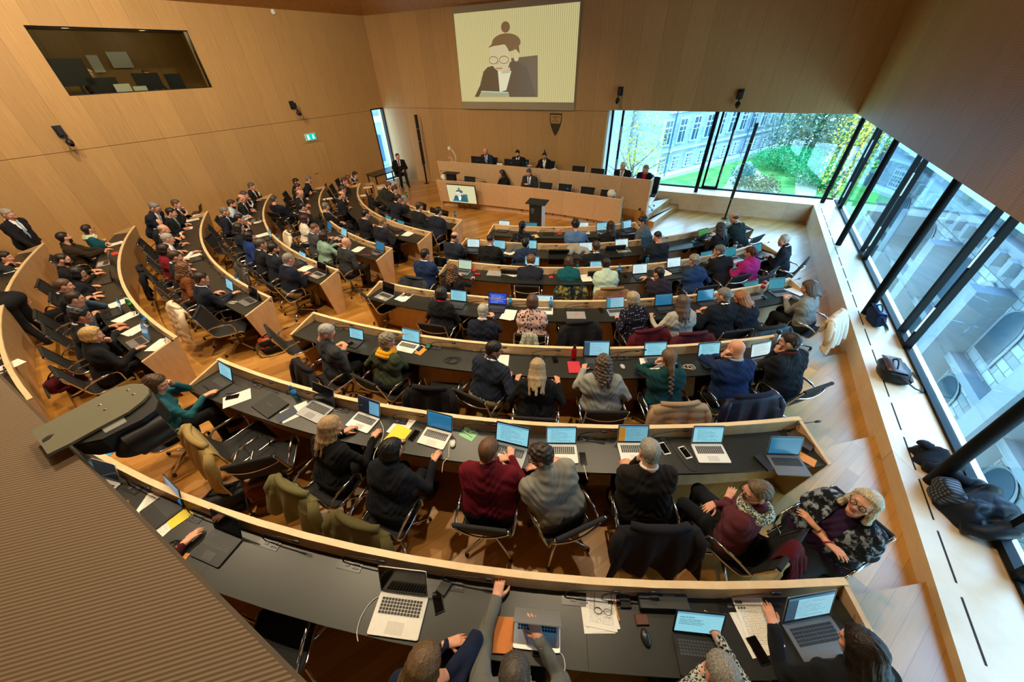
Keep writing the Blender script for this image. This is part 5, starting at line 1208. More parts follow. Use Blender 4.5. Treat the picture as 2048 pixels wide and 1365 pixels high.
# ------------------------------------------------------------------ laptops (hinge position in the photo)
for a in [
    (220, 962, 6, 'silver', 'off', 8), (352, 1002, 6, 'dark', 'blue', -12), (458, 1070, 6, 'dark', 'off', -2), (810, 1190, 6, 'white', 'off', 3, .36), (1391, 1271, 6, 'dark', 'decree', -4), (1610, 1241, 6, 'grey', 'side', 6, .355),
    (454, 759, 5, 'dark', 'doc', -6), (648, 809, 5, 'grey', 'off', -8, .35), (739, 832, 5, 'silver', 'split', -8), (879, 862, 5, 'white', 'blue', -8), (1023, 892, 5, 'grey', 'doc', -10, .36), (1122, 891, 5, 'white', 'doc', 3), (1264, 888, 5, 'white', 'yel', 0), (1412, 890, 5, 'white', 'doc', -3), (1564, 913, 5, 'grey', 'blue', -8),
    (714, 681, 4, 'dark', 'doc', 0, .26), (822, 687, 4, 'white', 'doc', -4), (1192, 716, 4, 'dark', 'side', 0, .36), (1309, 715, 4, 'grey', 'doc', 0), (1416, 716, 4, 'dark', 'doc', 0), (1519, 716, 4, 'grey', 'white', 4),
    (777, 589, 3, 'silver', 'off', -8), (917, 605, 3, 'dark', 'doc', 0), (995, 612, 3, 'dark', 'royal', 0, .33), (1088, 616, 3, 'white', 'white', 0), (1230, 619, 3, 'silver', 'multi', 4), (1326, 614, 3, 'dark', 'blue', 0), (1409, 605, 3, 'dark', 'blue', 0), (1500, 587, 3, 'grey', 'teal', 0), (1551, 581, 3, 'grey', 'teal', -10),
    (881, 536, 2, 'silver', 'off', 5), (930, 541, 2, 'grey', 'pale', 0), (1064, 534, 2, 'silver', 'doc', 0), (1194, 544, 2, 'grey', 'doc', 0), (1279, 550, 2, 'dark', 'white', 0), (1347, 537, 2, 'dark', 'white', 0), (1412, 524, 2, 'dark', 'teal', 0), (1460, 516, 2, 'silver', 'teal', 0), (1513, 508, 2, 'dark', 'teal', 0),
    (947, 497, 1, 'dark', 'white', 10), (998, 500, 1, 'dark', 'doc', 0), (1060, 500, 1, 'dark', 'doc', 0), (1171, 505, 1, 'dark', 'white', 0), (1243, 498, 1, 'silver', 'white', 0), (1294, 494, 1, 'dark', 'off', 8), (1406, 477, 1, 'dark', 'green', 0), (1460, 453, 1, 'grey', 'teal', 0),
    (1008, 459, 0, 'dark', 'white', 0), (1062, 463, 0, 'dark', 'teal', 0), (1165, 463, 0, 'white', 'white', 0), (1205, 463, 0, 'grey', 'doc', 0), (1253, 459, 0, 'dark', 'side', 10),
    (294, 678, 5, 'grey', 'blue', 0), (242, 623, 5, 'dark', 'blue', 0), (224, 560, 5, 'dark', 'off', 0), (222, 525, 5, 'silver', 'off', 0),
    (461, 582, 4, 'dark', 'doc', 0), (508, 599, 4, 'grey', 'off', 0), (404, 516, 4, 'dark', 'off', 0), (402, 425, 4, 'dark', 'off', 0),
    (606, 524, 3, 'dark', 'doc', 0), (644, 547, 3, 'silver', 'off', 0), (541, 476, 3, 'dark', 'teal', 0), (520, 440, 3, 'grey', 'off', 0),
    (688, 474, 2, 'silver', 'doc', 0), (760, 503, 2, 'grey', 'blue', 0), (659, 462, 2, 'grey', 'blue', 0), (640, 446, 2, 'dark', 'off', 0), (651, 380, 2, 'dark', 'off', 0),
    (776, 448, 1, 'grey', 'teal', 0), (801, 458, 1, 'dark', 'teal', 0), (746, 423, 1, 'dark', 'off', 0),
    (846, 422, 0, 'dark', 'off', 0), (866, 432, 0, 'dark', 'off', 0), (888, 437, 0, 'dark', 'off', 0)]:
    laptop(a[0], a[1], a[2], a[3], a[4], a[5], a[6] if len(a) > 6 else .312)
laptop(1075, 1223, 6, 'silver', 'blue', 0, .31, lid=-36, label='silver laptop with half-shut lid beside the orange book')
# ------------------------------------------------------------------ small things on the desks
TPL = {}
def put(name, cat, maker, P, rz, label, group=None, key=None):
    k = key or name
    if k not in TPL:
        o = maker(); TPL[k] = o; o.location = tuple(map(float, P)); o.rotation_euler = (0, 0, rz)
    else: o = dup(TPL[k], P, rz)
    tag(o, label, cat, group); return o
def desk_at(px, py, row, dz=0.0): P = at(px, py, LEV[row] + DESKZ + .001); P[2] += dz; _, a = topol(P); return P, a
def linemat():
    k = ('lines',)
    if k in MC: return MC[k]
    mt, nt, bs = nodes('printed page'); tx = nd(nt, 'ShaderNodeTexCoord'); sp = nd(nt, 'ShaderNodeSeparateXYZ'); lk(nt, tx.outputs['Object'], sp.inputs[0])
    def mth(op, a, c):
        n = nd(nt, 'ShaderNodeMath', _operation=op)
        for i, q in enumerate((a, c)):
            if isinstance(q, (int, float)): n.inputs[i].default_value = q
            else: lk(nt, q, n.inputs[i])
        return n.outputs[0]
    fr = mth('FRACT', mth('MULTIPLY', sp.outputs[1], 110.0), 0); on = mth('LESS_THAN', fr, .4); nz = nd(nt, 'ShaderNodeTexNoise', Scale=1.0, Detail=0.0); mp = nd(nt, 'ShaderNodeMapping'); mp.inputs['Scale'].default_value = (180, 110, 1); lk(nt, tx.outputs['Object'], mp.inputs['Vector']); lk(nt, mp.outputs[0], nz.inputs['Vector'])
    f = mth('MULTIPLY', on, mth('GREATER_THAN', nz.outputs['Fac'], .45)); f = mth('MULTIPLY', f, mth('LESS_THAN', mth('ABSOLUTE', sp.outputs[0], 0), .082)); f = mth('MULTIPLY', f, mth('LESS_THAN', mth('ABSOLUTE', sp.outputs[1], 0), .122))
    mx = nd(nt, 'ShaderNodeMix', _data_type='RGBA'); mx.inputs['A'].default_value = (*srgb('#f1efe6'), 1); mx.inputs['B'].default_value = (*srgb('#77777a'), 1); lk(nt, mth('MULTIPLY', f, .7), mx.inputs['Factor']); lk(nt, mx.outputs['Result'], bs.inputs['Base Color']); bs.inputs['Roughness'].default_value = .85
    MC[k] = mt; return mt
def mk_papers(n=3, colr=None):
    def f():
        e = empty('paper_stack' if n > 1 else 'paper_sheet')
        for i in range(n):
            b = MB(); G = [[(x, y, .0012 * i + .003 * max(0, (abs(x) - .07) * 6) * (i == n - 1)) for y in np.linspace(-.148, .148, 5)] for x in np.linspace(-.105, .105, 7)]; b.sheet(G, .0008)
            o = b.obj('sheet', linemat() if not colr else plain('paper ' + colr, colr, .85), e); o.rotation_euler = (0, 0, [.0, .12, -.18, .3][i % 4]); o.location = (.02 * (i % 3), .01 * i, .0012 * i)
        return e
    return f
def papers(px, py, row, yaw, label, n=3, colr=None): P, a = desk_at(px, py, row); put('paper_stack', 'papers', mk_papers(n, colr), P, R(a + yaw), label, 'papers on the desks', 'pap%d%s' % (n, colr))
def mk_book(colr, page='#efece2', w=.15, d=.21, h=.014, elastic=None):
    def f():
        e = empty('notebook'); b = MB(); b.prism([(-w / 2, -d / 2), (w / 2, -d / 2), (w / 2, d / 2), (-w / 2, d / 2)], .002, h - .002); b.obj('pages', plain('pages ' + page, page, .9), e)
        b = MB(); b.prism([(-w / 2 - .003, -d / 2 - .003), (w / 2 + .003, -d / 2 - .003), (w / 2 + .003, d / 2 + .003), (-w / 2 - .003, d / 2 + .003)], h - .002, h); b.prism([(-w / 2 - .003, -d / 2 - .003), (w / 2 + .003, -d / 2 - .003), (w / 2 + .003, d / 2 + .003), (-w / 2 - .003, d / 2 + .003)], 0, .002); b.box((-w / 2 - .002, 0, h / 2), (.003, d, h)); b.obj('cover', plain('cover ' + colr, colr, .55), e)
        if elastic: b = MB(); b.box((w * .1, -d / 2 - .03, .002), (.006, .07, .002)); b.obj('ribbon', plain('ribbon ' + elastic, elastic, .6), e)
        return e
    return f
def book(px, py, row, yaw, label, colr, w=.15, d=.21, h=.014, name='notebook', elastic=None, dz=0.0): P, a = desk_at(px, py, row, dz); return put(name, 'notebook', mk_book(colr, w=w, d=d, h=h, elastic=elastic), P, R(a + yaw), label, None, 'bk%s%.2f%.2f%.3f%s' % (colr, w, d, h, elastic))
def mk_phone(white):
    def f():
        e = empty('mobile_phone'); pts = [(sx * .0295 + .006 * math.cos(a), sy * .066 + .006 * math.sin(a)) for sx, sy, a0 in ((1, 1, 0), (-1, 1, 90), (-1, -1, 180), (1, -1, 270)) for a in (R(a0), R(a0 + 45), R(a0 + 90))]
        b = MB(); b.prism(pts, 0, .008, 0, .001); b.obj('body', plain('white phone', '#dfdfdc', .3) if white else plain('black phone', '#101114', .3), e)
        b = MB(); b.box((0, 0, .0083), (.062, .118 if white else .134, .0006)); b.obj('display', plain('phone glass', '#07080a', .08), e); return e
    return f
def phone(px, py, row, yaw, label, white=False, z=None, facing=None):
    P, a = desk_at(px, py, row) if row is not None else (at(px, py, z), facing); return put('mobile_phone', 'phone', mk_phone(white), P, R(a + yaw), label, 'phones on the desks', 'ph%d' % white)
def mk_bottle(kind):
    def f():
        e = empty('bottle')
        if kind in ('water', 'green'):
            gm = thin_glass('blue bottle plastic', (.45, .75, .9), 1.5) if kind == 'water' else plain('green glass', '#1d6b34', .1)
            b = MB(); b.lathe([(.028, 0), (.031, .006), (.031, .05), (.028, .055), (.031, .06), (.031, .14), (.026, .165), (.013, .19), (.012, .2)], 14); b.obj('body', gm, e, True)
            b = MB(); b.lathe([(.0145, .195), (.0145, .215)], 12); b.obj('cap', plain('blue cap', '#1c5fb0', .4) if kind == 'water' else plain('white cap', '#d8d8d6', .4), e)
            b = MB(); b.lathe([(.0316, .075), (.0316, .125)], 14); b.obj('label_band', plain('band blue', '#3f8fd0', .5) if kind == 'water' else plain('band green', '#2f9a4f', .5), e, True)
        elif kind in ('red', 'teal'):
            c_ = {'red': '#b3101c', 'teal': '#1c7a9a'}[kind]; b = MB(); b.lathe([(.033, 0), (.036, .008), (.036, .15), (.03, .18), (.018, .2), (.018, .21)], 16); b.obj('body', plain('enamel ' + c_, c_, .3, .3), e, True)
            b = MB(); b.lathe([(.02, .205), (.021, .235), (.012, .245)], 14); b.tube([(-.012, 0, .24), (0, 0, .262), (.012, 0, .24)], .004, 6); b.obj('cap', PLAST, e)
        else:
            b = MB(); b.lathe([(.034, 0), (.037, .008), (.037, .19), (.03, .205)], 16); b.obj('body', ALU, e, True); b = MB(); b.lathe([(.034, .203), (.034, .24), (.025, .25)], 16); b.obj('cap', plain('dark cap', '#1c2226', .3) if kind == 'flask' else plain('red cap', '#b01622', .35), e, True)
            if kind == 'redflask': b = MB(); b.lathe([(.0376, .12), (.0376, .185)], 16); b.obj('grip', plain('red cap', '#b01622', .35), e, True)
        return e
    return f
def bottle(px, py, row, label, kind='water', z=None):
    P = at(px, py, (LEV[row] + DESKZ + .001) if z is None else z); put('bottle', 'bottle', mk_bottle(kind), P, rnd.random() * 6, label, None, 'bo' + kind)
def mk_mouse(c_):
    def f():
        e = empty('computer_mouse'); b = MB(); b.ball((0, 0, .012), (.03, .052, .022), 14, 8); b.obj('body', plain('mouse ' + c_, c_, .3), e, True); b = MB(); b.box((0, .028, .033), (.006, .016, .004)); b.obj('wheel', PLAST, e); return e
    return f
def mouse(px, py, row, label, c_): P, a = desk_at(px, py, row); put('computer_mouse', 'mouse', mk_mouse(c_), P, R(a + 10), label, None, 'mo' + c_)
def cable(pts, row, label, c_, r=.0028, z0=None):
    P = [at(x, y, (LEV[row] + DESKZ + .005) if z0 is None else z0) for x, y in pts]; o = P[0]; n = len(P); q = []
    for i in range(n - 1):
        for t in np.linspace(0, 1, 5, endpoint=False):
            p0, p1, p2, p3 = P[max(i - 1, 0)], P[i], P[i + 1], P[min(i + 2, n - 1)]; q.append(.5 * ((2 * p1) + (p2 - p0) * t + (2 * p0 - 5 * p1 + 4 * p2 - p3) * t * t + (-p0 + 3 * p1 - 3 * p2 + p3) * t ** 3) - o)
    q.append(P[-1] - o); b = MB(); b.tube(q, r, 6); tag(b.obj('charging_cable', plain('cable ' + c_, c_, .5), loc=o, smooth=True), label, 'cable')
def coil(px, py, row, label, c_, rad=.055, turns=3.3, name='cable_coil'):
    P, _ = desk_at(px, py, row); q = []
    for i in range(int(turns * 14)):
        a = i / 14 * 2 * PI; r = rad * (1 + .25 * math.sin(a * 1.7)); q.append((r * math.cos(a) + .03 * math.sin(a * .37), r * .7 * math.sin(a), .004 + .006 * (1 + math.sin(a * 2.3)) * .6))
    b = MB(); b.tube(q, .0028, 5); tag(b.obj(name, plain('cable ' + c_, c_, .5), loc=P, smooth=True), label, 'cable')
def mk_flat(name, w, d, h, c_, rough=.6, detail=None):
    def f():
        e = empty(name); b = MB(); b.prism([(-w / 2, -d / 2), (w / 2, -d / 2), (w / 2, d / 2), (-w / 2, d / 2)], 0, h, 0, min(.004, h / 3)); b.obj('body', plain(name + c_, c_, rough), e)
        if detail: b = MB(); b.box((0, 0, h + .0005), (w * detail[1], d * detail[2], .001)); b.obj(detail[3], plain(name + detail[0], detail[0], .5), e)
        return e
    return f
def flat(name, cat, px, py, row, yaw, w, d, h, c_, label, detail=None, dz=0.0): P, a = desk_at(px, py, row, dz); return put(name, cat, mk_flat(name, w, d, h, c_, .6, detail), P, R(a + yaw), label, None, '%s%.2f%.2f%.3f%s' % (name, w, d, h, c_))
# nearest (seventh) row
papers(300, 1015, 6, 28, 'handwritten white sheets beside the blue-screen laptop near the parapet', 2); papers(345, 1035, 6, -6, 'handwritten sheet over a yellow folder near the parapet', 1)
book(358, 1030, 6, -20, 'yellow folder edge under handwritten sheets near the parapet', '#e8d43a', .2, .16, .004); papers(178, 930, 6, 20, 'white sheet lying by the dark open laptop near the parapet', 1); book(200, 917, 6, 15, 'blue brochure with green map by the parapet', '#2f8fd0', .15, .21, .004)
coil(350, 1092, 6, 'tangled black cables beside the black laptop with red dot', '#101114', .05, 5)
flat('sticky_note', 'note', 371, 1114, 6, 10, .04, .05, .002, '#d9863a', 'small orange sticker pad at the corner of the black laptop')
cable([(765, 1190), (742, 1205), (722, 1235), (714, 1265), (716, 1284)], 6, 'white charging cable trailing from the large white laptop', '#e6e2cf'); phone(876, 1205, 6, 30, 'black cracked phone beside the large white laptop'); flat('wallet', 'wallet', 889, 1176, 6, -25, .075, .10, .02, '#17181a', 'black leather wallet standing behind the cracked phone')
book(1007, 1271, 6, 3, 'orange notebook with gilt corners and ribbon', '#c9721c', .125, .19, .016, elastic='#c8451c'); phone(1086, 1301, 6, 90, 'black phone on charge under the grey sleeve'); cable([(1108, 1303), (1124, 1310), (1130, 1330), (1128, 1350)], 6, 'white cable of the charging phone, nearest row', '#e9e7e0')
papers(1192, 1215, 6, 4, 'printed pages under folded spectacles, nearest row', 3)
def mk_specs():
    e = empty('spectacles'); b = MB()
    for sg in (-1, 1): b.tube([(sg * .033 + .026 * math.cos(a), -.03 + .019 * math.sin(a), .012 + .006 * sg) for a in np.linspace(0, 2 * PI, 16, endpoint=False)], .002, 5, 0, True)
    b.tube([(-.008, -.03, .012), (.008, -.03, .014)], .002, 5); b.obj('rims', PLAST, e)
    for sg in (-1, 1): b = MB(); b.tube([(sg * .058, -.028, .01), (sg * .06, .05, .006), (sg * .055, .11, .004)], .002, 5); b.obj('temple', PLAST, e)
    return e
P, a = desk_at(1205, 1215, 6, .006); put('spectacles', 'spectacles', mk_specs, P, R(a - 8), 'thin black spectacles lying on the printed pages')
def mk_pen(c_):
    def f():
        e = empty('pen'); b = MB(); b.tube([(0, -.06, .006), (0, .06, .006)], .0048, 8); b.obj('barrel', plain('pen ' + c_, c_, .35), e); b = MB(); b.tube([(0, .06, .006), (0, .075, .006)], [.0045, .0015], 8); b.obj('tip', CHROME, e); return e
    return f
def pen(px, py, row, yaw, label, c_, dz=0.0): P, a = desk_at(px, py, row, dz); put('pen', 'pen', mk_pen(c_), P, R(a + yaw), label, None, 'pen' + c_)
pen(1233, 1222, 6, 8, 'orange pen beside the printed pages', '#d98a1f'); flat('wallet', 'wallet', 1249, 1201, 6, 2, .075, .10, .018, '#121314', 'black wallet beside the orange pen'); flat('card_case', 'wallet', 1283, 1241, 6, 3, .085, .06, .016, '#5a2f1c', 'brown leather card case with snap button')
mouse(1291, 1277, 6, 'dark wireless mouse next to the brown card case', '#24262a')
P, a = desk_at(1322, 1198, 6); 
def mk_console():
    e = empty('conference_console'); b = MB(); b.prism([(-.17, -.075), (.17, -.075), (.17, .075), (-.17, .075)], 0, .05, 0, .006); b.obj('body', plain('console shell', '#2a2d2d', .5), e); b = MB(); b.box((-.06, 0, .052), (.05, .03, .004)); b.obj('button', plain('console button', '#4d5356', .4), e); b = MB(); b.box((.04, .01, .052), (.08, .03, .004)); b.obj('display', plain('console button', '#4d5356', .4), e); return e
put('conference_console', 'console', mk_console, P, R(a), 'raised grey microphone console at the window end of the nearest row')
papers(1505, 1255, 6, 8, 'printed pages under a phone beside the hand, nearest row', 3); phone(1516, 1302, 6, 12, 'black phone lying on printed pages, nearest row')
# sixth row
papers(474, 797, 5, -35, 'white note pad with pen near the teal cardigan', 1); phone(465, 795, 5, -50, 'black phone on the white pad near the teal cardigan'); pen(463, 787, 5, -60, 'blue pen above the white note pad', '#1f4fb0')
flat('portfolio', 'folder', 541, 812, 5, -12, .36, .26, .018, '#17181a', 'closed black portfolio on the sixth window-side row', ('#2b2d30', .3, .04, 'zip'))
bottle(594, 797, 5, 'small blue water bottle beside the closed grey laptop')
book(574, 830, 5, -25, 'navy notebook with loose white sheet, sixth row', '#20304a', .13, .2); papers(590, 824, 5, -35, 'folded white sheet on the navy notebook', 1)
papers(805, 850, 5, -12, 'white printed sheet above a yellow sheet, sixth row', 1); book(795, 872, 5, -12, 'bright yellow sheet beside the black-haired woman', '#e6d526', .2, .24, .003); phone(828, 872, 5, -12, 'large black phone beside the yellow sheet')
mouse(906, 889, 5, 'white mouse with cord beside the white laptop', '#e4e1d8'); book(937, 869, 5, -22, 'mint green card with a pen across it', '#8fcf97', .17, .12, .003); pen(936, 870, 5, 60, 'grey pen lying across the mint green card', '#c4c6c8', .004)
cable([(760, 842), (767, 860), (762, 885), (750, 905), (745, 930)], 5, 'white cable from the split-screen laptop, sixth row', '#e6e2cf'); cable([(901, 880), (898, 895), (897, 915), (887, 925), (884, 945)], 5, 'white mouse cord hanging over the sixth row', '#e6e2cf')
phone(1166, 918, 5, 3, 'black phone on charge beside the white laptop, sixth row'); cable([(1167, 928), (1171, 945), (1175, 960)], 5, 'white phone cable running over the desk edge', '#e6e2cf'); phone(1328, 898, 5, 12, 'white phone lying face down, sixth row', True); phone(1370, 906, 5, 14, 'white phone with black display and cord', True)
cable([(1345, 868), (1340, 885), (1352, 905), (1375, 935), (1392, 943), (1394, 930), (1380, 915)], 5, 'thin black cord looping round the white phone', '#16171a'); flat('spectacle_case', 'case', 1526, 928, 5, 14, .075, .17, .03, '#121316', 'black spectacle case beside the grey laptop')
book(1611, 918, 5, 38, 'orange envelope at the window end, sixth row', '#e08a2c', .10, .16, .003); book(1600, 885, 5, 30, 'stack of dark books with yellow markers, window end', '#3a2a20', .15, .21, .04)
# fifth row
phone(840, 698, 4, -14, 'white phone on an orange notebook, fifth row', True); book(842, 703, 4, -14, 'orange notebook under a white phone', '#d98a2a', .11, .16, .008); flat('pencil_case', 'case', 858, 692, 4, 10, .06, .17, .03, '#155a48', 'green pencil case beside the orange notebook')
coil(905, 722, 4, 'tangle of black cables before the navy blazer man', '#121316', .09, 5); papers(1002, 724, 4, 5, 'white pad under the navy blazer elbow', 1); phone(1110, 720, 4, 12, 'black phone near the long blond-grey hair'); book(1148, 736, 4, 3, 'red notebook with green edge, fifth row', '#c4243c', .16, .22, .016); phone(1149, 730, 4, 20, 'black phone on the red notebook') 
bottle(1147, 718, 4, 'red metal drinking bottle, fifth row', 'red'); mouse(1245, 735, 4, 'silver and red mouse, fifth row', '#b9bdc0'); coil(1243, 718, 4, 'thin black mouse cable in loops', '#16171a', .05, 3)
papers(1298, 732, 4, -8, 'white sheets under the teal elbow, fifth row', 2); coil(1378, 735, 4, 'white charging cable in loops, fifth row', '#e6e2cf', .06, 3); bottle(1545, 690, 4, 'tall steel flask at the window end, fifth row', 'flask'); coil(1425, 735, 4, 'white plug lead beside the royal blue sweater', '#e6e2cf', .025, 2)
# fourth row
papers(808, 594, 3, -10, 'white folder with cable on it near the aisle, fourth row', 2); coil(805, 592, 3, 'black cable lying on the white folder', '#121316', .04, 3); coil(940, 606, 3, 'black cable heap beside the dark bob', '#121316', .07, 4); papers(975, 614, 3, 20, 'white pages held by the silver-haired person', 2)
papers(1016, 630, 3, -10, 'printed white pages beside the spotted pink blouse', 2); bottle(1021, 613, 3, 'clear water bottle beside the royal blue screen'); bottle(1101, 617, 3, 'small blue water bottle beside the white screen')
flat('closed_laptop', 'laptop', 1152, 632, 3, 0, .31, .215, .016, '#8f9192', 'closed silver laptop with round orange sticker', ('#d9622c', .14, .2, 'sticker')); phone(1202, 621, 3, 8, 'black phone beside the closed stickered laptop'); bottle(1520, 588, 3, 'steel flask with red cap, fourth row', 'redflask'); mouse(1527, 597, 3, 'black mouse beside the red-capped flask', '#14161a')
papers(1590, 582, 3, 10, 'white sheets before the grey jumper', 2); book(1572, 570, 3, 5, 'green picture card at the window end, fourth row', '#8fae3a', .14, .10, .004)
# third row
flat('closed_laptop', 'laptop', 989, 548, 2, 2, .31, .215, .016, '#8f9192', 'closed silver laptop with small dark logo, third row', ('#55585a', .06, .08, 'logo')); coil(1012, 549, 2, 'white cable heap beside the closed silver laptop', '#dedbd0', .05, 4); papers(1026, 546, 2, -20, 'white pages beside the tousled-haired man', 2)
flat('box', 'box', 955, 550, 2, 0, .12, .05, .03, '#c01c28', 'red case lying by the curly-haired woman'); flat('box', 'box', 948, 541, 2, -8, .08, .08, .012, '#c01c28', 'red card leaning by the curly-haired woman'); coil(1092, 548, 2, 'white cable loop beside the teal sweater', '#dedbd0', .05, 3); flat('box', 'box', 1102, 555, 2, 0, .08, .08, .012, '#c22030', 'small red box beside the teal sweater')
bottle(1153, 545, 2, 'blue steel bottle beside the brown bob', 'teal'); papers(1172, 556, 2, 5, 'white sheet beside the pale mint jacket', 1); bottle(1237, 548, 2, 'clear bottle with blue cap beside the mint jacket'); phone(1249, 553, 2, 5, 'black phone beyond the mint jacket'); papers(1325, 545, 2, 10, 'white pages beside the plum jumper', 2); bottle(1292, 532, 2, 'grey blue can on the third row', 'teal'); bottle(1465, 506, 2, 'tall white bottle beside the black jacket', 'flask'); papers(1530, 510, 2, 15, 'papers and spectacles at the window end, third row', 2)
papers(1020, 504, 1, -20, 'white pages beside the denim cape', 2); flat('closed_laptop', 'laptop', 1139, 504, 1, 0, .25, .18, .012, '#131416', 'closed black tablet on the second window-side row'); flat('box', 'box', 1389, 484, 1, 10, .14, .10, .02, '#2a9ad0', 'bright blue case on the second row'); papers(1424, 468, 1, 20, 'white sheet before the curly dark grey hair', 1)
book(1070, 473, 0, 25, 'yellow note pad with orange pencil, first row', '#e6dc8a', .15, .2, .006); pen(1071, 471, 0, 50, 'orange pencil on the yellow note pad', '#e0601c', .008); flat('closed_laptop', 'laptop', 1097, 468, 0, 0, .28, .19, .012, '#101214', 'closed black laptop in the first row'); book(1119, 466, 0, 3, 'red book beside the closed black laptop', '#b3202a', .12, .17, .02)
# booth-side rows
for (x, y, r_, yw, n, lb) in [(318, 690, 5, 30, 3, 'thick white pages at the aisle end of the sixth booth-side row'), (250, 635, 5, 20, 3, 'white pages before the curly-haired man with cuffs'), (270, 660, 5, 15, 2, 'loose white sheet beside the blond bob'), (230, 488, 5, 20, 2, 'white sheet before the teal jacket and scarf'), (238, 606, 5, 10, 2, 'white folders beside a green bottle'), (385, 512, 4, 15, 2, 'white tablet case on the fifth booth-side row'), (370, 458, 4, 10, 3, 'open white pages at the fifth booth-side row'), (385, 440, 4, 10, 2, 'cream pages before the blue shirt man'), (398, 430, 4, 10, 2, 'cream pages by the booth-side wall, fifth row'), (610, 537, 3, 15, 3, 'white pages with pen before the khaki trousers man'), (525, 470, 3, 10, 3, 'white pages before the cobalt jacket'), (518, 443, 3, 10, 2, 'white papers before the head-propping man'), (530, 395, 3, 10, 2, 'white papers by the wall, fourth booth-side row'), (715, 499, 2, 15, 2, 'yellow-white folder before the bald charcoal man'), (655, 398, 2, 10, 2, 'white papers before the chin-rubbing man'), (640, 376, 2, 10, 2, 'white papers before the man facing the hall'), (815, 468, 1, 15, 3, 'newspaper with red heading, second booth-side row'), (722, 392, 1, 10, 3, 'open white magazine before the bald man'), (735, 375, 1, 10, 2, 'white papers before the orange cardigan'), (857, 425, 0, 10, 3, 'yellowish papers before the reading man'), (895, 442, 0, 10, 2, 'small white sheet at the aisle end, first row')]:
    papers(x, y, r_, yw, lb, n)
book(232, 507, 5, 15, 'red folder before the brown quilted jacket', '#c8402a', .2, .14, .01); book(735, 508, 2, 20, 'maroon folder with silver edge, third row', '#3a1220', .22, .15, .02); bottle(267, 618, 5, 'green water bottle before the forehead-rubbing man', 'green'); bottle(297, 650, 5, 'clear bottle with blue cap near the aisle, sixth row'); bottle(480, 568, 4, 'clear water bottle beside the typing navy suit')
bottle(560, 485, 3, 'blue capped bottle before the bearded navy suit'); bottle(814, 395, 0, 'green glass bottle held near the olive suit', 'green'); bottle(911, 435, 0, 'small clear bottle at the aisle end, first row'); flat('box', 'box', 60, 526, 6, 20, .16, .10, .015, '#1f8fd0', 'bright blue book by the pinned dark hair'); papers(28, 540, 6, 10, 'white sheets at the seventh booth-side row', 2); papers(12, 735, 6, 10, 'white sheet by the edge of view, seventh row', 2)
coil(465, 606, 4, 'white phone cord in coils, fifth booth-side row', '#e6e2cf', .05, 4); phone(199, 587, 5, 10, 'phone with blue cover held over the sixth row')
phone(697, 690, None, -30, 'dark phone in the hands of the charcoal shirt man', False, LEV[4] + DESKZ + .12, -20)

for tx, zz, sz in (('PROJET DE DÉCRET', .76, .0105), ('accordant au Conseil un crédit additionnel', .66, .0085), ("d'investissement de CHF pour financer", .58, .0085), ('le 20 novembre, pour financer la construction', .50, .0085), ("des laboratoires dans le Centre sur le site", .42, .0085)):
    o = textmesh(tx, sz, DOCSCR, 'text_line', plain('screen ink', '#123a4a', .6)); o.location = (-.125, .012 + .18 * zz, .0042)
# microphones, kept clear of the laptops
LAPS = [(row_, *topol(o_.location)) for row_, o_ in LAPPOS]
for r_ in range(7):
    for side, (t0, t1) in (('R', RTH[r_]), ('L', LTH[r_])):
        stp = math.degrees(.74 / RIM[r_]); n = int((t1 - t0) / stp); off = -.85 - stp * round((-.85 - t1) / stp + .65) if (side == 'R' and r_ == 6) else (t1 - stp * .6 if side == 'R' else t1 - stp * .7)
        a = -.85 if (side == 'R' and r_ == 6) else off; k = 0
        while a > t0 + stp * .3:
            place = (n - 1 - k) if side == 'R' else k
            nm = 'gooseneck microphone, %s from the %s, %s row of the %s block' % (ORD[min(k, 12)], 'window end' if side == 'R' else 'aisle', ORD[r_], 'window-side' if side == 'R' else 'booth-side')
            def busy(q): return sum(max(0, min(q + .31, c_ + .17) - max(q - .10, c_ - .17)) for w_, rr_, th_ in LAPS if w_ == r_ for c_ in [(th_ - a) * R(1) * RIM[r_]])
            sh = min([0, .08, -.08, .16, -.16, .24, -.24, .32, -.32], key=lambda q: (round(busy(q), 2), abs(q))); mic(pol(RIM[r_] + .10, a + math.degrees(sh / RIM[r_]), LEV[r_] + DESKZ), R(a), nm); a -= stp; k += 1
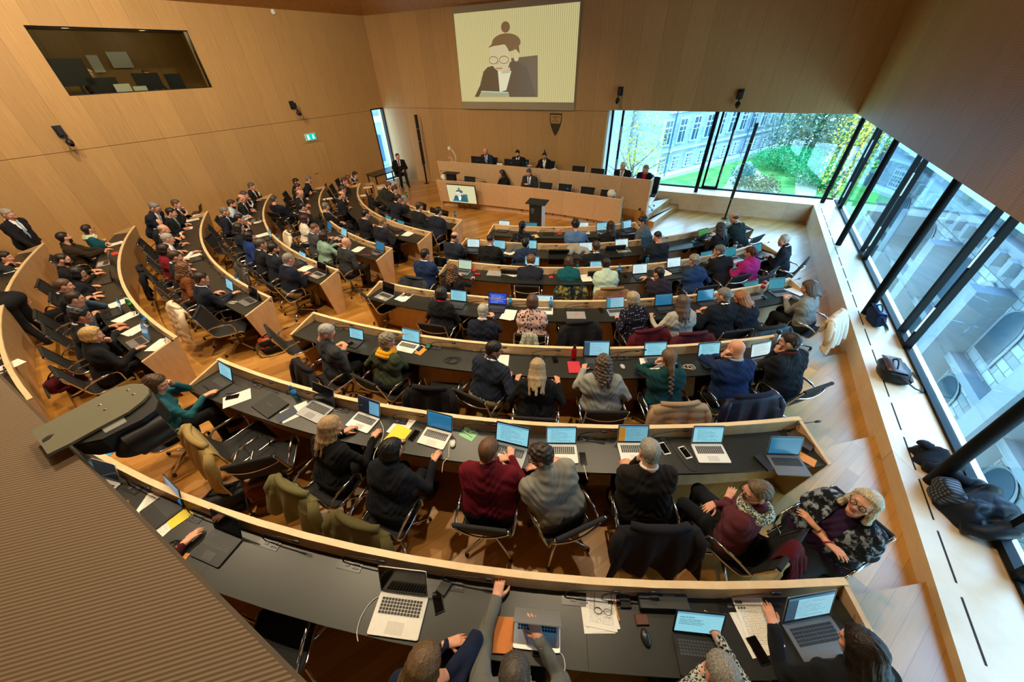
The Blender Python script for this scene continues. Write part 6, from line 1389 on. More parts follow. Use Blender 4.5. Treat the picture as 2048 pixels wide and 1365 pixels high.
# ------------------------------------------------------------------ coats over chair backs
def coat(px, py, row, label, c_, kind='plain', drop=.62, wide=.30, puff=False, c2_=None, name='coat', sleeves=True, col2=None, th=None):
    """px,py = photo point of the middle of the backrest top; the coat hangs on the chair nearest to it"""
    P = at(px, py, LEV[row] + .86); best = min(CHAIRS, key=lambda c: (c.location.x + .3 * math.sin(c.rotation_euler.z) - P[0]) ** 2 + (c.location.y - .3 * math.cos(c.rotation_euler.z) - P[1]) ** 2)
    sd = int(px + py) % 17; e = empty(name, tuple(best.location), best.rotation_euler.z); tag(e, label, 'coat')
    nu, nv = 33, 34; G = np.zeros((nv, nu, 3))
    for j in range(nv):
        v = j / (nv - 1)
        if v < .26: t = v / .26; y, z = -.262 - .022 * t, .64 + .235 * t
        elif v < .36: t = (v - .26) / .10; y, z = -.284 - .075 * t, .875 + .035 * math.sin(PI * t)
        else: t = (v - .36) / .64; y, z = -.362 - .05 * math.sin(t * 2.2) - .035 * t, .88 - drop * t
        for i in range(nu):
            u = i / (nu - 1) * 2 - 1; t2 = max(0, (v - .34) / .66); w = wide * (1 - .10 * max(0, (.3 - v))) + .07 * t2
            fold = (.020 + .03 * t2) * math.sin(u * 9 + sd + 1.2 * t2) * (t2 ** .6) + .012 * math.sin(u * 21 + sd * 2) * t2
            zz = z - .04 * u * u * (1 if .2 < v < .5 else .3) + (.03 * math.sin(u * 5 + sd) * t2)
            q = (.016 * abs(math.sin((v * 2.6 + .0 * u) * 9)) if puff else 0)
            G[j, i] = (u * w, y - fold - q * (1 if v > .3 else -1) - .03 * t2 * abs(u), zz)
    b = MB(); b.sheet(G, th or (.03 if puff else .014)); b.obj('body', cloth(c_, kind, col2), e, True)
    if sleeves:
        for sg in (-1, 1):
            b = MB(); p = [(sg * wide * .9, -.33, .86), (sg * (wide + .01), -.375, .76), (sg * (wide + .02), -.405, .62), (sg * (wide - .01), -.43, .48), (sg * (wide - .03), -.45, .88 - drop * .78)]
            b.tube([(x, y + .006 * math.sin(k * 3 + sd), z) for k, (x, y, z) in enumerate(p)], [.04, .052, .048, .046, .038], 12); b.obj('sleeve', cloth(c_, kind, col2), e, True)
        b = MB(); b.tube([(x, -.30 - .05 * (1 - (x / (wide * .7)) ** 2), .90 + .03 * (1 - (x / (wide * .7)) ** 2)) for x in np.linspace(-wide * .7, wide * .7, 11)], .028, 10, 0, False, 1.2); b.obj('collar', cloth(c2_ or c_, 'plain'), e, True)
    return e
coat(490, 850, 5, 'beige trench coat hung on a chair in the sixth row', '#8f7a4c', drop=.6, wide=.34, name='trench_coat')
coat(672, 945, 5, 'olive green jacket on the chair of the long blond hair', '#5f5a38', drop=.42, name='jacket'); coat(818, 985, 5, 'olive parka on the chair of the woman with red clip', '#4c4628', drop=.45, name='parka')
coat(1285, 1030, 5, 'heavy black wool coat on the brown sweater man\'s chair', '#17161a', drop=.56, wide=.33); coat(665, 740, 4, 'black coat on the charcoal shirt man\'s chair', '#1a191c', drop=.55); coat(880, 770, 4, 'long black coat on the empty chair, fifth row', '#141317', drop=.6)
coat(1325, 792, 4, 'beige quilted puffer on the braided woman\'s chair', '#8f775c', 'down', .46, .31, True, name='puffer_jacket'); coat(1455, 795, 4, 'navy hooded down jacket on the royal blue sweater\'s chair', '#10162e', 'down', .5, .33, name='down_jacket')
coat(1253, 668, 3, 'dark red velvet coat on the polka-dot woman\'s chair', '#4a0c14', 'velvet', .42); coat(1352, 662, 3, 'maroon rain jacket on the pale sweater\'s chair', '#42141f', drop=.40); coat(1545, 628, 3, 'black coat with fur hood on the ginger-blond woman\'s chair', '#10171f', 'down', .55, .32, c2_='#1d1c1c'); coat(1640, 625, 3, 'cream padded coat on the grey jumper\'s chair', '#cbbca6', 'plain', .5, .25, name='padded_coat', th=.05)
coat(1143, 668, 3, 'black cardigan over the chair beside the spotted blouse', '#18171a', drop=.4, name='cardigan'); coat(970, 662, 3, 'cream shawl over the silver-haired person\'s chair', '#c9bfa4', drop=.3, wide=.14, sleeves=False, name='shawl'); coat(1058, 660, 3, 'patterned green shawl over the spotted blouse\'s chair', '#6d7f73', 'mottle', .3, .12, sleeves=False, name='shawl', col2='#b9b6a0')
coat(1137, 583, 2, 'teal and yellow patterned jumper on the brown bob\'s chair', '#1c2a2e', 'patch', .3, .27, name='jumper', col2='#8a7f3a'); coat(1213, 585, 2, 'camel brown coat on the pale mint jacket\'s chair', '#7a5a3a', drop=.34); coat(845, 560, 2, 'slate grey jacket on the bright blue suit\'s chair', '#2a2d36', drop=.36, name='jacket')
coat(1160, 484, 0, 'grey jacket on the blue shirt man\'s chair', '#8a8a80', drop=.14, wide=.24, sleeves=False, name='jacket'); coat(1043, 483, 0, 'grey cardigan on the black ponytail\'s chair', '#55564f', drop=.14, wide=.24, sleeves=False, name='cardigan')
coat(345, 597, 4, 'cream quilted coat on the brown cardigan\'s chair', '#d3c3a8', 'down', .6, .3, True, name='quilted_coat'); coat(305, 530, 4, 'black coat on the red sweater\'s chair', '#17171b', drop=.55)
coat(483, 528, 3, 'grey plaid coat on the iron grey haired man\'s chair', '#2e2f30', 'plaid', .6, .3, name='plaid_coat', col2='#9a948a'); coat(600, 475, 2, 'cream coat with fur on the white blouse\'s chair', '#cfc4ae', drop=.5); coat(630, 487, 2, 'black coat on the red-haired man\'s chair', '#17171b', drop=.5)
coat(672, 440, 1, 'black overcoat on the reclining man\'s chair', '#131318', drop=.55, wide=.33, name='overcoat'); coat(765, 405, 0, 'black coat on the olive suit man\'s chair', '#15161a', drop=.5)
sc = coat(1478, 1050, 5, 'burgundy fringed scarf hanging behind the mauve sweater', '#4a0b18', drop=.42, wide=.10, sleeves=False, name='scarf')
b = MB()
for i in range(14): x = -.15 + i * .023; b.tube([(x, -.45, .48), (x + .006 * (-1) ** i, -.452, .40)], .004, 5)
b.obj('fringe', cloth('#4a0b18'), sc)
# ------------------------------------------------------------------ bags
def blob(w, d, h, n=24, m=14, p=.55):
    """soft box"""
    G = []
    for j in range(m + 1):
        a = -PI / 2 + PI * j / m; row = []
        for i in range(n + 1):
            t = 2 * PI * i / n; sg = lambda x: math.copysign(abs(x) ** p, x)
            row.append((w / 2 * sg(math.cos(a)) * sg(math.cos(t)), d / 2 * sg(math.cos(a)) * sg(math.sin(t)), h / 2 * sg(math.sin(a)) + h / 2))
        G.append(row)
    return G
def bag(name, px, py, z, yaw, size, c_, label, kind='plain', flap=None, strap=True, pockets=True, tilt=0.0, col2=None):
    P = at(px, py, z + size[2] * .5); P[2] = z; e = empty(name, P, R(yaw)); tag(e, label, 'bag'); w, d, h = size; cl = cloth(c_, kind, col2)
    G = np.array(blob(w, d, h)); G[..., 0] += .012 * np.sin(G[..., 2] * 40 + G[..., 1] * 30); G[..., 1] += .012 * np.sin(G[..., 2] * 33 + G[..., 0] * 22) + tilt * G[..., 2]
    b = MB(); b.sheet(G); b.obj('body', cl, e, True)
    if flap: b = MB(); b.sheet([[(x, y + tilt * h, h * (1.02 if abs(y) < d * .4 else .98) - (.0 if y > -d * .45 else h * .45) + .004) for y in (d * .45, d * .2, -d * .2, -d * .45, -d * .54)] for x in np.linspace(-w * .42, w * .42, 5)], .012); b.obj('flap', plain('flap ' + flap, flap, .35), e, True)
    if strap:
        b = MB(); b.tube([(x, d * .1 + tilt * h, h + .09 * (1 - (x / (w * .3)) ** 2) - .015) for x in np.linspace(-w * .3, w * .3, 9)], .011, 8); b.obj('handle', plain('strap', '#141416', .6), e, True)
        b = MB(); b.tube([(-w * .48, 0, h * .8), (-w * .62, -d * .6, h * .35), (-w * .5, -d * .95, .02), (0, -d * 1.1, .012), (w * .45, -d * .9, .02)], .009, 6, 0, False, 1.6); b.obj('shoulder_strap', plain('strap', '#141416', .6), e, True)
    if pockets: b = MB(); b.sheet([[(x, -d * .52 + .01 * math.sin(x * 20) + tilt * z_, z_) for z_ in (h * .15, h * .35, h * .5)] for x in np.linspace(-w * .34, w * .34, 7)], .03); b.obj('pocket', cl, e, True)
    return e
bag('backpack', 133, 765, LEV[5], 60, (.42, .24, .30), '#4a0f1c', 'maroon backpack lying on the floor behind the booth-side row', 'plain', None, True, True)
bag('briefcase', 545, 690, LEV[4] - .02, 20, (.40, .16, .30), '#171717', 'black laptop bag with orange lining by the aisle', 'plain', '#a8401f', True, True)
bag('backpack', 455, 1000, LEV[6] - .10, 30, (.46, .26, .30), '#131316', 'black backpack on the floor behind the nearest desk front', 'down'); bag('handbag', 528, 985, LEV[6] - .10, 25, (.28, .16, .36), '#4a1f12', 'brown leather handbag by the empty chair', 'plain', '#5a2615', True, False)
bag('shoulder_bag', 400, 640, LEV[4], 20, (.22, .14, .22), '#5a3215', 'tan leather bag hanging by the brown cardigan woman', 'plain', '#6a3a18', True, False)
bag('shoulder_bag', 1752, 632, BT, 66, (.44, .16, .26), '#17294a', 'navy blue shoulder bag on the window bench', 'plain', '#1b3a6a'); bag('satchel', 1787, 742, BT, 60, (.44, .32, .20), '#141418', 'black satchel with brown leather flap on the window bench', 'down', '#4a2d24')
bag('tote_bag', 1893, 985, BT, 62, (.26, .18, .26), '#23262b', 'checkered grey tote on the window bench', 'plaid', None, False, False, 0.0, '#6d7278')
bag('rucksack', 120, 640, LEV[5], 20, (.34, .24, .42), '#0f0f12', 'black rucksack standing behind the sixth booth-side row'); bag('briefcase', 795, 510, 0, -10, (.34, .14, .26), '#121214', 'black case under the second booth-side row')
bag('satchel', 1150, 955, LEV[5], 15, (.3, .16, .28), '#141417', 'dark bag beneath the sixth window-side row') ; bag('rucksack', 935, 712, LEV[4], 0, (.3, .2, .4), '#2b2f2c', 'grey-green rucksack under the fifth window-side row')
def heap(px, py, label, w, d, h, yaw, c_, quilt, name='coat'):
    P = at(px, py, BT + h * .4); P[2] = BT; e = empty(name, P, R(yaw)); tag(e, label, 'coat'); n, m = 44, 30; G = np.zeros((m, n, 3)); sd = px * .01
    for j in range(m):
        r = j / (m - 1)
        for i in range(n):
            a = 2 * PI * i / (n - 1); rr = r * (1 + .16 * math.sin(3 * a + sd) + .09 * math.sin(7 * a + 2 * sd)); x, y = rr * w / 2 * math.cos(a), rr * d / 2 * math.sin(a)
            z = h * (1 - r ** 2.6) * (1 + .22 * math.sin(x * 14 + sd) * math.cos(y * 12)) + .02 * math.sin(x * 40 + y * 15) * (1 - r ** 4)
            if quilt: z += .022 * abs(math.sin(x * 34 + 6 * y)) * (1 - r ** 6)
            G[j, i] = (x, y, max(.004, z))
    b = MB(); b.sheet(G); b.obj('body', cloth(c_, 'down' if quilt else 'plain'), e, True)
    b = MB(); b.tube([(-w * .30, -d * .25, h * .9), (-w * .48, -d * .1, h * .75), (-w * .56, d * .12, h * .4), (-w * .52, d * .34, .06)], [.07, .075, .065, .05], 12); b.obj('sleeve', cloth(c_, 'down' if quilt else 'plain'), e, True)
    b = MB(); b.tube([(w * .1, d * .2, h * 1.02), (w * .25, d * .32, h * .9), (w * .4, d * .2, h * .7)], .035, 10, 0, False, 1.6); b.obj('collar', cloth(c_), e, True); return e
heap(1872, 916, 'black wool coat folded on the window bench', .34, .42, .16, 60, '#15161a', False); heap(1955, 1005, 'glossy black down coat heaped on the window bench', .66, .62, .26, 62, '#10151b', True, 'down_coat')
# ------------------------------------------------------------------ rostrum furnishings
def on_front(Tline, back, lean, topz, botz): pass
# lectern in front of the lower rostrum
P = at(1075, 404, 1.08); e = empty('lectern', (P[0], P[1], 0), R(RF)); tag(e, 'black and white speaker lectern with shield, in front of the rostrum', 'lectern')
b = MB(); b.box((0, 0, .55), (.38, .28, .94)); b.obj('body', plain('lectern white side', '#e4e2de', .5), e); b = MB(); b.box((.0, .146, .62), (.38, .014, .80)); b.obj('front_board', plain('lectern black', '#17191c', .5), e)
b = MB(); v = [(-.30, .20, 1.05), (.30, .20, 1.05), (.30, -.16, 1.10), (-.30, -.16, 1.10)]; b.add(v + [(x, y, z + .02) for x, y, z in v], [(0, 3, 2, 1), (4, 5, 6, 7), (0, 1, 5, 4), (1, 2, 6, 5), (2, 3, 7, 6), (3, 0, 4, 7)]); b.obj('desk_board', plain('lectern black', '#17191c', .5), e)
def shield(s): return [(-.5 * s, .78 * s), (.5 * s, .78 * s), (.49 * s, .3 * s), (.40 * s, -.05 * s), (.24 * s, -.42 * s), (0, -.78 * s), (-.24 * s, -.42 * s), (-.40 * s, -.05 * s), (-.49 * s, .3 * s)]
b = MB(); b.add([(x + .09, .1545, z + .85) for x, z in shield(.11)], [tuple(range(9))]); b.obj('shield', plain('lectern shield', '#4a4e52', .4), e)
b = MB(); b.tube([(-.2, .0, 1.10), (-.22, .1, 1.16), (-.30, .22, 1.20)], .006, 6); b.ball((-.31, .235, 1.205), .016, 8, 6); b.obj('gooseneck', PLAST, e)
P = at(902, 347, 1.14); e = empty('small_lectern', (P[0], P[1], .76), R(RF)); tag(e, 'small black table lectern at the end of the lower rostrum', 'lectern'); b = MB(); b.box((0, 0, .19), (.30, .2, .38)); b.obj('body', plain('lectern black', '#17191c', .5), e); b = MB(); b.box((0, 0, .39), (.56, .34, .02)); b.obj('desk_board', plain('lectern black', '#17191c', .5), e)
b = MB(); b.tube([(.1, 0, .4), (.2, .05, .45), (.36, .1, .46)], .006, 6); b.ball((.37, .1, .46), .015, 8, 6); b.obj('gooseneck', PLAST, e)
for px, py, z, lab in ((889, 360, .98, 'white globe lamp at the wall end of the lower rostrum'), (1222, 393, .98, 'white globe lamp at the window end of the lower rostrum')):
    P = at(px, py, z - .1); e = empty('globe_lamp', (P[0], P[1], .76), 0); b = MB(); b.ball((0, 0, .2), .13, 16, 10); b.obj('globe', plain('opal globe', '#ece6d6', .4), e, True); b = MB(); b.lathe([(.07, 0), (.07, .02), (.02, .03), (.02, .09)], 14); b.obj('base', WHITEP, e); tag(e, lab, 'lamp')
P = at(907, 326, 1.14); e = empty('document_camera', (P[0], P[1], 1.14), R(RF)); tag(e, 'white document camera on an arm at the upper rostrum', 'document camera'); wm = plain('white enamel', '#e6e4de', .4)
b = MB(); b.box((0, 0, .015), (.34, .26, .03)); b.obj('base', wm, e); b = MB(); b.tube([(-.12, 0, .03), (-.14, 0, .25), (-.05, .02, .42), (.02, .05, .52)], .018, 8); b.obj('arm', wm, e, True); b = MB(); b.box((.04, .07, .54), (.12, .12, .10)); b.obj('head', wm, e); b = MB(); b.tube([(.05, .02, .03), (.05, .02, .18), (.20, .02, .2)], .012, 8); b.obj('lamp_arm', wm, e, True)
def monitor(px, py, z, w, h, label, facing, z0):
    P = at(px, py, z); e = empty('monitor', (P[0], P[1], z0), R(facing)); tag(e, label, 'monitor', 'desk monitors'); hh = z - z0
    b = MB(); b.box((0, .02, hh), (w, .035, h)); b.obj('housing', PLAST, e); b = MB(); b.box((0, 0, hh), (w * .95, .006, h * .92)); b.obj('screen', plain('dark screen', '#0a0c0e', .12), e); b = MB(); b.box((0, .05, hh / 2), (.06, .03, hh)); b.box((0, .03, .008), (.22, .18, .016)); b.obj('stand', PLAST, e); b = MB(); b.box((0, .04, hh), (.05, .006, .10)); b.obj('badge', plain('monitor badge', '#4a4d50', .4), e)
monitor(957, 322, 1.38, .58, .30, 'black monitor before the bald man in blue jacket', RF, 1.14); monitor(1024, 327, 1.38, .58, .28, 'black monitor before the dark-haired man, upper rostrum', RF, 1.14)
P = at(999, 327, 1.36); e = empty('name_card', (P[0], P[1], 1.14), R(RF)); b = MB(); b.box((0, 0, .17), (.22, .012, .11)); b.obj('card', WHITEP, e); b = MB(); b.box((0, 0, .06), (.16, .05, .12)); b.obj('stand', WHITEP, e); tag(e, 'white card standing between the two monitors', 'card')
P = at(1085, 333, 1.15); o = dup(LAP[('dark', .31)][0], (P[0], P[1], 1.14), R(RF)); tag(o, 'small laptop before the presiding woman', 'laptop', 'laptops on the desks')
P = at(987, 362, .77); o = dup(LAP[('dark', .31)][0], (P[0], P[1], .765), R(RF + 12)); tag(o, 'dark laptop before the woman at the lower rostrum', 'laptop', 'laptops on the desks')
P = at(1094, 335, 1.2); o = dup(MIC, (P[0], P[1], 1.14), R(RF)); tag(o, 'gooseneck microphone before the presiding woman', 'microphone', 'gooseneck microphones on the desks')
for px, lab in ((895, 'gooseneck microphone at the wall end, lower rostrum'), (968, 'gooseneck microphone beside the red coat'), (1157, 'gooseneck microphone at the window end, lower rostrum')):
    P = at(px, 362 if px < 1000 else 385, .8); o = dup(MIC, (P[0], P[1], .765), R(RF)); tag(o, lab, 'microphone', 'gooseneck microphones on the desks')
for i, (px, py, lab) in enumerate([(1047, 364, 'white papers in the hands of the charcoal suit man'), (1077, 374, 'white papers lying by the lower rostrum seat'), (1108, 338, 'white papers with blue folder on the upper rostrum'), (1058, 331, 'white sheet before the presiding woman')]):
    P = at(px, py, 1.15 if i > 1 else .80); o = dup(TPL['pap2None'], (P[0], P[1], 1.145 if i > 1 else (.92 if i == 0 else .768)), R(RF + 20 * i)); tag(o, lab, 'papers', 'papers on the desks')
    if i == 0: o.rotation_euler = (R(50), 0, R(RF))
for px, py, z, lab in ((1135, 384, .77, 'small blue bottle on the lower rostrum'), (1053, 332, 1.145, 'small water bottle on the upper rostrum')): bottle(px, py, None, lab, 'water', z)
P = at(983, 356, .8); e = empty('coat', (P[0], P[1], .766), R(RF)); tag(e, 'red coat lying on the lower rostrum desk', 'coat'); G = np.array(blob(.55, .26, .14, 24, 12, .8)); G[..., 2] *= 1 + .3 * np.sin(G[..., 0] * 14); b = MB(); b.sheet(G); b.obj('body', cloth('#b3241a'), e, True); b = MB(); b.tube([(-.2, 0, .1), (-.34, .04, .08), (-.42, .02, .04)], [.06, .05, .04], 10); b.obj('sleeve', cloth('#b3241a'), e, True)
# television on the front of the lower rostrum
def pic_face(e, put, sx, sz, warm, proj=False):
    """the picture of a presiding woman on a display; put(x, z, layer) places a point of the flat picture"""
    def poly(pts, c_, st, layer, nm):
        b = MB(); b.add([put(x * sx, z * sz, layer) for x, z in pts], [tuple(range(len(pts)))]); b.obj(nm, emit('pic %s %s %s' % (nm, c_, warm), c_, st), e)
    def ell(cx, cz, rx, rz, n=22, rot=0.0): return [(cx + rx * math.cos(a) * math.cos(rot) - rz * math.sin(a) * math.sin(rot), cz + rx * math.cos(a) * math.sin(rot) + rz * math.sin(a) * math.cos(rot)) for a in np.linspace(0, 2 * PI, n, endpoint=False)]
    hd = lambda pts: [(-.095 + (x + .10) * 1.42, -.015 + z * 1.13) for x, z in pts]
    cs = dict(bg='#c9bf84', chair='#6b5636', coat='#5f4c30', hair='#785a34', skin='#cdbf94', shirt='#dcd9b8', lap='#9fc9bd', gl='#6a4f2c', lap2='#a9a07c') if warm else dict(bg='#cfcfa4', chair='#2f7480', coat='#276070', hair='#4f6660', skin='#d9dcd0', shirt='#eef2ec', lap='#2f9fc4', gl='#3a3f3c', lap2='#2a86ac')
    s_ = .82 if proj else .9
    poly([(-.5, -.5), (.5, -.5), (.5, .5), (-.5, .5)], cs['bg'], s_, 0, 'backdrop')
    poly([(-.02, .0), (.20, .02), (.205, -.44), (-.02, -.44)], cs['chair'], s_, 2, 'chair_back')
    poly([(-.37, -.44), (-.31, -.30), (-.27, -.14), (-.23, -.09), (-.12, -.06), (.03, -.03), (.11, -.10), (.15, -.25), (.19, -.44)], cs['coat'], s_, 3, 'jacket')
    poly([(-.14, -.12), (-.02, -.14), (-.07, -.36), (-.13, -.38)], cs['shirt'], s_, 4, 'blouse'); poly([(-.13, -.10), (-.03, -.10), (-.03, -.16), (-.10, -.17)], cs['skin'], s_ * .9, 5, 'neck')
    poly(hd(ell(-.075, .16, .085, .085)), cs['hair'], s_, 5, 'hair'); poly(hd(ell(-.115, .03, .062, .145, 24, .06)), cs['skin'], s_, 6, 'face'); poly(hd([(-.185, .12), (-.15, .17), (-.07, .20), (.0, .14), (.005, .05), (-.03, .12), (-.09, .145), (-.15, .135)]), cs['hair'], s_, 7, 'hair'); poly(hd(ell(-.075, .30, .026, .05)), cs['hair'], s_, 7, 'hair'); poly(hd(ell(-.016, .02, .015, .04)), cs['skin'], s_, 7, 'ear')
    for cx in (-.155, -.09):
        b = MB(); q = [np.array(put(x * sx, z * sz, 8)) for x, z in hd(ell(cx, .0, .028, .036, 16))]; b.tube(q, .006 * sx / 3.0, 5, 0, True); b.obj('spectacle_rim', emit('pic rim %s' % warm, cs['gl'], s_), e)
    poly(hd([(-.145, -.075), (-.10, -.075), (-.105, -.087), (-.14, -.087)]), '#a5704f', s_, 8, 'mouth'); poly(hd([(-.133, -.0), (-.124, -.0), (-.118, -.04), (-.14, -.042)]), '#bfae84' if warm else '#c2bfb0', s_, 8, 'nose')
    poly([(-.30, -.37), (-.05, -.385), (-.04, -.44), (-.33, -.44)], cs['lap2'], s_, 8, 'laptop_lid'); poly([(-.30, -.365), (-.05, -.38), (-.05, -.392), (-.302, -.378)], cs['lap'], s_ * 1.1, 9, 'laptop_edge')
zc = .63; tc = [c2(672, 1038), c2(832, 1050), c2(836, 1157), c2(682, 1147)]
q0, q1 = at(*c2(676, 1040), .93), at(*c2(834, 1052), .93); ux = unit(q1 - q0); ux[2] = 0; ux = unit(ux); uo = np.array([ux[1], -ux[0], 0]); uo = -uo if uo @ np.array([*NB, 0]) < 0 else uo
W_ = float(np.linalg.norm((q1 - q0)[:2])); mid = (q0 + q1) / 2; mid[2] = 0; mid = mid + uo * .05; uz = unit(np.array([0, 0, 1.]) + uo * .16); uo2 = np.cross(ux, uz); uo2 = -uo2 if uo2 @ uo < 0 else uo2
e = empty('television', mid); tag(e, 'flat television showing the presiding woman, on the lower rostrum front', 'television'); Ht = W_ * .565; ctr = uz * (.93 - Ht / 2)
b = MB(); b.box((0, 0, 0), (W_ + .03, .04, Ht + .03), M=face_matrix(ux, -uo2, uz, (0, 0, 0)).to_3x3()); o = b.obj('frame', PLAST, e); o.location = tuple(ctr - uo2 * .024)
pic_face(e, lambda x, z, l: tuple(ctr + ux * x + uz * z + uo2 * (.0015 * l + .001)), W_, Ht, False)
b = MB(); b.tube([tuple(ctr - uz * Ht / 2), tuple(ctr - uz * (Ht / 2 + .2) - uo * .02), (ctr[0] * .3, ctr[1] * .3, .01)], .008, 6); b.obj('cable', PLAST, e)
# projection screen on the back wall
z0, z1 = 2.86, 5.78; s0, s1 = [float((np.array(q[:2]) - PC) @ DB) for q in (on_plane(924, 217, bk(0, .08), [*NB, 0]), on_plane(1148, 222, bk(0, .08), [*NB, 0]))]
e = empty('projection_screen', bk((s0 + s1) / 2, .06, (z0 + z1) / 2)); tag(e, 'large projection screen with a bespectacled woman, on the back wall', 'screen'); X = np.array([*DB, 0]); Nn = np.array([*NB, 0])
b = MB(); b.box((0, 0, 0), (s1 - s0, .03, z1 - z0), 0, RZB); b.obj('cloth', plain('screen cloth', '#a89b80', .9), e)
b = MB(); Wp, Hp = (s1 - s0) * .985, (z1 - z0) * .86; n = 66
pu = lambda x, z, l: tuple(X * x + np.array([0, 0, z + .03]) + Nn * (.018 + .002 * l))
def stripem2():
    mt, nt, bs = nodes('projected stripes'); tx = nd(nt, 'ShaderNodeTexCoord'); mp = nd(nt, 'ShaderNodeMapping'); mp.inputs['Rotation'].default_value = (0, 0, -RZB); lk(nt, tx.outputs['Object'], mp.inputs['Vector']); wv = nd(nt, 'ShaderNodeTexWave', Scale=4.6, _bands_direction='X'); lk(nt, mp.outputs[0], wv.inputs['Vector'])
    rp = nd(nt, 'ShaderNodeMapRange'); rp.inputs[1].default_value = .0; rp.inputs[2].default_value = .35; lk(nt, wv.outputs['Fac'], rp.inputs[0]); mx = nd(nt, 'ShaderNodeMix', _data_type='RGBA'); mx.inputs['A'].default_value = (*srgb('#a5965a'), 1); mx.inputs['B'].default_value = (*srgb('#d2c98e'), 1); lk(nt, rp.outputs[0], mx.inputs['Factor']); lk(nt, mx.outputs['Result'], bs.inputs['Emission Color']); bs.inputs['Emission Strength'].default_value = .8; bs.inputs['Base Color'].default_value = (.2, .18, .12, 1); return mt
pic_face(e, pu, Wp, Hp, True, True)
for c in list(bpy.data.objects):
    if c.parent == e and c.name.startswith('backdrop'): c.data.materials[0] = stripem2()
# shield with motto on the back wall
P = on_plane(1111, 250, bk(0, .02), [*NB, 0]); e = empty('wall_shield', P, RZB); tag(e, 'shield with motto and dark lower half on the oak wall', 'shield'); sz = .43
b = MB(); b.add([(x, -.004, z) for x, z in shield(sz * 1.06)], [tuple(range(9))]); b.obj('outline', plain('shield dark', '#3a2c1a', .7), e); b = MB(); b.add([(x, -.006, z) for x, z in [(-.46 * sz, .72 * sz), (.46 * sz, .72 * sz), (.45 * sz, .3 * sz), (.38 * sz, .1 * sz), (-.38 * sz, .1 * sz), (-.45 * sz, .3 * sz)]], [tuple(range(6))]); b.obj('upper_field', plain('shield pale', '#b58a50', .6), e)
for tx, zz in (('LIBERTÉ', .50), ('ET', .345), ('PATRIE', .19)):
    ob = textmesh(tx, sz * .19, e, 'motto', plain('shield dark', '#3a2c1a', .7), 'CENTER'); ob.location = (0, -.009, zz * sz); ob.rotation_euler = (R(90), 0, 0)
# slim loudspeaker columns
def column_speaker(px, py, z0, z1, label, rz):
    P = at(px, py, 0); e = empty('column_loudspeaker', (P[0], P[1], 0), rz); tag(e, label, 'loudspeaker'); b = MB(); b.box((0, 0, (z0 + z1) / 2), (.085, .10, z1 - z0)); b.obj('housing', PLAST, e); b = MB(); b.box((0, 0, z0 / 2 + .02), (.05, .05, z0)); b.box((0, 0, .008), (.18, .18, .016)); b.obj('pole', BLACKMET, e)
    for z in (z0 + .02, (z0 + z1) / 2, z1 - .5): b = MB(); b.box((0, 0, z), (.088, .103, .012)); b.obj('bracket_ring', ALU, e)
    return e
column_speaker(854, 367, .75, 2.66, 'slim black column loudspeaker near the narrow window', RZB); column_speaker(1449, 438, .62, 2.70, 'slim black column loudspeaker before the back window', RZB)
# wall cameras
def wallcam(px, py, plane, label, kind):
    P0, N, rz = plane; P = on_plane(px, py, P0, [*N, 0]); e = empty('wall_camera', P, rz); tag(e, label, 'camera')
    b = MB(); b.box((0, -.10, .10), (.10, .2, .14)); b.box((0, -.02, .10), (.16, .04, .24)); b.obj('bracket', PLAST, e); b = MB(); b.tube([(0, -.2, .02), (0, -.26, -.02), (.0, -.26, -.12)], .018, 8); b.obj('arm', PLAST, e)
    b = MB(); b.ball((0, -.26, -.13), (.075, .075, .085), 14, 9); b.obj('head', PLAST, e, True); b = MB(); b.tube([(0, -.30, -.15), (.0, -.36, -.18)], [.045, .04], 12); b.obj('lens', plain('lens', '#050608', .08), e)
    return e
LPL, BPL = (lf(0), NL, RZL), (bk(0), NB, RZB)
wallcam(125, 272, LPL, 'black camera on the wall below the booth window', 0); wallcam(586, 217, LPL, 'small black camera on the wall above the exit sign', 0); wallcam(1240, 190, BPL, 'black camera with green light beside the big screen', 0); wallcam(1478, 197, BPL, 'black camera above the back window', 0)
P = on_plane(545, 24, lf(0), [*NL, 0]); e = empty('smoke_sensor', P, RZL); b = MB(); b.ball((0, -.03, 0), (.07, .04, .07), 12, 8); b.obj('dome', WHITEP, e, True); tag(e, 'small white dome sensor high on the wall', 'sensor')
# exit sign
P = on_plane(622, 274, lf(0, .06), [*NL, 0]); e = empty('exit_sign', P, RZL); tag(e, 'lit green exit sign above the concealed door', 'sign'); b = MB(); b.box((0, .03, 0), (.40, .06, .22)); b.obj('housing', WHITEP, e); b = MB(); b.box((0, -.002, 0), (.39, .004, .20)); b.obj('face', emit('exit green', '#0fae9a', 1.4), e); wt = emit('exit white', '#f2fffb', 2.2)
b = MB(); b.ball((-.10, -.008, .055), (.018, .003, .018), 10, 6); b.box((-.10, -.007, .015), (.035, .004, .06)); b.box((-.115, -.007, -.045), (.014, .004, .07)); b.box((-.08, -.007, -.04), (.014, .004, .06)); b.box((-.135, -.007, .0), (.012, .004, .15)); b.obj('running_figure', wt, e); b = MB(); b.box((.09, -.007, .02), (.03, .004, .09)); b.add([(.04, -.008, -.02), (.14, -.008, -.02), (.09, -.008, -.075)], [(0, 2, 1)]); b.obj('arrow', wt, e)
